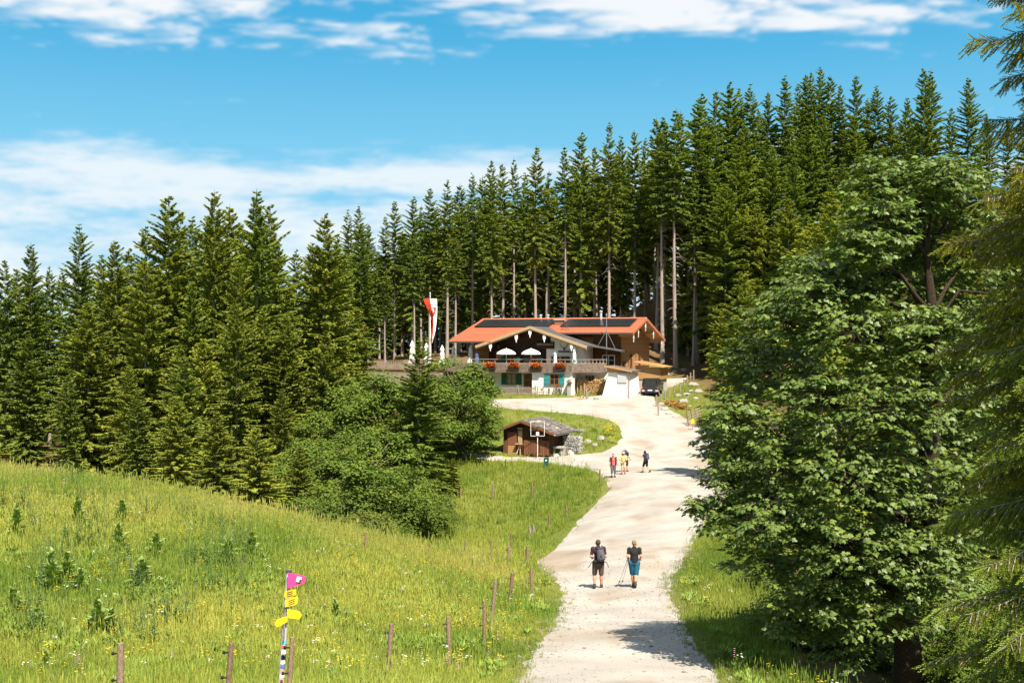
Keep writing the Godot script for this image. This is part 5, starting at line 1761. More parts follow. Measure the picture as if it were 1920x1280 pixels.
	put(mb.mesh(), "crossbar", M.dark_metal, fl)
	var rows := [[560, 775, 788, 801], [570, 779, 790.5, 801.5], [580, 784, 792, 802], [590, 788, 794, 801.5], [600, 791.5, 795, 800.5], [610, 792.5, 795, 799.5], [622, 791, 794.5, 798], [634, 789.5, 793, 795], [643, 790.5, 792, 792.5]]
	var reds := MB.new()
	var whites := MB.new()
	for k in rows.size() - 1:
		for w in 2:
			var q := []
			for e in [[k + 1, w], [k + 1, w + 1], [k, w + 1], [k, w]]:
				var r: Array = rows[e[0]]
				var px: float = r[1 + e[1]]
				q.append(Vector3((px - 788.0) * sc, at(0, r[0], d).y - fp.y, 0.12 + [0.0, 0.16, 0.0][e[1]] + 0.09 * sin(e[0] * 1.1)))
			var m2 := reds if w == 0 else whites
			m2.quad(q[0], q[1], q[2], q[3])
			m2.quad(q[1] - Vector3(0, 0, 0.01), q[0] - Vector3(0, 0, 0.01), q[3] - Vector3(0, 0, 0.01), q[2] - Vector3(0, 0, 0.01))
	mat("flag_red", Color(0.66, 0.075, 0.035), 0.8)
	leafy(M.flag_red, Color(0.5, 0.4, 0.4))
	leafy(M.canvas, Color(0.3, 0.3, 0.3))
	put(reds.mesh(), "red_stripe", M.flag_red, fl)
	var ws := put(whites.mesh(), "white_stripe", M.canvas, fl)
	mb = MB.new()
	var em := Vector3(7.3 * sc, at(0, 582, d).y - fp.y, 0.34)
	mb.slab(PackedVector2Array([Vector2(-0.27, 0.35), Vector2(-0.25, -0.05), Vector2(-0.13, -0.33), Vector2(0, -0.5), Vector2(0.13, -0.33), Vector2(0.25, -0.05), Vector2(0.27, 0.35)]), 0.02, Transform3D(Basis(), em))
	var shield := put(mb.mesh(), "shield", M.flag_red, ws)
	shield.name = "shield"
	mb = MB.new()
	mb.slab(PackedVector2Array([Vector2(-0.14, 0.26), Vector2(-0.16, 0.05), Vector2(-0.05, -0.02), Vector2(-0.03, -0.18), Vector2(0.06, -0.22), Vector2(0.10, -0.05), Vector2(0.02, 0.06), Vector2(0.02, 0.26)]), 0.02, Transform3D(Basis(), em + Vector3(-0.02, 0, 0.022)))
	put(mb.mesh(), "emblem", M.canvas, ws)

func flower_heap(half: Vector3, mid: Vector3, n: int) -> ArrayMesh:
	var mb := MB.new()
	mb.use_n = false
	for k in n:
		var e := Vector3(jit(-1, 1), jit(-1, 1), jit(-1, 1)).normalized() * pow(jit(0, 1), 0.4)
		var p := mid + e * half
		var green := jit(0, 1) < 0.32
		mb.col = Color(0.10, 0.17, 0.03) if green else [Color(0.75, 0.07, 0.02), Color(0.80, 0.16, 0.02), Color(0.70, 0.035, 0.03), Color(0.85, 0.26, 0.03)][rng.randi() % 4]
		var a := jit(0, TAU)
		var d := Vector3(cos(a), jit(-0.3, 0.6), sin(a)).normalized()
		mb.kite(p, d * 0.13, d.cross(Vector3(jit(-1, 1), 1, jit(-1, 1))).normalized(), 0.055)
	return mb.mesh()

# ------------------------------------------------------------------ in front of the house
func rock(r: Vector3, seed_: int) -> ArrayMesh:
	# a lumpy, faceted boulder
	var f := FastNoiseLite.new()
	f.seed = seed_
	f.frequency = 0.9
	var mb := MB.new()
	var rows := 6
	var cols := 9
	var g := []
	for a in rows + 1:
		var line := []
		for b in cols:
			var th := PI * a / rows
			var ph := TAU * b / cols
			var d := Vector3(sin(th) * cos(ph), cos(th), sin(th) * sin(ph))
			line.append(d * r * (1.0 + 0.55 * f.get_noise_3dv(d * 1.6)))
		g.append(line)
	for a in rows:
		for b in cols:
			var c := (b + 1) % cols
			if a == 0: mb.tri(g[0][0], g[1][c], g[1][b])
			elif a == rows - 1: mb.tri(g[rows][0], g[a][b], g[a][c])
			else: mb.quad(g[a][b], g[a][c], g[a + 1][c], g[a + 1][b])
	return mb.mesh()

func make_rocks() -> void:
	mat("limestone", Color(0.46, 0.43, 0.385), 0.95, noise_tex(0.04, 0.5, 1.1, 61), Vector3(1.2, 1.2, 1.2), false, 0.1)
	# pixel of the foot, half width in pixels, height share, label
	var spots := [
		[1126, 827, 9, 0.75, "pale upright boulder on the grass island beside the shed"], [1103, 833, 9, 0.7, "grey boulder in the heap beside the wire stone basket"], [1092, 842, 7, 0.6, "small grey stone in front of the wire stone basket"], [1115, 838, 7, 0.7, "mossy stone in the heap on the grass island"],
		[929, 781, 7, 0.7, "white boulder on the grass above the shed roof"], [1118, 748, 6, 0.5, "white stone by the road in front of the woodpile"], [1092, 746, 5, 0.5, "small white stone lying in the grass before the woodpile"],
	]
	rng.seed = 31
	for s in spots:
		var p := hit(s[0], s[1], 70.0)
		var r: float = s[2] / F * -p.z
		tag(put(rock(Vector3(r, r * s[3], r * 0.8), rng.randi() % 999), "boulder", M.limestone, null, Transform3D(Basis(Vector3.UP, jit(0, TAU)), p + Vector3(0, r * s[3] * 0.55, 0))), s[4], "rock", "boulders on the grass island")
	# the stony bank below the upper road
	for s in [[1288, 742, 8], [1296, 734, 7], [1282, 754, 7], [1300, 722, 6], [1246, 768, 6], [1254, 776, 6], [1264, 782, 5], [1305, 748, 7], [1240, 760, 5], [1294, 762, 6], [1272, 742, 5], [1310, 735, 6], [1262, 762, 5], [1218, 722, 7], [1196, 734, 5], [1200, 741, 5], [1240, 705, 6], [1252, 702, 6], [1266, 698, 7], [1282, 694, 5]]:
		var p := hit(s[0], s[1], 90.0)
		var r: float = s[2] / F * -p.z * jit(0.6, 1.9)
		tag(put(rock(Vector3(r, r * 0.55, r * 0.9), rng.randi() % 999), "boulder", M.limestone, null, Transform3D(Basis(Vector3.UP, jit(0, TAU)), p + Vector3(0, r * 0.05, 0))), "pale rock set in the bank along the upper road by the vehicle", "rock", "rocks in the bank by the vehicle")

func make_shed() -> void:
	rng.seed = 404
	var turn := deg_to_rad(-24.0)
	var p := hit(944, 849, 70.0)
	p.y -= 0.1
	var S := thing("wooden_shed", "dark wooden shed with shingled roof on the grass island", "shed", p, turn)
	var k := -p.z / F      # metres in a pixel here
	var w := 84.0 * k / cos(turn)
	var dep := 4.4
	var eave := 46.0 * k
	var ridge := 63.0 * k
	var m_shaded := mat("shed_boards_shaded", Color(0.090, 0.045, 0.026), 0.85, noise_tex(0.03, 0.45, 1.25, 71), Vector3(5.0, 0.6, 5.0))  # darker copy of the board colour, with the eave's shade painted in
	var m_red := mat("shed_boards", Color(0.23, 0.100, 0.052), 0.85, noise_tex(0.03, 0.5, 1.25, 72), Vector3(5.0, 0.6, 5.0))
	mat("shed_roof", Color(0.26, 0.235, 0.22), 0.9, noise_tex(0.06, 0.5, 1.2, 73), Vector3(1.5, 1.5, 1.5), false, 0.1)
	var mb := MB.new()
	mb.slab(PackedVector2Array([Vector2(0, 0), Vector2(w, 0), Vector2(w, eave), Vector2(w * 0.44, ridge - 0.1), Vector2(0, eave)]), dep - 0.1, Transform3D(Basis(), Vector3(0, 0, -dep * 0.5)))
	put(mb.mesh(), "wall_core", m_shaded, S)
	# upright boards of the front, the roof's shadow painted into their upper part
	var x := 0.0
	while x < w - 0.05:
		var bw := minf(jit(0.16, 0.24), w - x)
		var top := lerpf(eave, ridge - 0.1, minf(x / (w * 0.44), (w - x) / (w * 0.56)))
		if not (x > w * 0.30 and x < w * 0.44):
			mb = MB.new()
			var g := jit(0.7, 1.25)
			mb.col = Color(g, g, g)
			mb.bb(Vector3(x + 0.01, jit(-0.05, 0.05), -0.04), Vector3(x + bw - 0.01, minf(top - 0.06, eave * jit(0.60, 0.66)), 0.035 + jit(0, 0.02)))
			put(mb.mesh(), "plank", m_red, S)
			mb = MB.new()
			mb.col = Color(g, g, g)
			mb.bb(Vector3(x + 0.01, eave * 0.67, -0.04), Vector3(x + bw - 0.01, top - 0.05, 0.03))
			put(mb.mesh(), "plank", m_shaded, S)
		x += bw
	# side boards, coloured darker for the shade of the deep eave
	var z := 0.0
	while z < dep - 0.05:
		mb = MB.new()
		var g := jit(0.6, 1.2)
		mb.col = Color(g, g, g)
		mb.bb(Vector3(w - 0.03, 0, -z - 0.27), Vector3(w + 0.03 + jit(0, 0.015), eave - 0.05, -z - 0.01))
		put(mb.mesh(), "plank", m_shaded, S)
		z += 0.28
	# door with pale panels
	mb = MB.new()
	mb.bb(Vector3(w * 0.10, 0, 0.05), Vector3(w * 0.30, eave * 0.92, 0.10))
	var dr := put(mb.mesh(), "door", m_red, S)
	mb = MB.new()
	mb.bb(Vector3(w * 0.11, 0.05, 0.10), Vector3(w * 0.29, eave * 0.36, 0.125))
	put(mb.mesh(), "panel", M.honey_timber, dr)
	mb = MB.new()
	mb.bb(Vector3(w * 0.33, eave * 0.50, 0.0), Vector3(w * 0.42, eave * 0.98, 0.06))
	put(mb.mesh(), "notice_board", M.pale_timber, S)
	mb = MB.new()
	mb.bb(Vector3(w * 0.32, eave * 1.02, 0.0), Vector3(w * 0.42, eave * 1.10, 0.07))
	put(mb.mesh(), "name_plate", M.pale_timber, S)
	mb = MB.new()
	mb.bb(Vector3(w * 0.58, eave * 1.00, 0.0), Vector3(w * 0.80, eave * 1.10, 0.07))
	put(mb.mesh(), "carved_board", M.pale_timber, S)
	mb = MB.new()
	for e in [[0.30, 0.4], [0.33, 0.36], [0.41, 0.37]]:
		mb.bar(Vector3(w * e[0], 0, 0.35), Vector3(w * e[1] + 0.1, eave * 0.5, 0.2), 0.06, 0.05)
	mb.bb(Vector3(w * 0.3, eave * 0.44, 0.1), Vector3(w * 0.45, eave * 0.47, 0.45))
	put(mb.mesh(), "trestle", M.pale_timber, S)
	# roof with deep eaves
	mb = MB.new()
	var ov := 0.85
	var sl := (ridge - eave) / (w * 0.5)
	var L := Vector3(-0.55, eave - 0.55 * sl + 0.05, 0)
	var Rr := Vector3(w + ov, eave - ov * sl + 0.05, 0)
	var T := Vector3(w * 0.44, ridge + 0.03, 0)
	roof_slab(mb, T + Vector3(0, 0, -dep - 0.4), T + Vector3(0, 0, 0.5), L + Vector3(0, 0, 0.5), L + Vector3(0, 0, -dep - 0.4), 0.07, 9)
	roof_slab(mb, T + Vector3(0, 0, 0.5), T + Vector3(0, 0, -dep - 0.4), Rr + Vector3(0, 0, -dep - 0.4), Rr + Vector3(0, 0, 0.5), 0.07, 12)
	var rf := put(mb.mesh(), "roof", M.shed_roof, S)
	mb = MB.new()
	for j in 260:
		var u := jit(0.02, 0.98)
		var v := jit(0.02, 0.98)
		var q := T.lerp(Rr, u) + Vector3(0, 0.10, lerpf(0.45, -dep - 0.35, v))
		var g := jit(0.55, 1.35)
		mb.col = Color(g, g, g * 0.97)
		mb.box(q, Vector3(0.30, 0.02, jit(0.12, 0.24)), Basis(Vector3.BACK, -atan(sl) + 0.06))
	var shg := put(mb.mesh(), "shingles", M.shed_roof, rf)
	shg.set_meta("kind", "stuff")
	for e in [[T, L], [T, Rr]]:
		mb = MB.new()
		mb.bar(e[0] + Vector3(0, -0.02, 0.54), e[1] + Vector3(0, -0.02, 0.54), 0.05, 0.2)
		put(mb.mesh(), "barge_board", m_red, rf)
	for e in [[0.25, 0.12], [0.5, 0.16], [0.75, 0.12]]:
		put(rock(Vector3(0.2, 0.11, 0.18), int(e[0] * 100)), "roof_stone", M.limestone, rf, Transform3D(Basis(), T.lerp(Rr, e[0]) + Vector3(0, e[1], -1.5)))
	mb = MB.new()
	mb.tube([Rr + Vector3(-0.1, 0.0, 0.6), Rr + Vector3(-0.1, -0.05, 0.2), Rr + Vector3(-0.1, -0.04, -dep)], [0.06, 0.06, 0.06], 6)
	put(mb.mesh(), "gutter", M.metal, rf)
	kept_clear.append([p.x + 1.5, -p.z + 2.0, 3.0, 2.6, 0.3])
	# basketball stand in front of it
	var bp := hit(1008, 861, 70.0)
	var B := thing("basketball_stand", "white basketball backboard frame on a thin pole before the shed", "basketball hoop", bp)
	var bk := -bp.z / F
	mb = MB.new()
	mb.tube([Vector3(0, -0.2, 0), Vector3(0, 46 * bk, 0)], [0.03, 0.03], 7)
	put(mb.mesh(), "pole", M.white_paint, B)
	mb = MB.new()
	for s in [-1.0, 1.0]:
		mb.bar(Vector3(s * 12.7 * bk, 44 * bk, 0.06), Vector3(s * 12.7 * bk, 71 * bk, 0.06), 0.032, 0.032, Vector3.RIGHT)
		mb.bar(Vector3(-12.7 * bk - 0.025, (57.5 + s * 13.5) * bk, 0.06), Vector3(12.7 * bk + 0.025, (57.5 + s * 13.5) * bk, 0.06), 0.032, 0.032)
	put(mb.mesh(), "frame", M.white_paint, B)
	mb = MB.new()
	mb.bb(Vector3(-2.8 * bk, 44.5 * bk, 0.09), Vector3(2.8 * bk, 51.5 * bk, 0.12))
	put(mb.mesh(), "target_square", M.white_paint, B)
	mb = MB.new()
	var ringp := []
	var ringr := []
	for j in 13:
		ringp.append(Vector3(cos(TAU * j / 12.0) * 0.2, 45 * bk, 0.32 + sin(TAU * j / 12.0) * 0.2))
		ringr.append(0.012)
	mb.tube(ringp, ringr, 5, false)
	put(mb.mesh(), "hoop", M.flag_red, B)

func stone_block(called: String, label: String, px: float, py: float, w: float, h: float, d: float, turn := -0.35) -> Node3D:
	var p := hit(px, py, 70.0)
	var o := thing(called, label, "bench" if called != "stone_table" else "table", p, turn)
	var mb := MB.new()
	if called == "stone_table":
		mb.bb(Vector3(-w * 0.5, h - 0.14, -d * 0.5), Vector3(w * 0.5, h, d * 0.5))
		put(mb.mesh(), "slab", M.stone, o)
		for s in [-1.0, 1.0]:
			mb = MB.new()
			mb.bb(Vector3(s * w * 0.36 - 0.14, -0.2, -d * 0.35), Vector3(s * w * 0.36 + 0.14, h - 0.145, d * 0.35))
			put(mb.mesh(), "foot", M.stone, o)
	else:
		put(rock(Vector3(w * 0.62, h * 0.8, d * 0.6), int(px)), "stone", M.stone, o)
	return o

func make_yard() -> void:
	make_rocks()
	make_shed()
	rng.seed = 222
	stone_block("stone_table", "long stone slab table beside the shed wall", 1047, 853, 1.15, 0.72, 0.7)
	stone_block("stone_block", "rough stone seat between the slab table and the wire stone basket", 1070, 853, 0.5, 0.5, 0.5)
	stone_block("stone_block", "low stone seat in front of the slab table", 1043, 856, 0.45, 0.3, 0.4)
	stone_block("stone_table", "small stone slab bench on the grass behind the stone basket", 1086, 812, 0.85, 0.35, 0.4)
	# wire basket of stones
	var gp := hit(1075, 847, 70.0)
	var G := thing("gabion_wall", "wire basket wall filled with grey stones beside the shed", "stone basket", gp, -0.42)
	var mb := MB.new()
	for k in 420:
		var s := jit(0.06, 0.11)
		var q := Vector3(jit(-0.72, 0.72), jit(0.02, 1.32), jit(-0.42, 0.42))
		if k < 300: q.z = 0.40 + jit(-0.03, 0.03)
		var g := jit(0.55, 1.3)
		mb.col = Color(g, g, g)
		mb.box(q, Vector3(s, s * 0.8, s) * 1.5, Basis.from_euler(Vector3(jit(0, 3), jit(0, 3), jit(0, 3))))
	var gs := put(mb.mesh(), "stones", M.stone, G)
	gs.set_meta("kind", "stuff")
	mb = MB.new()
	mb.bb(Vector3(-0.68, -0.2, -0.4), Vector3(0.68, 1.28, 0.36))
	put(mb.mesh(), "fill", M.stone, G)
	mb = MB.new()
	for k in 8:
		mb.bar(Vector3(-0.78 + k * 0.223, 0, 0.53), Vector3(-0.78 + k * 0.223, 1.42, 0.53), 0.008, 0.008, Vector3.RIGHT)
		mb.bar(Vector3(-0.78, 0.0 + k * 0.2, 0.53), Vector3(0.78, 0.0 + k * 0.2, 0.53), 0.008, 0.008)
	put(mb.mesh(), "wire_mesh", M.metal, G)
	# green litter bin on the bank
	var bp := hit(1024.5, 878, 70.0)
	var b := thing("litter_bin", "dark green litter bin standing in the grass of the bank", "bin", bp, -0.2)
	mat("bin_green", Color(0.012, 0.075, 0.060), 0.5)
	mb = MB.new()
	mb.slab(PackedVector2Array([Vector2(-0.16, 0.12), Vector2(0.16, 0.12), Vector2(0.19, 0.74), Vector2(-0.19, 0.74)]), 0.3)
	put(mb.mesh(), "body", M.bin_green, b)
	mb = MB.new()
	mb.slab(PackedVector2Array([Vector2(-0.21, 0.74), Vector2(0.21, 0.74), Vector2(0.14, 0.84), Vector2(-0.14, 0.84)]), 0.34)
	put(mb.mesh(), "lid", M.bin_green, b)
	for s in [-1.0, 1.0]:
		mb = MB.new()
		mb.tube([Vector3(s * 0.12, -0.2, 0), Vector3(s * 0.12, 0.13, 0)], [0.02, 0.02], 6)
		put(mb.mesh(), "leg", M.dark_metal, b)
	mb = MB.new()
	mb.slab(PackedVector2Array([Vector2(-0.06, 0.62), Vector2(0, 0.56), Vector2(0.06, 0.62), Vector2(0.06, 0.70), Vector2(-0.06, 0.70)]), 0.01, Transform3D(Basis(), Vector3(0, 0, 0.157)))
	put(mb.mesh(), "sticker", M.white_paint, b)
	# small way-mark on a post
	for e in [["way_mark", "slim green way-mark post with a small yellow plate on the bank below the shed", 949, 888, 32, 0.012], ["way_mark", "short post with a yellow way-mark beside the timber cribwork", 1299, 806, 22, 0.03]]:
		var wp := hit(e[2], e[3], 60.0)
		var k := -wp.z / F
		var o := thing(e[0], e[1], "sign post", wp)
		mb = MB.new()
		mb.tube([Vector3(0, -0.2, 0), Vector3(-0.05 if e[2] < 1000 else 0.0, e[4] * k, 0)], [0.035, 0.035], 7)
		put(mb.mesh(), "post", M.bin_green if e[2] < 1000 else M.grey_timber, o)
		mb = MB.new()
		if e[2] < 1000:
			mb.bb(Vector3(-0.13, (e[4] - 5) * k, 0.02), Vector3(0.06, (e[4] - 0.5) * k, 0.05))
		else:
			mb.slab(PackedVector2Array([Vector2(-0.16, 12 * k), Vector2(0.15, 12 * k), Vector2(0.15, 17 * k), Vector2(0.0, 22 * k), Vector2(-0.16, 18 * k)]), 0.03, Transform3D(Basis(), Vector3(0, 0, 0.05)))
		put(mb.mesh(), "plate", M.sign_yellow, o)
	make_house_front()
	make_vehicle()
	make_posts()
	make_signpost()

func make_house_front() -> void:
	rng.seed = 808
	# picket fence before the house
	var a := hit(914, 740, 90.0)
	var b := hit(1005, 741, 90.0)
	var F1 := thing("picket_fence", "crooked weathered picket fence in front of the guest house door", "fence", a, -atan2(b.z - a.z, b.x - a.x))
	var n := 46
	var len := Vector2(b.x - a.x, b.z - a.z).length()
	for k in n:
		var mb := MB.new()
		var x := len * k / n
		var gy := ground(lerpf(a.x, b.x, x / len), -lerpf(a.z, b.z, x / len)) - a.y
		mb.box(Vector3(x, gy + 0.42, 0), Vector3(0.055, 1.0 + jit(-0.1, 0.08), 0.03), Basis(Vector3.BACK, jit(-0.06, 0.06)))
		put(mb.mesh(), "picket", M.grey_timber, F1)
	for y in [0.25, 0.75]:
		var mb := MB.new()
		mb.bar(Vector3(-0.1, y, -0.04), Vector3(len, y + b.y - a.y, -0.04), 0.05, 0.06)
		put(mb.mesh(), "rail", M.grey_timber, F1)
	for k in 3:
		var mb := MB.new()
		var x: float = len * [0.1, 0.64, 1.0][k]
		mb.bar(Vector3(x + 0.12, -0.3, 0.06), Vector3(x - 0.06, 1.15, 0.06), 0.08, 0.08, Vector3.RIGHT)
		put(mb.mesh(), "post", M.grey_timber, F1)
	# rail fence that goes on from it
	var c := hit(1036, 741, 90.0)
	var F2 := thing("rail_fence", "thin two-rail fence between the picket fence and the cart wheel", "fence", b, -atan2(c.z - b.z, c.x - b.x))
	var l2 := Vector2(c.x - b.x, c.z - b.z).length()
	for y in [0.35, 0.85]:
		var mb := MB.new()
		mb.bar(Vector3(0.1, y, 0), Vector3(l2, y, 0), 0.05, 0.07)
		put(mb.mesh(), "rail", M.grey_timber, F2)
	for k in 3:
		var mb := MB.new()
		mb.bb(Vector3(l2 * (k + 0.3) / 3 - 0.05, -0.3, -0.05), Vector3(l2 * (k + 0.3) / 3 + 0.05, 1.0, 0.03))
		put(mb.mesh(), "post", M.grey_timber, F2)
	for k in 2:
		var mb := MB.new()
		mb.lathe(Vector3(l2 * [0.35, 0.82][k], 0.5, 0.12), [Vector2(0.0, 0), Vector2(0.08, 0.0), Vector2(0.12, 0.22), Vector2(0.0, 0.22)], 8)
		var pot := put(mb.mesh(), "hanging_pot", M.brick, F2)
	# cart wheel and flower tub
	var wp := hit(1044, 740, 90.0)
	var W := thing("cart_wheel", "old wooden cart wheel leaning by the orange flower tub", "wheel", wp, HOUSE_TURN)
	var mb := MB.new()
	var rp := []
	var rr := []
	for j in 19:
		rp.append(Vector3(cos(TAU * j / 18.0) * 0.42, 0.42 + sin(TAU * j / 18.0) * 0.42, 0))
		rr.append(0.045)
	mb.tube(rp, rr, 6, false)
	put(mb.mesh(), "rim", M.grey_timber, W)
	for j in 8:
		mb = MB.new()
		mb.bar(Vector3(0, 0.42, 0), Vector3(cos(TAU * j / 8.0) * 0.42, 0.42 + sin(TAU * j / 8.0) * 0.42, 0), 0.035, 0.035, Vector3.BACK)
		put(mb.mesh(), "spoke", M.grey_timber, W)
	mb = MB.new()
	mb.tube([Vector3(0, 0.42, -0.1), Vector3(0, 0.42, 0.1)], [0.09, 0.08], 8)
	put(mb.mesh(), "hub", M.grey_timber, W)
	var tp := hit(1052, 739, 90.0)
	var T := thing("flower_tub", "dark wooden tub overflowing with orange flowers by the cart wheel", "flower tub", tp, 0.0)
	mb = MB.new()
	mb.lathe(Vector3.ZERO, [Vector2(0.3, -0.2), Vector2(0.36, 0.5), Vector2(0.3, 0.52)], 12)
	put(mb.mesh(), "tub", M.dark_timber, T)
	put(flower_heap(Vector3(0.55, 0.36, 0.45), Vector3(-0.15, 0.78, 0), 380), "flowers", M.geranium, T)
	# the white trough pillar with its little roof
	var sp := hit(1070, 741, 90.0)
	var S := thing("wayside_shrine", "white pillar with a small wooden roof beside the woodpile", "pillar", sp, HOUSE_TURN)
	mb = MB.new()
	mb.bb(Vector3(0.05, -0.3, -0.25), Vector3(0.38, 1.85, 0.1))
	put(mb.mesh(), "back_wall", M.plaster, S)
	mb = MB.new()
	mb.slab(PackedVector2Array([Vector2(-0.3, -0.3), Vector2(0.02, -0.3), Vector2(0.02, 0.85), Vector2(-0.12, 0.95), Vector2(-0.3, 0.8)]), 0.35, Transform3D(Basis(), Vector3(0, 0, 0.2)))
	put(mb.mesh(), "stone_pillar", M.stone, S)
	mb = MB.new()
	mb.bb(Vector3(-0.26, 0.95, 0.05), Vector3(0.0, 1.4, 0.32))
	put(mb.mesh(), "niche", M.grey_timber, S)
	mb = MB.new()
	mb.slab(PackedVector2Array([Vector2(-0.45, 1.40), Vector2(0.22, 1.40), Vector2(-0.1, 1.75)]), 0.7, Transform3D(Basis(), Vector3(0, 0, 0.15)))
	put(mb.mesh(), "little_roof", M.shingle, S)
	# woodpile: split logs, ends outwards
	var o := thing("woodpile", "tall pile of split firewood against the shaded house wall", "firewood", hp(Vector3(5.55, 0.0, 0.2)), HOUSE_TURN)
	mb = MB.new()
	mat("split_wood", Color(0.64, 0.40, 0.17), 0.85, noise_tex(0.06, 0.6, 1.1, 81), Vector3(2, 2, 2))
	var y := -0.25
	var row := 0
	while y < 1.72:
		var x := 0.0 + (0.06 if row % 2 else 0.0)
		while x < 3.05:
			var top := 1.62 + 0.14 * sin(x * 3.1) + 0.12 * sin(x * 7.0)
			if y < top:
				var r := jit(0.055, 0.08)
				var g := jit(0.6, 1.25)
				mb.col = Color(g, g * jit(0.92, 1.02), g * jit(0.8, 1.05))
				var a0 := jit(0, TAU)
				var z1 := jit(-0.06, 0.08)
				var sides := 3 + rng.randi() % 3
				for s in sides:
					var p1 := Vector3(x, y, z1) + Vector3(cos(a0 + TAU * s / sides), sin(a0 + TAU * s / sides), 0) * r
					var p2 := Vector3(x, y, z1) + Vector3(cos(a0 + TAU * (s + 1) / sides), sin(a0 + TAU * (s + 1) / sides), 0) * r
					mb.tri(Vector3(x, y, z1), p1, p2)
					mb.quad(p1 - Vector3(0, 0, 0.5), p2 - Vector3(0, 0, 0.5), p2, p1)
			x += 0.125
		y += 0.115
		row += 1
	var lg := put(mb.mesh(), "logs", M.split_wood, o)
	lg.set_meta("kind", "stuff")
	mb = MB.new()
	mb.bb(Vector3(-0.05, -0.4, -0.75), Vector3(3.05, 1.5, -0.12))
	put(mb.mesh(), "inner_logs", M.split_wood, o)
	for k in 3:
		mb = MB.new()
		var x := 0.05 + k * 0.38
		mb.bb(Vector3(x, -0.3, 0.1), Vector3(x + 0.1, 1.35, 0.16))
		put(mb.mesh(), "stake", M.pale_timber, o)
	# forked dead trunk with a fallen pale log
	var q := hit(1101, 748, 90.0)
	var ft := thing("dead_trunk", "forked dead tree trunk on the grass before the woodpile", "tree stump", q)
	mb = MB.new()
	mb.tube([Vector3(0, -0.2, 0), Vector3(-0.05, 0.4, 0), Vector3(-0.12, 1.25, 0)], [0.14, 0.10, 0.05], 7)
	mb.tube([Vector3(0, 0.2, 0), Vector3(0.22, 0.75, 0.05), Vector3(0.48, 1.15, 0.1)], [0.1, 0.08, 0.05], 7)
	put(mb.mesh(), "trunk", M.grey_timber, ft)
	var fl := hit(1085, 749, 90.0)
	mb = MB.new()
	mb.tube([Vector3(-0.5, 0.35, 0), Vector3(0.1, 0.1, 0.1), Vector3(0.7, 0.06, 0.0)], [0.05, 0.08, 0.09], 7)
	tag(put(mb.mesh(), "fallen_log", M.pale_timber, null, Transform3D(Basis(), fl)), "pale barkless log lying in the grass by the forked dead trunk", "log")
	# carved stump on the bank
	var cp := hit(997, 1011, 30.0)
	var ck := -cp.z / F
	var cs := thing("carved_stump", "weathered grey split stump standing at the edge of the bank", "tree stump", cp)
	for e in [[-4.0, 25.0, 3.2], [3.0, 28.0, 3.0]]:
		mb = MB.new()
		mb.tube([Vector3(e[0] * ck, -0.1, 0), Vector3((e[0] - 1.0) * ck, 9 * ck, 0), Vector3((e[0] + 1.2) * ck, 17 * ck, 0), Vector3(e[0] * ck, e[1] * ck, 0)], [e[2] * ck * 1.2, e[2] * ck * 0.8, e[2] * ck * 1.1, e[2] * ck * 0.5], 7)
		put(mb.mesh(), "stem", M.grey_timber, cs)
	# timber cribwork holding the bank
	var kp := hit(1300, 799, 90.0)
	var K := thing("timber_cribwork", "slanting timber cribwork of rails and stakes holding the bank", "fence", kp, 0.25)
	var ks := -kp.z / F
	for j in 7:
		mb = MB.new()
		var y0 := j * 4.6 * ks
		mb.bar(Vector3(-13 * ks + j * 1.6 * ks, y0 - 5 * ks, -0.2 * j), Vector3(19 * ks + j * 0.9 * ks, y0 + 5 * ks, -0.2 * j), 0.08, 0.09)
		put(mb.mesh(), "rail", M.grey_timber, K)
	for j in 4:
		mb = MB.new()
		mb.bar(Vector3((-9 + j * 9) * ks, -5 * ks + j * 2 * ks, 0.08), Vector3((-2 + j * 8) * ks, 29 * ks + j * 1.5 * ks, -1.35), 0.09, 0.07, Vector3.RIGHT)
		put(mb.mesh(), "stake", M.brown_timber, K)
	# rusty low shrub on the bank
	var m := mat("rust_leaves", Color(1, 1, 1), 0.7)
	leafy(m, Color(0.3, 0.2, 0.1))
	for e in [[1268, 762], [1256, 758], [1279, 766]]:
		var p := hit(e[0], e[1], 90.0)
		var s := thing("rusty_shrub", "low shrub of rust-red foliage on the stony bank", "shrub", p, jit(0, TAU), "rust-red shrubs on the bank")
		rng.seed = int(e[0])
		mb = MB.new()
		mb.use_n = false
		for j in 500:
			var v := Vector3(jit(-1, 1), jit(0, 1), jit(-1, 1)).normalized() * pow(jit(0, 1), 0.5)
			mb.col = Color(0.30, 0.10, 0.05).lerp(Color(0.36, 0.26, 0.07), jit(0, 1))
			var d := Vector3(jit(-1, 1), jit(0, 1), jit(-1, 1)).normalized() * 0.18
			mb.kite(Vector3(v.x * 0.8, v.y * 0.5, v.z * 0.8), d, d.cross(Vector3(jit(-1, 1), 1, 0)).normalized(), 0.04)
		put(mb.mesh(), "foliage", m, s)

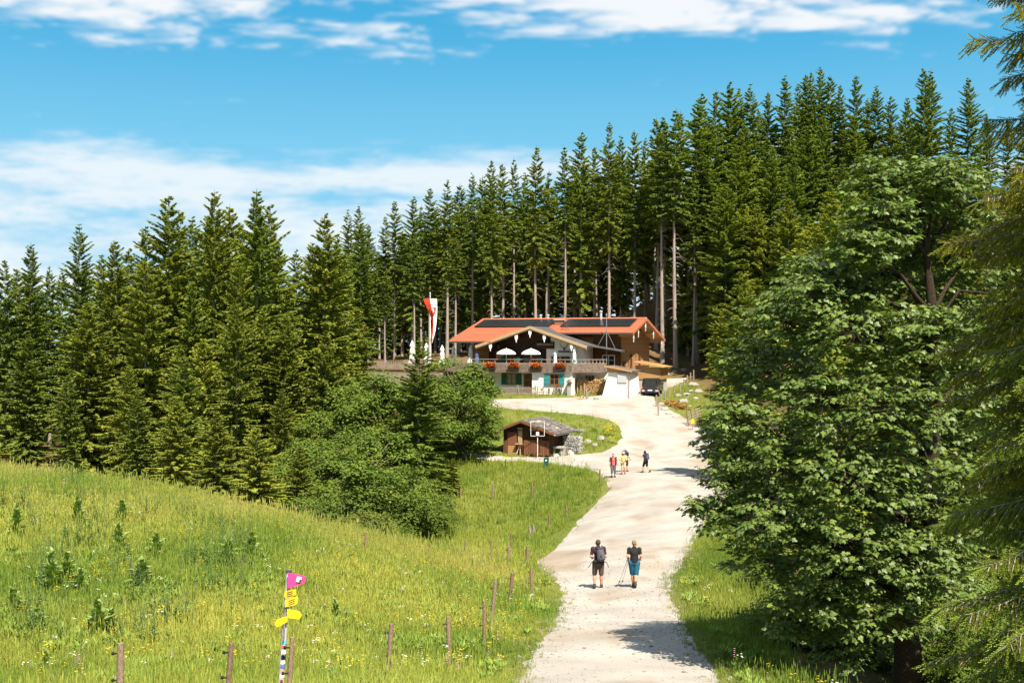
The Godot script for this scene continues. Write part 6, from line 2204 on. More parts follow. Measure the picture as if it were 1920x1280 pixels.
func make_vehicle() -> void:
	var p := hit(1219, 743, 100.0)
	var d := deg_to_rad(-15.0)
	# local: rear faces +z, length 4.3 m towards -z
	var heading := Basis(Vector3.UP, d)
	var o := thing("parked_vehicle", "black boxy off-road vehicle parked at the white outbuilding, seen from behind", "car", p, d)
	mat("car_black", Color(0.016, 0.018, 0.020), 0.25, null, Vector3.ONE, false, 0.5)
	M.car_black.clearcoat_enabled = true
	M.car_black.clearcoat = 0.6
	mat("car_glass", Color(0.05, 0.055, 0.055, 0.35), 0.04, null, Vector3.ONE, false, 0.6)
	M.car_glass.transparency = BaseMaterial3D.TRANSPARENCY_ALPHA
	mat("tail_red", Color(0.55, 0.02, 0.02), 0.3)
	mat("tyre", Color(0.02, 0.02, 0.02), 0.9)
	var mb := MB.new()
	# lower body
	mb.slab(PackedVector2Array([Vector2(-0.86, 0.55), Vector2(0.86, 0.55), Vector2(0.88, 0.75), Vector2(0.87, 1.16), Vector2(-0.87, 1.16), Vector2(-0.88, 0.75)]), 4.1, Transform3D(Basis(), Vector3(0, 0, -2.1)))
	put(mb.mesh(), "body", M.car_black, o)
	mb = MB.new()
	# roof and pillars, with open window spaces
	mb.slab(PackedVector2Array([Vector2(-0.76, 1.86), Vector2(0.76, 1.86), Vector2(0.72, 1.93), Vector2(-0.72, 1.93)]), 2.75, Transform3D(Basis(), Vector3(0, 0, -1.45)))
	for s in [-1.0, 1.0]:
		for z in [-0.12, -1.0, -1.85, -2.75]:
			mb.bar(Vector3(s * 0.85, 1.15, z), Vector3(s * 0.74, 1.87, z), 0.1 if z > -2.5 else 0.07, 0.14, Vector3.BACK)
	mb.box(Vector3(0, 1.22, -0.1), Vector3(1.66, 0.16, 0.1))
	mb.box(Vector3(0, 1.82, -0.12), Vector3(1.5, 0.1, 0.1))
	put(mb.mesh(), "cabin", M.car_black, o)
	mb = MB.new()
	mb.bb(Vector3(-0.87, 0.95, -4.1), Vector3(0.87, 1.22, -2.75))
	put(mb.mesh(), "bonnet", M.car_black, o)
	mb = MB.new()
	mb.slab(PackedVector2Array([Vector2(-0.64, 1.30), Vector2(0.64, 1.30), Vector2(0.6, 1.77), Vector2(-0.6, 1.77)]), 0.012, Transform3D(Basis(), Vector3(0, 0, -0.08)))
	put(mb.mesh(), "rear_window", M.car_glass, o)
	mb = MB.new()
	mb.slab(PackedVector2Array([Vector2(-0.7, 1.24), Vector2(0.7, 1.24), Vector2(0.66, 1.82), Vector2(-0.66, 1.82)]), 0.012, Transform3D(Basis(), Vector3(0, 0, -2.75)))
	put(mb.mesh(), "windscreen", M.car_glass, o)
	for s in [-1.0, 1.0]:
		for z in [-0.56, -1.43, -2.3]:
			mb = MB.new()
			mb.quad(Vector3(s * 0.83, 1.2, z + 0.36), Vector3(s * 0.83, 1.2, z - 0.36), Vector3(s * 0.745, 1.83, z - 0.36), Vector3(s * 0.745, 1.83, z + 0.36))
			put(mb.mesh(), "side_window", M.car_glass, o)
		mb = MB.new()
		mb.bb(Vector3(s * 0.80 - 0.05, 0.78, -0.06), Vector3(s * 0.80 + 0.05, 1.04, -0.02))
		put(mb.mesh(), "tail_light", M.tail_red, o)
		mb = MB.new()
		mb.bb(Vector3(s * 0.72 - 0.14, 0.52, -0.05), Vector3(s * 0.72 + 0.14, 0.68, 0.12))
		put(mb.mesh(), "bumper_end", M.metal, o)
		mb = MB.new()
		mb.box(Vector3(s * 1.0, 1.3, -2.6), Vector3(0.2, 0.2, 0.08))
		mb.bar(Vector3(s * 0.85, 1.22, -2.62), Vector3(s * 0.95, 1.26, -2.62), 0.03, 0.03)
		put(mb.mesh(), "mirror", M.car_black, o)
		for z in [-0.72, -3.3]:
			mb = MB.new()
			mb.tube([Vector3(s * 0.60, 0.37, z), Vector3(s * 0.66, 0.37, z), Vector3(s * 0.84, 0.37, z), Vector3(s * 0.88, 0.37, z)], [0.33, 0.37, 0.37, 0.33], 18)
			var wh := put(mb.mesh(), "wheel", M.tyre, o)
			mb = MB.new()
			mb.disc(Vector3(s * 0.886, 0.37, z), Vector3(s, 0, 0), 0.21, 14)
			put(mb.mesh(), "rim", M.metal, wh)
			mb = MB.new()
			var arc := []
			var ar := []
			for j in 7:
				var a := PI * j / 6.0
				arc.append(Vector3(s * 0.88, 0.40 + sin(a) * 0.45, z + cos(a) * 0.47))
				ar.append(0.05)
			mb.tube(arc, ar, 5)
			put(mb.mesh(), "wheel_arch", M.car_black, o)
	mb = MB.new()
	mb.bb(Vector3(-0.6, 0.5, -0.02), Vector3(0.6, 0.58, 0.1))
	put(mb.mesh(), "bumper", M.dark_metal, o)
	mb = MB.new()
	mb.bb(Vector3(-0.24, 0.60, -0.03), Vector3(0.24, 0.71, 0.0))
	put(mb.mesh(), "number_plate", M.white_paint, o)
	mb = MB.new()
	mb.bb(Vector3(-0.5, 0.86, -0.05), Vector3(-0.1, 0.9, -0.015))
	put(mb.mesh(), "tailgate_handle", M.dark_metal, o)
	mb = MB.new()
	mb.bb(Vector3(-0.7, 0.3, -3.9), Vector3(0.7, 0.56, -0.25))
	put(mb.mesh(), "underbody", M.dark_metal, o)

func make_posts() -> void:
	mat("post_timber", Color(0.36, 0.255, 0.190), 0.9, noise_tex(0.03, 0.45, 1.15, 91), Vector3(6.0, 0.8, 6.0), false, 0.1)
	mat("insulator", Color(0.012, 0.012, 0.013), 0.5)
	rng.seed = 61
	# foot pixel x, y, head pixel x, y, thickness in pixels
	var near := [
		[225, 1345, 226, 1205, 14], [425, 1345, 434, 1214, 10], [538, 1332, 548, 1197, 9], [726, 1290, 733, 1170, 9], [842, 1257, 840, 1156, 8], [908, 1218, 908, 1126, 7], [921, 1182, 929, 1090, 7], [955, 1146, 961, 1075, 7], [997, 1122, 996, 1064, 6], [953, 1072, 954, 1024, 5], [988, 1074, 989, 1025, 5], [959, 1040, 958, 999, 4], [919, 1062, 920, 1013, 4], [872, 1062, 873, 1013, 4], [806, 1052, 806, 1018, 4], [685, 1040, 686, 997, 5], [998, 937, 998, 905, 3.4], [924, 937, 924, 908, 3.4], [864, 934, 864, 910, 3.4], [1030, 995, 1030, 965, 4], [1062, 972, 1062, 946, 3.4], [1125, 905, 1125, 880, 3],
	]
	for s in near:
		var p := hit(s[0], s[1])
		var k := -p.z / F
		var says: String = "thin fence post on the grassy bank below the shed" if s[1] < 1000 else ("thin fence post in the dip between the meadow and the bank" if s[4] < 4.5 else "weathered fence post with black insulators in the row along the track verge")
		if s[4] == 14: says = "thick round fence post with a pale flat top in the meadow grass"
		elif s[4] == 10: says = "slim leaning fence post between the thick post and the signpost"
		elif s[4] == 9 and s[0] < 600: says = "fence post with black insulators standing right beside the signpost"
		elif s[0] == 685: says = "short fence post at the foot of the leafy thicket"
		var o := thing("fence_post", says, "fence post", p, 0.0, "pasture fence posts along the meadow")
		var r: float = s[4] * 0.5 * k
		var head := Vector3((s[2] - s[0]) * k, (s[1] - s[3]) * k, jit(-0.04, 0.04))
		var mb := MB.new()
		var g := jit(0.75, 1.2)
		mb.col = Color(g, g * jit(0.92, 1.0), g * jit(0.88, 1.0))
		mb.tube([-head * 0.2, head * 0.5 + Vector3(jit(-0.006, 0.006), 0, 0), head - head * 0.012, head], [r * 1.02, r, r * 0.97, r * 0.86], 9)
		put(mb.mesh(), "post", M.post_timber, o)
		if s[4] > 4.5:
			for y in [0.5, 0.86]:
				mb = MB.new()
				var q: Vector3 = head * y + Vector3(-r * 0.9, 0, 0.0)
				mb.tube([q, q + Vector3(-0.045, 0, 0), q + Vector3(-0.05, 0, 0), q + Vector3(-0.075, 0.0, 0)], [0.012, 0.012, 0.024, 0.022], 7)
				put(mb.mesh(), "insulator", M.insulator, o)
	# dark posts along the upper road
	for s in [[1231, 762, 740], [1235, 779, 756], [1239, 756, 738], [1247, 749, 731], [1254.5, 744, 727], [1265, 739, 724], [1276, 735, 720], [1283, 724, 711], [1289, 717, 703], [1295, 711, 698], [1301, 711, 693]]:
		var p := hit(s[0], s[1], 90.0)
		var k := -p.z / F
		var mb := MB.new()
		mb.tube([Vector3(0, -0.3, 0), Vector3(jit(-0.03, 0.03), (s[1] - s[2]) * k * 0.97, 0), Vector3(0, (s[1] - s[2]) * k, 0)], [0.085, 0.08, 0.06], 8)
		tag(put(mb.mesh(), "road_post", M.grey_timber, null, Transform3D(Basis(), p)), "dark wooden post in the row guarding the bend beside the vehicle", "post", "guard posts along the road bend")

func make_signpost() -> void:
	# foot below the frame, head at (542, 1070)
	var p := hit(523, 1330)
	var k := -p.z / F
	var o := thing("signpost", "leaning sticker-covered steel signpost with yellow trail arrows and a pink plate", "signpost", p)
	var q := func(px: float, py: float, z := 0.0) -> Vector3: return Vector3((px - 523.0) * k, (1330.0 - py) * k, z)
	var mb := MB.new()
	mb.tube([q.call(522, 1345), q.call(541, 1071)], [0.034, 0.034], 10)
	put(mb.mesh(), "pole", M.metal, o)
	mb = MB.new()
	mb.tube([q.call(540.5, 1074), q.call(541.2, 1069)], [0.038, 0.038], 10)
	put(mb.mesh(), "cap", M.dark_metal, o)
	mb = MB.new()
	mb.bar(q.call(533, 1198, 0.045), q.call(538, 1120, 0.045), 0.055, 0.012, Vector3.RIGHT)
	put(mb.mesh(), "back_strap", M.grey_timber, o)
	# stickers wrapped round the lower pole
	rng.seed = 17
	var tones := [Color(0.10, 0.45, 0.62), Color(0.55, 0.10, 0.10), Color(0.75, 0.75, 0.73), Color(0.05, 0.06, 0.10), Color(0.75, 0.75, 0.73), Color(0.10, 0.16, 0.40), Color(0.60, 0.28, 0.22), Color(0.75, 0.74, 0.72), Color(0.70, 0.30, 0.32), Color(0.72, 0.72, 0.72), Color(0.06, 0.06, 0.06), Color(0.62, 0.42, 0.45)]
	var sm := mat("sticker", Color(1, 1, 1), 0.5)
	for j in 14:
		mb = MB.new()
		mb.col = tones[j % tones.size()]
		var y := 1200.0 + j * 9.0
		var x := 541.0 - 19.0 * (y - 1071.0) / 274.0
		mb.tube([q.call(x, y + jit(6, 8)), q.call(x + 0.5, y)], [0.0355 + j % 3 * 0.0006, 0.0355 + j % 3 * 0.0006], 10, false)
		put(mb.mesh(), "sticker", sm, o)
	# arrow plates: outline in pixels round the plate's own middle
	var arrows := [
		[545, 1111, 0.06, [[-12, -3], [-9, 5], [12, 9], [12, -1], [-8, -10]], -0.2, 3], [548, 1126, 0.065, [[-12, -9], [-12, 4], [8, 11], [12, 8], [11, -2], [8, -6]], 0.3, 3], [554, 1149, 0.06, [[-14, 10], [9, 5], [13, -3], [8, -10], [-14, -6]], 0.15, 0], [528, 1163, 0.06, [[-12, -6], [-8, 4], [13, 11], [13, 0], [-7, -11]], -0.15, 0],
	]
	for a in arrows:
		mb = MB.new()
		var pts := PackedVector2Array()
		var c := q.call(a[0], a[1], a[2]) as Vector3
		for e in a[3]: pts.append(Vector2(e[0] * k, e[1] * k))
		if Geometry2D.is_polygon_clockwise(pts): pts.reverse()
		mb.slab(pts, 0.012, Transform3D(Basis(Vector3.UP, a[4]), c))
		var pl := put(mb.mesh(), "arrow_plate", M.sign_yellow, o)
		for j in a[5]:
			mb = MB.new()
			mb.box(c + Basis(Vector3.UP, a[4]) * Vector3(0.0, (j - 1) * 3.6 * k, 0.009), Vector3(12 * k, 1.1 * k, 0.004), Basis(Vector3.UP, a[4]) * Basis(Vector3.BACK, 0.28))
			put(mb.mesh(), "lettering", M.dark_metal, pl)
	# pink rounded plate with a white sticker
	mb = MB.new()
	var pk := PackedVector2Array()
	for e in [[-15, -3], [-15, 8], [10, 2], [16, -1], [18, -6], [17, -12], [12, -15], [-15, -21]]: pk.append(Vector2(e[0] * k, -e[1] * k))
	if Geometry2D.is_polygon_clockwise(pk): pk.reverse()
	var c2 := q.call(556, 1092, 0.06) as Vector3
	mb.slab(pk, 0.012, Transform3D(Basis(Vector3.UP, 0.2), c2))
	var pp := put(mb.mesh(), "pink_plate", mat("sign_pink", Color(0.72, 0.055, 0.24), 0.6), o)
	mb = MB.new()
	mb.box(c2 + Vector3(6 * k, 8 * k, 0.012), Vector3(9 * k, 10 * k, 0.004), Basis(Vector3.UP, 0.2) * Basis(Vector3.BACK, -0.25))
	put(mb.mesh(), "white_sticker", M.white_paint, pp)
	mb = MB.new()
	mb.box(c2 + Vector3(8.5 * k, 6 * k, 0.015), Vector3(3.5 * k, 5 * k, 0.004), Basis(Vector3.UP, 0.2) * Basis(Vector3.BACK, -0.25))
	put(mb.mesh(), "dark_mark", M.dark_metal, pp)
	mb = MB.new()
	mb.box(c2 + Vector3(-6.5 * k, -1 * k, 0.010), Vector3(2.4 * k, 13 * k, 0.004), Basis(Vector3.UP, 0.2))
	mb.box(c2 + Vector3(-6.5 * k, 0, 0.0125), Vector3(10 * k, 1.6 * k, 0.004), Basis(Vector3.UP, 0.2) * Basis(Vector3.BACK, 0.2))
	put(mb.mesh(), "dark_cross", mat("sign_dark_pink", Color(0.22, 0.015, 0.07), 0.6), pp)

# ------------------------------------------------------------------ people
# Every figure is a field of tapered capsules, joined smoothly and meshed as surface nets. bones: [from, to, radius, radius]
func cap_dist(p: Vector3, a: Vector3, b: Vector3, ra: float, rb: float) -> float:
	var ab := b - a
	var t := clampf((p - a).dot(ab) / maxf(ab.length_squared(), 1e-8), 0.0, 1.0)
	return p.distance_to(a + ab * t) - lerpf(ra, rb, t)

func net(bones: Array, cell: float, blend: float) -> ArrayMesh:
	var lo := Vector3(1e9, 1e9, 1e9)
	var hi := -lo
	for b in bones:
		var r: float = maxf(b[2], b[3]) + cell * 2.0 + 0.01
		for e in [b[0], b[1]]:
			lo = lo.min(e - Vector3(r, r, r))
			hi = hi.max(e + Vector3(r, r, r))
	var nx := int(ceil((hi.x - lo.x) / cell)) + 1
	var ny := int(ceil((hi.y - lo.y) / cell)) + 1
	var nz := int(ceil((hi.z - lo.z) / cell)) + 1
	var f := PackedFloat32Array()
	f.resize(nx * ny * nz)
	f.fill(1.0)
	for b in bones:
		var r: float = maxf(b[2], b[3]) + cell * 2.5 + blend
		var a: Vector3 = b[0]
		var e: Vector3 = b[1]
		var ra: float = b[2]
		var rb: float = b[3]
		var l := ((a.min(e) - Vector3(r, r, r) - lo) / cell).floor()
		var h := ((a.max(e) + Vector3(r, r, r) - lo) / cell).ceil()
		for z in range(maxi(0, int(l.z)), mini(nz, int(h.z) + 1)):
			for y in range(maxi(0, int(l.y)), mini(ny, int(h.y) + 1)):
				for x in range(maxi(0, int(l.x)), mini(nx, int(h.x) + 1)):
					var d := cap_dist(lo + Vector3(x, y, z) * cell, a, e, ra, rb)
					var k := (z * ny + y) * nx + x
					var o := f[k]
					var s := maxf(blend - absf(o - d), 0.0) / blend
					f[k] = minf(o, d) - s * s * blend * 0.25
	var ids := PackedInt32Array()
	ids.resize(nx * ny * nz)
	ids.fill(-1)
	var v := PackedVector3Array()
	var corner := [0, 1, nx, nx + 1, nx * ny, nx * ny + 1, nx * ny + nx, nx * ny + nx + 1]
	var edges := [[0, 1], [2, 3], [4, 5], [6, 7], [0, 2], [1, 3], [4, 6], [5, 7], [0, 4], [1, 5], [2, 6], [3, 7]]
	var off := [Vector3(0, 0, 0), Vector3(1, 0, 0), Vector3(0, 1, 0), Vector3(1, 1, 0), Vector3(0, 0, 1), Vector3(1, 0, 1), Vector3(0, 1, 1), Vector3(1, 1, 1)]
	for z in nz - 1:
		for y in ny - 1:
			var row := (z * ny + y) * nx
			for x in nx - 1:
				var k := row + x
				var m := 0
				for c in 8:
					if f[k + corner[c]] < 0.0: m += 1
				if m == 0 or m == 8: continue
				var sum := Vector3.ZERO
				var n := 0
				for e in edges:
					var a := f[k + corner[e[0]]]
					var b := f[k + corner[e[1]]]
					if (a < 0.0) != (b < 0.0):
						sum += off[e[0]].lerp(off[e[1]], a / (a - b))
						n += 1
				ids[k] = v.size()
				v.push_back(lo + (Vector3(x, y, z) + sum / n) * cell)
	var ix := PackedInt32Array()
	for z in range(1, nz - 1):
		for y in range(1, ny - 1):
			for x in range(1, nx - 1):
				var k := (z * ny + y) * nx + x
				var inside := f[k] < 0.0
				for ax in 3:
					var st: int = [1, nx, nx * ny][ax]
					if inside == (f[k + st] < 0.0): continue
					var u: int = [nx, nx * ny, 1][ax]
					var w: int = [nx * ny, 1, nx][ax]
					var q := [ids[k - u - w], ids[k - w], ids[k], ids[k - u]]
					if q[0] < 0 or q[1] < 0 or q[2] < 0 or q[3] < 0: continue
					if inside: ix.append_array(PackedInt32Array([q[0], q[2], q[1], q[0], q[3], q[2]]))
					else: ix.append_array(PackedInt32Array([q[0], q[1], q[2], q[0], q[2], q[3]]))
	var st := SurfaceTool.new()
	var arr := []
	arr.resize(Mesh.ARRAY_MAX)
	arr[Mesh.ARRAY_VERTEX] = v
	arr[Mesh.ARRAY_INDEX] = ix
	var am := ArrayMesh.new()
	am.add_surface_from_arrays(Mesh.PRIMITIVE_TRIANGLES, arr)
	st.create_from(am, 0)
	st.generate_normals()
	return st.commit()

func grown(bones: Array, by: float) -> Array:
	var out := []
	for b in bones: out.append([b[0], b[1], b[2] + by, b[3] + by])
	return out

# a hand: palm, four fingers of unequal length with a bend, and a thumb from the side of the palm
func hand_bones(w: Vector3, along: Vector3, palm: Vector3, s: float) -> Array:
	var side := along.cross(palm).normalized()
	var out := [[w, w + along * 0.07 * s, 0.024 * s, 0.03 * s], [w + along * 0.03 * s + side * 0.018 * s, w + along * 0.08 * s + side * 0.022 * s, 0.018 * s, 0.016 * s], [w + along * 0.03 * s - side * 0.018 * s, w + along * 0.08 * s - side * 0.022 * s, 0.018 * s, 0.016 * s]]
	for k in 4:
		var root := w + along * 0.085 * s + side * (0.028 - 0.019 * k) * s
		var l: float = [0.072, 0.082, 0.076, 0.058][k] * s
		var mid := root + (along + palm * 0.35).normalized() * l * 0.5
		out.append([root, mid, 0.0095 * s, 0.009 * s])
		out.append([mid, mid + (along * 0.45 + palm).normalized() * l * 0.5, 0.009 * s, 0.008 * s])
	var tr := w + along * 0.025 * s + side * 0.028 * s
	var tm := tr + (along * 0.6 + side * 0.8 + palm * 0.3).normalized() * 0.04 * s
	out.append([tr, tm, 0.012 * s, 0.011 * s])
	out.append([tm, tm + (along + side * 0.2 + palm * 0.5).normalized() * 0.03 * s, 0.011 * s, 0.009 * s])
	return out

# j: joints in metres, figure faces +z. wear: colours. Returns the figure's node.
func figure(label: String, where: Vector3, turn: float, h: float, j: Dictionary, wear: Dictionary, cell: float) -> Node3D:
	var o := thing("person", label, "person", where, turn)
	var s := h / 1.75
	var J := {}
	for k in j: J[k] = j[k] * s
	var skin := mat("skin", wear.get("skin", Color(0.46, 0.245, 0.155)), 0.6, null, Vector3.ONE, false, 0.35)
	var fat: float = wear.get("fat", 1.0) * s
	var head: Vector3 = J.head
	var face: Vector3 = j.face
	var ear := Vector3.UP.cross(face).normalized()
	var body := [
		[J.pelvis, J.waist, 0.135 * fat, 0.125 * fat], [J.waist, J.chest, 0.125 * fat, 0.14 * fat], [J.chest, J.neck, 0.135 * fat, 0.06 * s], [J.neck, head - Vector3(0, 0.06, 0) * s, 0.056 * s, 0.054 * s],
		[J.sl, J.chest, 0.072 * s, 0.10 * fat], [J.sr, J.chest, 0.072 * s, 0.10 * fat], [J.hl, J.pelvis, 0.11 * fat, 0.12 * fat], [J.hr, J.pelvis, 0.11 * fat, 0.12 * fat],
		[head + Vector3(0, 0.028, 0) * s - face * 0.018 * s, head + Vector3(0, -0.015, 0) * s + face * 0.01 * s, 0.088 * s, 0.080 * s], [head + Vector3(0, -0.02, 0) * s + face * 0.02 * s, head + Vector3(0, -0.085, 0) * s + face * 0.045 * s, 0.066 * s, 0.040 * s],
		[head + face * 0.085 * s + Vector3(0, 0.01, 0) * s, head + face * 0.108 * s + Vector3(0, -0.025, 0) * s, 0.010 * s, 0.015 * s],
		[head + ear * 0.083 * s + Vector3(0, 0.02, 0) * s, head + ear * 0.088 * s + Vector3(0, -0.03, 0) * s, 0.014 * s, 0.010 * s], [head - ear * 0.083 * s + Vector3(0, 0.02, 0) * s, head - ear * 0.088 * s + Vector3(0, -0.03, 0) * s, 0.014 * s, 0.010 * s],
	]
	var torso := body.slice(0, 3) + body.slice(4, 6)
	var arms := []
	var sleeves := []
	var thighs := []
	var calves := []
	var feet := []
	for q in ["l", "r"]:
		arms += [[J["s" + q], J["e" + q], 0.056 * s, 0.042 * s], [J["e" + q], J["w" + q], 0.043 * s, 0.028 * s]]
		var up: Vector3 = J["e" + q] - J["s" + q]
		sleeves.append([J["s" + q], J["s" + q] + up * wear.get("sleeve", 0.62), 0.062 * s, 0.058 * s])
		if wear.get("sleeve", 0.62) > 0.9: sleeves.append([J["e" + q], J["w" + q], 0.05 * s, 0.036 * s])
		thighs += [[J["h" + q], J["k" + q], 0.098 * fat, 0.062 * s]]
		calves += [[J["k" + q], J["k" + q].lerp(J["a" + q], 0.35), 0.058 * s, 0.060 * s], [J["k" + q].lerp(J["a" + q], 0.35), J["a" + q], 0.060 * s, 0.037 * s]]
		feet += [[J["a" + q] + Vector3(0, -0.035, -0.02) * s, J["t" + q], 0.042 * s, 0.036 * s]]
		var fore: Vector3 = (J["w" + q] - J["e" + q]).normalized()
		body += hand_bones(J["w" + q], fore, j.get("palm", Vector3(0, 0, 1)), s)
	body += arms + thighs + calves + feet
	put(net(body, cell, 0.03), "body", skin, o)
	var shirt := mat("shirt", wear.shirt, 0.9)
	put(net(grown(torso, 0.014) + grown(sleeves, 0.004) + [[J.waist, J.pelvis.lerp(J.waist, 0.2), 0.14 * fat, 0.148 * fat]], cell, 0.035), "shirt", shirt, o)
	var legs := []
	for q in ["l", "r"]:
		var l: float = wear.get("leg", 0.85)
		legs.append([J["h" + q], J["h" + q].lerp(J["k" + q], minf(l, 1.0)), 0.122 * fat, 0.088 * s])
		if l > 1.0: legs.append([J["k" + q], J["k" + q].lerp(J["a" + q], l - 1.0), 0.084 * s, 0.070 * s])
	legs.append([J.pelvis + Vector3(0, -0.02, 0), J.waist.lerp(J.pelvis, 0.45), 0.150 * fat, 0.148 * fat])
	put(net(legs, cell, 0.03), "trousers", mat("trousers", wear.trousers, 0.9), o)
	for q in ["l", "r"]:
		put(net([[J["a" + q] + Vector3(0, 0.05, 0) * s, J["a" + q] + Vector3(0, -0.03, -0.01) * s, 0.052 * s, 0.055 * s], [J["a" + q] + Vector3(0, -0.035, -0.02) * s, J["t" + q], 0.052 * s, 0.046 * s]], minf(cell, 0.016), 0.02), "boot", mat("boot", wear.get("boot", Color(0.05, 0.045, 0.04)), 0.8), o)
	# hair: a cap over the crown and back of the head
	var hb := [[head + Vector3(0, 0.045, 0) * s - face * 0.03 * s, head + Vector3(0, 0.02, 0) * s - face * 0.045 * s, 0.088 * s, 0.080 * s]]
	if wear.get("long", false): hb += [[head - face * 0.06 * s, head - face * 0.085 * s + Vector3(0, -0.22, 0) * s, 0.06 * s, 0.04 * s], [head + ear * 0.05 * s - face * 0.02 * s, head - face * 0.05 * s + Vector3(0, -0.14, 0) * s, 0.055 * s, 0.05 * s], [head - ear * 0.05 * s - face * 0.02 * s, head - face * 0.05 * s + Vector3(0, -0.14, 0) * s, 0.055 * s, 0.05 * s]]
	if wear.get("bald", false): hb = [[head - face * 0.06 * s + ear * 0.04 * s + Vector3(0, -0.02, 0) * s, head - face * 0.06 * s - ear * 0.04 * s + Vector3(0, -0.02, 0) * s, 0.045 * s, 0.045 * s]]
	put(net(hb, minf(cell, 0.014), 0.02), "hair", mat("hair", wear.hair, 0.8), o)
	# eyes and mouth
	for e in [-1.0, 1.0]:
		var mb := MB.new()
		mb.lathe(head + face * 0.084 * s + ear * e * 0.033 * s + Vector3(0, 0.005, 0) * s, [Vector2(0, -0.009), Vector2(0.012, 0), Vector2(0, 0.009)], 6)
		put(mb.mesh(), "eye", mat("eye", Color(0.03, 0.02, 0.02), 0.3), o)
	var mm := MB.new()
	mm.bar(head + face * 0.086 * s - ear * 0.022 * s + Vector3(0, -0.058, 0) * s, head + face * 0.086 * s + ear * 0.022 * s + Vector3(0, -0.058, 0) * s, 0.01, 0.01)
	put(mm.mesh(), "mouth", mat("lips", Color(0.32, 0.10, 0.08), 0.6), o)
	return o

func backpack(called: String, label: String, owner_: Node3D, where: Vector3, size: Vector3, tilt: float, c: Color, c2: Color) -> void:
	var o := thing(called, label, "backpack", owner_.to_global(where), owner_.rotation.y)
	o.rotation.z = tilt
	var m := mat("pack_cloth", c, 0.85, noise_tex(0.05, 0.8, 1.1, 95), Vector3(4, 4, 4))
	var w := size.x * 0.5
	var h := size.y
	var d := size.z * 0.5
	put(net([[Vector3(-w * 0.45, 0.12, -d * 0.4), Vector3(-w * 0.4, h - 0.1, -d * 0.2), d * 0.9, d * 0.75], [Vector3(w * 0.45, 0.12, -d * 0.4), Vector3(w * 0.4, h - 0.1, -d * 0.2), d * 0.9, d * 0.75], [Vector3(0, 0.12, -d * 0.8), Vector3(0, h - 0.12, -d * 0.5), d, d * 0.8]], 0.022, 0.05), "sack", m, o)
	var m2 := mat("pack_trim", c2, 0.85)
	put(net([[Vector3(-w * 0.3, h - 0.04, -d * 0.5), Vector3(w * 0.3, h - 0.04, -d * 0.5), d * 0.62, d * 0.62]], 0.02, 0.03), "lid", m2, o)
	put(net([[Vector3(-w * 0.3, h * 0.22, -d * 1.5), Vector3(w * 0.3, h * 0.22, -d * 1.5), d * 0.5, d * 0.5], [Vector3(0, h * 0.4, -d * 1.45), Vector3(0, h * 0.5, -d * 1.4), d * 0.45, d * 0.4]], 0.02, 0.04), "pocket", m2, o)
	for s in [-1.0, 1.0]:
		var mb := MB.new()
		mb.tube([Vector3(s * w * 0.55, h * 0.92, 0.02), Vector3(s * w * 0.75, h * 1.02, d + 0.08), Vector3(s * w * 0.85, h * 0.7, d + 0.16), Vector3(s * w * 0.95, h * 0.25, d + 0.06), Vector3(s * w * 0.8, h * 0.1, 0.0)], [0.022, 0.026, 0.024, 0.018, 0.016], 6)
		put(mb.mesh(), "strap", m2, o)

func pole_stick(label: String, a: Vector3, b: Vector3) -> void:
	var o := thing("walking_pole", label, "walking pole", b, 0.0, "walking poles")
	var mb := MB.new()
	mb.tube([Vector3.ZERO, (a - b) * 0.9], [0.008, 0.011], 6)
	put(mb.mesh(), "shaft", M.metal, o)
	mb = MB.new()
	mb.tube([(a - b) * 0.88, a - b], [0.017, 0.019], 7)
	put(mb.mesh(), "grip", M.insulator, o)
	mb = MB.new()
	mb.tube([(a - b) * 0.05, (a - b) * 0.06], [0.035, 0.02], 8)
	put(mb.mesh(), "basket", M.insulator, o)

func V(x: float, y: float, z: float) -> Vector3: return Vector3(x, y, z)

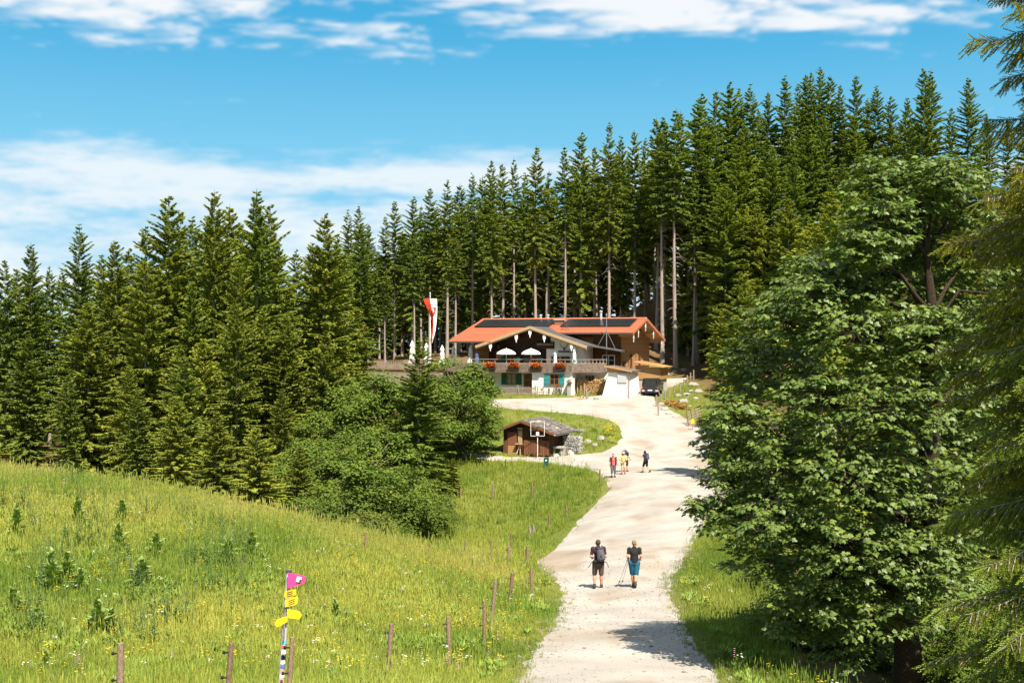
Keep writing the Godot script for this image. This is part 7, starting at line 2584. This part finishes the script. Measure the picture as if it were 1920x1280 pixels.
func make_people() -> void:
	mat("sock", Color(0.5, 0.48, 0.46), 0.9)
	# ---- the couple walking away: facing -z, so turned by PI
	var p := hit(1122, 1103)
	var man := {
		"pelvis": V(0, 0.97, 0), "waist": V(0, 1.10, 0.0), "chest": V(0, 1.30, 0.0), "neck": V(0, 1.50, 0.0), "head": V(0.01, 1.63, 0.03), "face": V(0.12, -0.12, 0.98).normalized(),
		"sl": V(0.19, 1.43, 0.0), "sr": V(-0.19, 1.43, 0.0), "el": V(0.27, 1.16, -0.02), "er": V(-0.27, 1.16, -0.02), "wl": V(0.20, 1.06, 0.22), "wr": V(-0.20, 1.06, 0.22),
		"hl": V(0.10, 0.92, 0), "hr": V(-0.10, 0.92, 0), "kl": V(0.13, 0.50, 0.06), "kr": V(-0.11, 0.50, 0.02), "al": V(0.14, 0.10, -0.03), "ar": V(-0.12, 0.085, 0.06), "tl": V(0.15, 0.045, 0.13), "tr": V(-0.13, 0.045, 0.22), "palm": V(0, 0, 1),
	}
	var a := figure("man in a dark maroon shirt and brown shorts walking with a sagging grey backpack", p, PI + 0.05, 1.78, man, {"shirt": Color(0.050, 0.020, 0.026), "trousers": Color(0.085, 0.060, 0.050), "hair": Color(0.075, 0.045, 0.03), "leg": 0.92, "boot": Color(0.045, 0.04, 0.04)}, 0.016)
	backpack("backpack", "grey-purple hiking backpack hanging from one shoulder of the man in maroon", a, Vector3(-0.10, 1.02, -0.20), Vector3(0.30, 0.52, 0.20), -0.16, Color(0.105, 0.095, 0.125), Color(0.05, 0.045, 0.06))
	var bag := thing("hip_bag", "black hip bag with dangling straps on the man in maroon", "bag", a.to_global(Vector3(0, 1.0, -0.17)), a.rotation.y)
	put(net([[V(-0.12, 0, 0), V(0.16, 0.02, 0.02), 0.075, 0.065]], 0.02, 0.03), "pouch", mat("bag_black", Color(0.018, 0.018, 0.018), 0.8), bag)
	for s in [-1.0, 1.0]:
		var mb := MB.new()
		mb.tube([V(s * 0.16, 0.02, 0.04), V(s * 0.28, -0.02, 0.02), V(s * (0.38 if s > 0 else 0.36), -0.2, 0.0)], [0.02, 0.012, 0.014], 5)
		put(mb.mesh(), "strap", M.bag_black, bag)
	p = hit(1189.5, 1102)
	var woman := {
		"pelvis": V(0, 0.97, 0), "waist": V(0, 1.10, 0.0), "chest": V(0, 1.28, 0.01), "neck": V(0, 1.48, 0.01), "head": V(-0.01, 1.62, 0.04), "face": V(-0.5, -0.05, 0.86).normalized(),
		"sl": V(0.18, 1.41, 0.0), "sr": V(-0.18, 1.41, 0.0), "el": V(0.25, 1.17, -0.06), "er": V(-0.25, 1.17, -0.06), "wl": V(0.22, 1.06, 0.17), "wr": V(-0.22, 1.04, 0.15),
		"hl": V(0.10, 0.92, 0), "hr": V(-0.10, 0.92, 0), "kl": V(0.07, 0.51, 0.10), "kr": V(-0.07, 0.50, -0.02), "al": V(0.03, 0.09, 0.10), "ar": V(-0.03, 0.20, -0.22), "tl": V(0.03, 0.045, 0.26), "tr": V(-0.03, 0.06, -0.12), "palm": V(0, 0, 1),
	}
	var b := figure("short-haired woman in a black t-shirt and teal blue shorts walking with poles", p, PI - 0.05, 1.72, woman, {"shirt": Color(0.020, 0.018, 0.020), "trousers": Color(0.018, 0.105, 0.170), "hair": Color(0.20, 0.13, 0.075), "leg": 0.95, "sleeve": 0.55, "boot": Color(0.06, 0.055, 0.055)}, 0.016)
	var wb := b.to_global(V(0.22, 1.04, 0.2) * 1.72 / 1.75)
	pole_stick("trekking pole trailing behind the woman in teal shorts, outer one", wb, hit(1161, 1092))
	pole_stick("trekking pole trailing behind the woman in teal shorts, inner one", wb + Vector3(0.04, 0, 0), hit(1167, 1091))
	# ---- the three who stand talking and the walker beyond
	p = hit(1150, 895)
	var stand := {
		"pelvis": V(0, 0.97, 0), "waist": V(0, 1.10, 0.0), "chest": V(0, 1.30, 0.0), "neck": V(0, 1.50, 0.0), "head": V(0, 1.63, 0.03), "face": V(0.05, -0.1, 0.99).normalized(),
		"sl": V(0.20, 1.43, 0.0), "sr": V(-0.20, 1.43, 0.0), "el": V(0.28, 1.16, -0.02), "er": V(-0.28, 1.16, -0.02), "wl": V(0.29, 0.96, 0.14), "wr": V(-0.29, 0.96, 0.14),
		"hl": V(0.10, 0.92, 0), "hr": V(-0.10, 0.92, 0), "kl": V(0.11, 0.50, 0.03), "kr": V(-0.11, 0.50, 0.05), "al": V(0.12, 0.085, 0.0), "ar": V(-0.12, 0.085, 0.04), "tl": V(0.13, 0.045, 0.17), "tr": V(-0.13, 0.045, 0.21), "palm": V(0, 0, 1),
	}
	var c := figure("person in a dark open vest over a coral shirt and grey trousers with walking poles", p, 0.1, 1.70, stand, {"shirt": Color(0.56, 0.125, 0.105), "trousers": Color(0.115, 0.100, 0.125), "hair": Color(0.045, 0.03, 0.025), "leg": 1.45, "fat": 1.08, "boot": Color(0.02, 0.025, 0.04)}, 0.024)
	var vm := mat("vest", Color(0.045, 0.032, 0.050), 0.9)
	put(net([[V(0.13, 1.38, 0.06), V(0.16, 0.98, 0.10), 0.085, 0.075], [V(-0.13, 1.38, 0.06), V(-0.16, 0.98, 0.10), 0.085, 0.075], [V(0.0, 1.36, -0.08), V(0, 0.98, -0.07), 0.12, 0.13], [V(0.2, 1.42, 0), V(0.13, 1.2, 0.0), 0.075, 0.10], [V(-0.2, 1.42, 0), V(-0.13, 1.2, 0.0), 0.075, 0.10]], 0.024, 0.03), "vest", vm, c)
	for s in [-1.0, 1.0]:
		pole_stick(["walking pole held by the person in the coral shirt, roadside hand", "walking pole held by the person in the coral shirt, grass-side hand"][0 if s > 0 else 1], c.to_global(V(s * 0.29, 0.98, 0.18)), c.to_global(V(s * 0.36, 0.02, 0.28)))
	p = hit(1169, 889)
	var stand2: Dictionary = stand.duplicate()
	stand2.merge({"wl": V(0.10, 1.14, 0.24), "wr": V(-0.10, 1.12, 0.24), "el": V(0.28, 1.14, 0.02), "er": V(-0.28, 1.14, 0.02)}, true)
	var d := figure("person in a pale yellow shirt, light shorts and a white and red cap", p, -0.1, 1.60, stand2, {"shirt": Color(0.72, 0.62, 0.20), "trousers": Color(0.55, 0.42, 0.28), "hair": Color(0.20, 0.14, 0.08), "leg": 0.9, "sleeve": 0.8, "boot": Color(0.20, 0.06, 0.045)}, 0.024)
	var s2 := 1.60 / 1.75
	put(net([[V(0, 1.70, -0.01) * s2, V(0, 1.715, 0.03) * s2, 0.095 * s2, 0.088 * s2]], 0.018, 0.02), "cap", M.white_paint, d)
	var brim := MB.new()
	brim.slab(PackedVector2Array([V2(-0.085, 0), V2(0.085, 0), V2(0.075, 0.09), V2(0, 0.12), V2(-0.075, 0.09)]), 0.014, Transform3D(Basis(Vector3.RIGHT, -PI / 2 + 3.0 + 0.3), V(0, 1.665, 0.06) * s2))
	put(brim.mesh(), "cap_brim", M.tail_red, d)
	p = hit(1173, 884.5)
	var e := figure("bald man in dark clothes with a large blue backpack behind the yellow shirt", p, PI * 0.78, 1.74, stand, {"shirt": Color(0.035, 0.04, 0.05), "trousers": Color(0.03, 0.028, 0.028), "hair": Color(0.3, 0.25, 0.22), "bald": true, "leg": 0.95, "skin": Color(0.52, 0.25, 0.17), "boot": Color(0.12, 0.05, 0.04)}, 0.024)
	backpack("backpack", "large blue-grey backpack on the bald man", e, Vector3(0, 0.98, -0.22), Vector3(0.36, 0.58, 0.22), 0.0, Color(0.055, 0.115, 0.185), Color(0.03, 0.06, 0.10))
	p = hit(1211, 886)
	var walk := {
		"pelvis": V(0, 0.97, 0), "waist": V(0, 1.10, 0.02), "chest": V(0, 1.29, 0.05), "neck": V(0, 1.48, 0.07), "head": V(0, 1.61, 0.11), "face": V(0, -0.1, 0.99).normalized(),
		"sl": V(0.18, 1.41, 0.05), "sr": V(-0.18, 1.41, 0.05), "el": V(0.26, 1.25, 0.22), "er": V(-0.23, 1.16, -0.02), "wl": V(0.30, 1.36, 0.44), "wr": V(-0.22, 0.98, 0.14),
		"hl": V(0.10, 0.92, 0), "hr": V(-0.10, 0.92, 0), "kl": V(0.10, 0.52, 0.16), "kr": V(-0.10, 0.50, -0.05), "al": V(0.10, 0.10, 0.20), "ar": V(-0.10, 0.18, -0.36), "tl": V(0.10, 0.045, 0.36), "tr": V(-0.10, 0.05, -0.24), "palm": V(0, 0, 1),
	}
	var f := figure("long-haired hiker in black with a purple-blue backpack striding alone up the track", p, PI * 1.25, 1.62, walk, {"shirt": Color(0.05, 0.045, 0.05), "trousers": Color(0.016, 0.014, 0.018), "hair": Color(0.018, 0.014, 0.014), "long": true, "leg": 0.95, "sleeve": 0.25, "skin": Color(0.50, 0.27, 0.18)}, 0.024)
	backpack("backpack", "purple-blue daypack on the long-haired hiker", f, Vector3(0, 0.95, -0.14), Vector3(0.28, 0.46, 0.18), 0.0, Color(0.085, 0.085, 0.165), Color(0.05, 0.05, 0.08))
	# ---- guests seated on the balcony
	var sit := {
		"pelvis": V(0, 0.53, 0), "waist": V(0, 0.68, 0.0), "chest": V(0, 0.88, 0.03), "neck": V(0, 1.07, 0.04), "head": V(0, 1.20, 0.08), "face": V(0, -0.1, 0.99).normalized(),
		"sl": V(0.18, 1.0, 0.03), "sr": V(-0.18, 1.0, 0.03), "el": V(0.26, 0.78, 0.12), "er": V(-0.26, 0.78, 0.12), "wl": V(0.12, 0.76, 0.34), "wr": V(-0.12, 0.76, 0.34),
		"hl": V(0.10, 0.50, 0.02), "hr": V(-0.10, 0.50, 0.02), "kl": V(0.12, 0.50, 0.44), "kr": V(-0.12, 0.50, 0.44), "al": V(0.12, 0.085, 0.42), "ar": V(-0.12, 0.085, 0.42), "tl": V(0.12, 0.045, 0.58), "tr": V(-0.12, 0.045, 0.58), "palm": V(0, -1, 0),
	}
	for k in 3:
		var sp: Vector3 = [Vector3(-3.6, 2.66, 0.2), Vector3(-0.3, 2.66, 0.2), Vector3(0.1, 2.66, 1.35)][k]
		figure(["guest in a dark shirt seated on the balcony by the timber doorway", "guest in a pale blue shirt seated under the parasols on the balcony", "guest in a brown shirt seated with the back to the balcony rail"][k], hp(sp), HOUSE_TURN + [0.1, 0.0, PI][k], 1.72, sit, {"shirt": [Color(0.06, 0.05, 0.06), Color(0.30, 0.38, 0.50), Color(0.20, 0.10, 0.06)][k], "trousers": Color(0.05, 0.05, 0.08), "hair": Color(0.07, 0.045, 0.03), "leg": 1.9}, 0.032)

func V2(x: float, y: float) -> Vector2: return Vector2(x, y)

func _ready() -> void:
	rng.seed = 7
	# ---- camera, sky, sun and exposure
	make_camera_and_light()
	# ---- the land
	make_materials()
	make_heights()
	make_ground()
	# ---- buildings
	make_house_materials()
	make_house()
	make_terrace_things()
	make_yard()
	# ---- woods and meadow
	make_spruce_kinds()
	make_forest()
	make_leaf_trees()
	make_maple()
	make_near_spruces()
	make_grass()
	make_gentians()
	make_herbs()
	make_pebbles()
	make_people()

func make_materials() -> void:
	lump.seed = 8
	lump.frequency = 0.35
	mat("soil", Color(1, 1, 1), 0.95, noise_tex(0.03, 0.7, 1.15, 3), Vector3(0.35, 0.35, 0.35), true, 0.1)
	var g := mat("gravel", Color(0.545, 0.505, 0.455), 0.95, noise_tex(0.22, 0.62, 1.08, 4, 1024, 3), Vector3(0.28, 0.28, 0.28), true, 0.1)
	g.detail_enabled = true
	g.detail_blend_mode = BaseMaterial3D.BLEND_MODE_MUL
	g.detail_albedo = noise_tex(0.012, 0.82, 1.0, 6, 512, 5)
	g.detail_uv_layer = BaseMaterial3D.DETAIL_UV_2
	g.uv2_triplanar = true
	g.uv2_world_triplanar = true
	g.uv2_scale = Vector3(0.06, 0.06, 0.06)
	mat("sign_yellow", Color(0.80, 0.50, 0.02), 0.5)
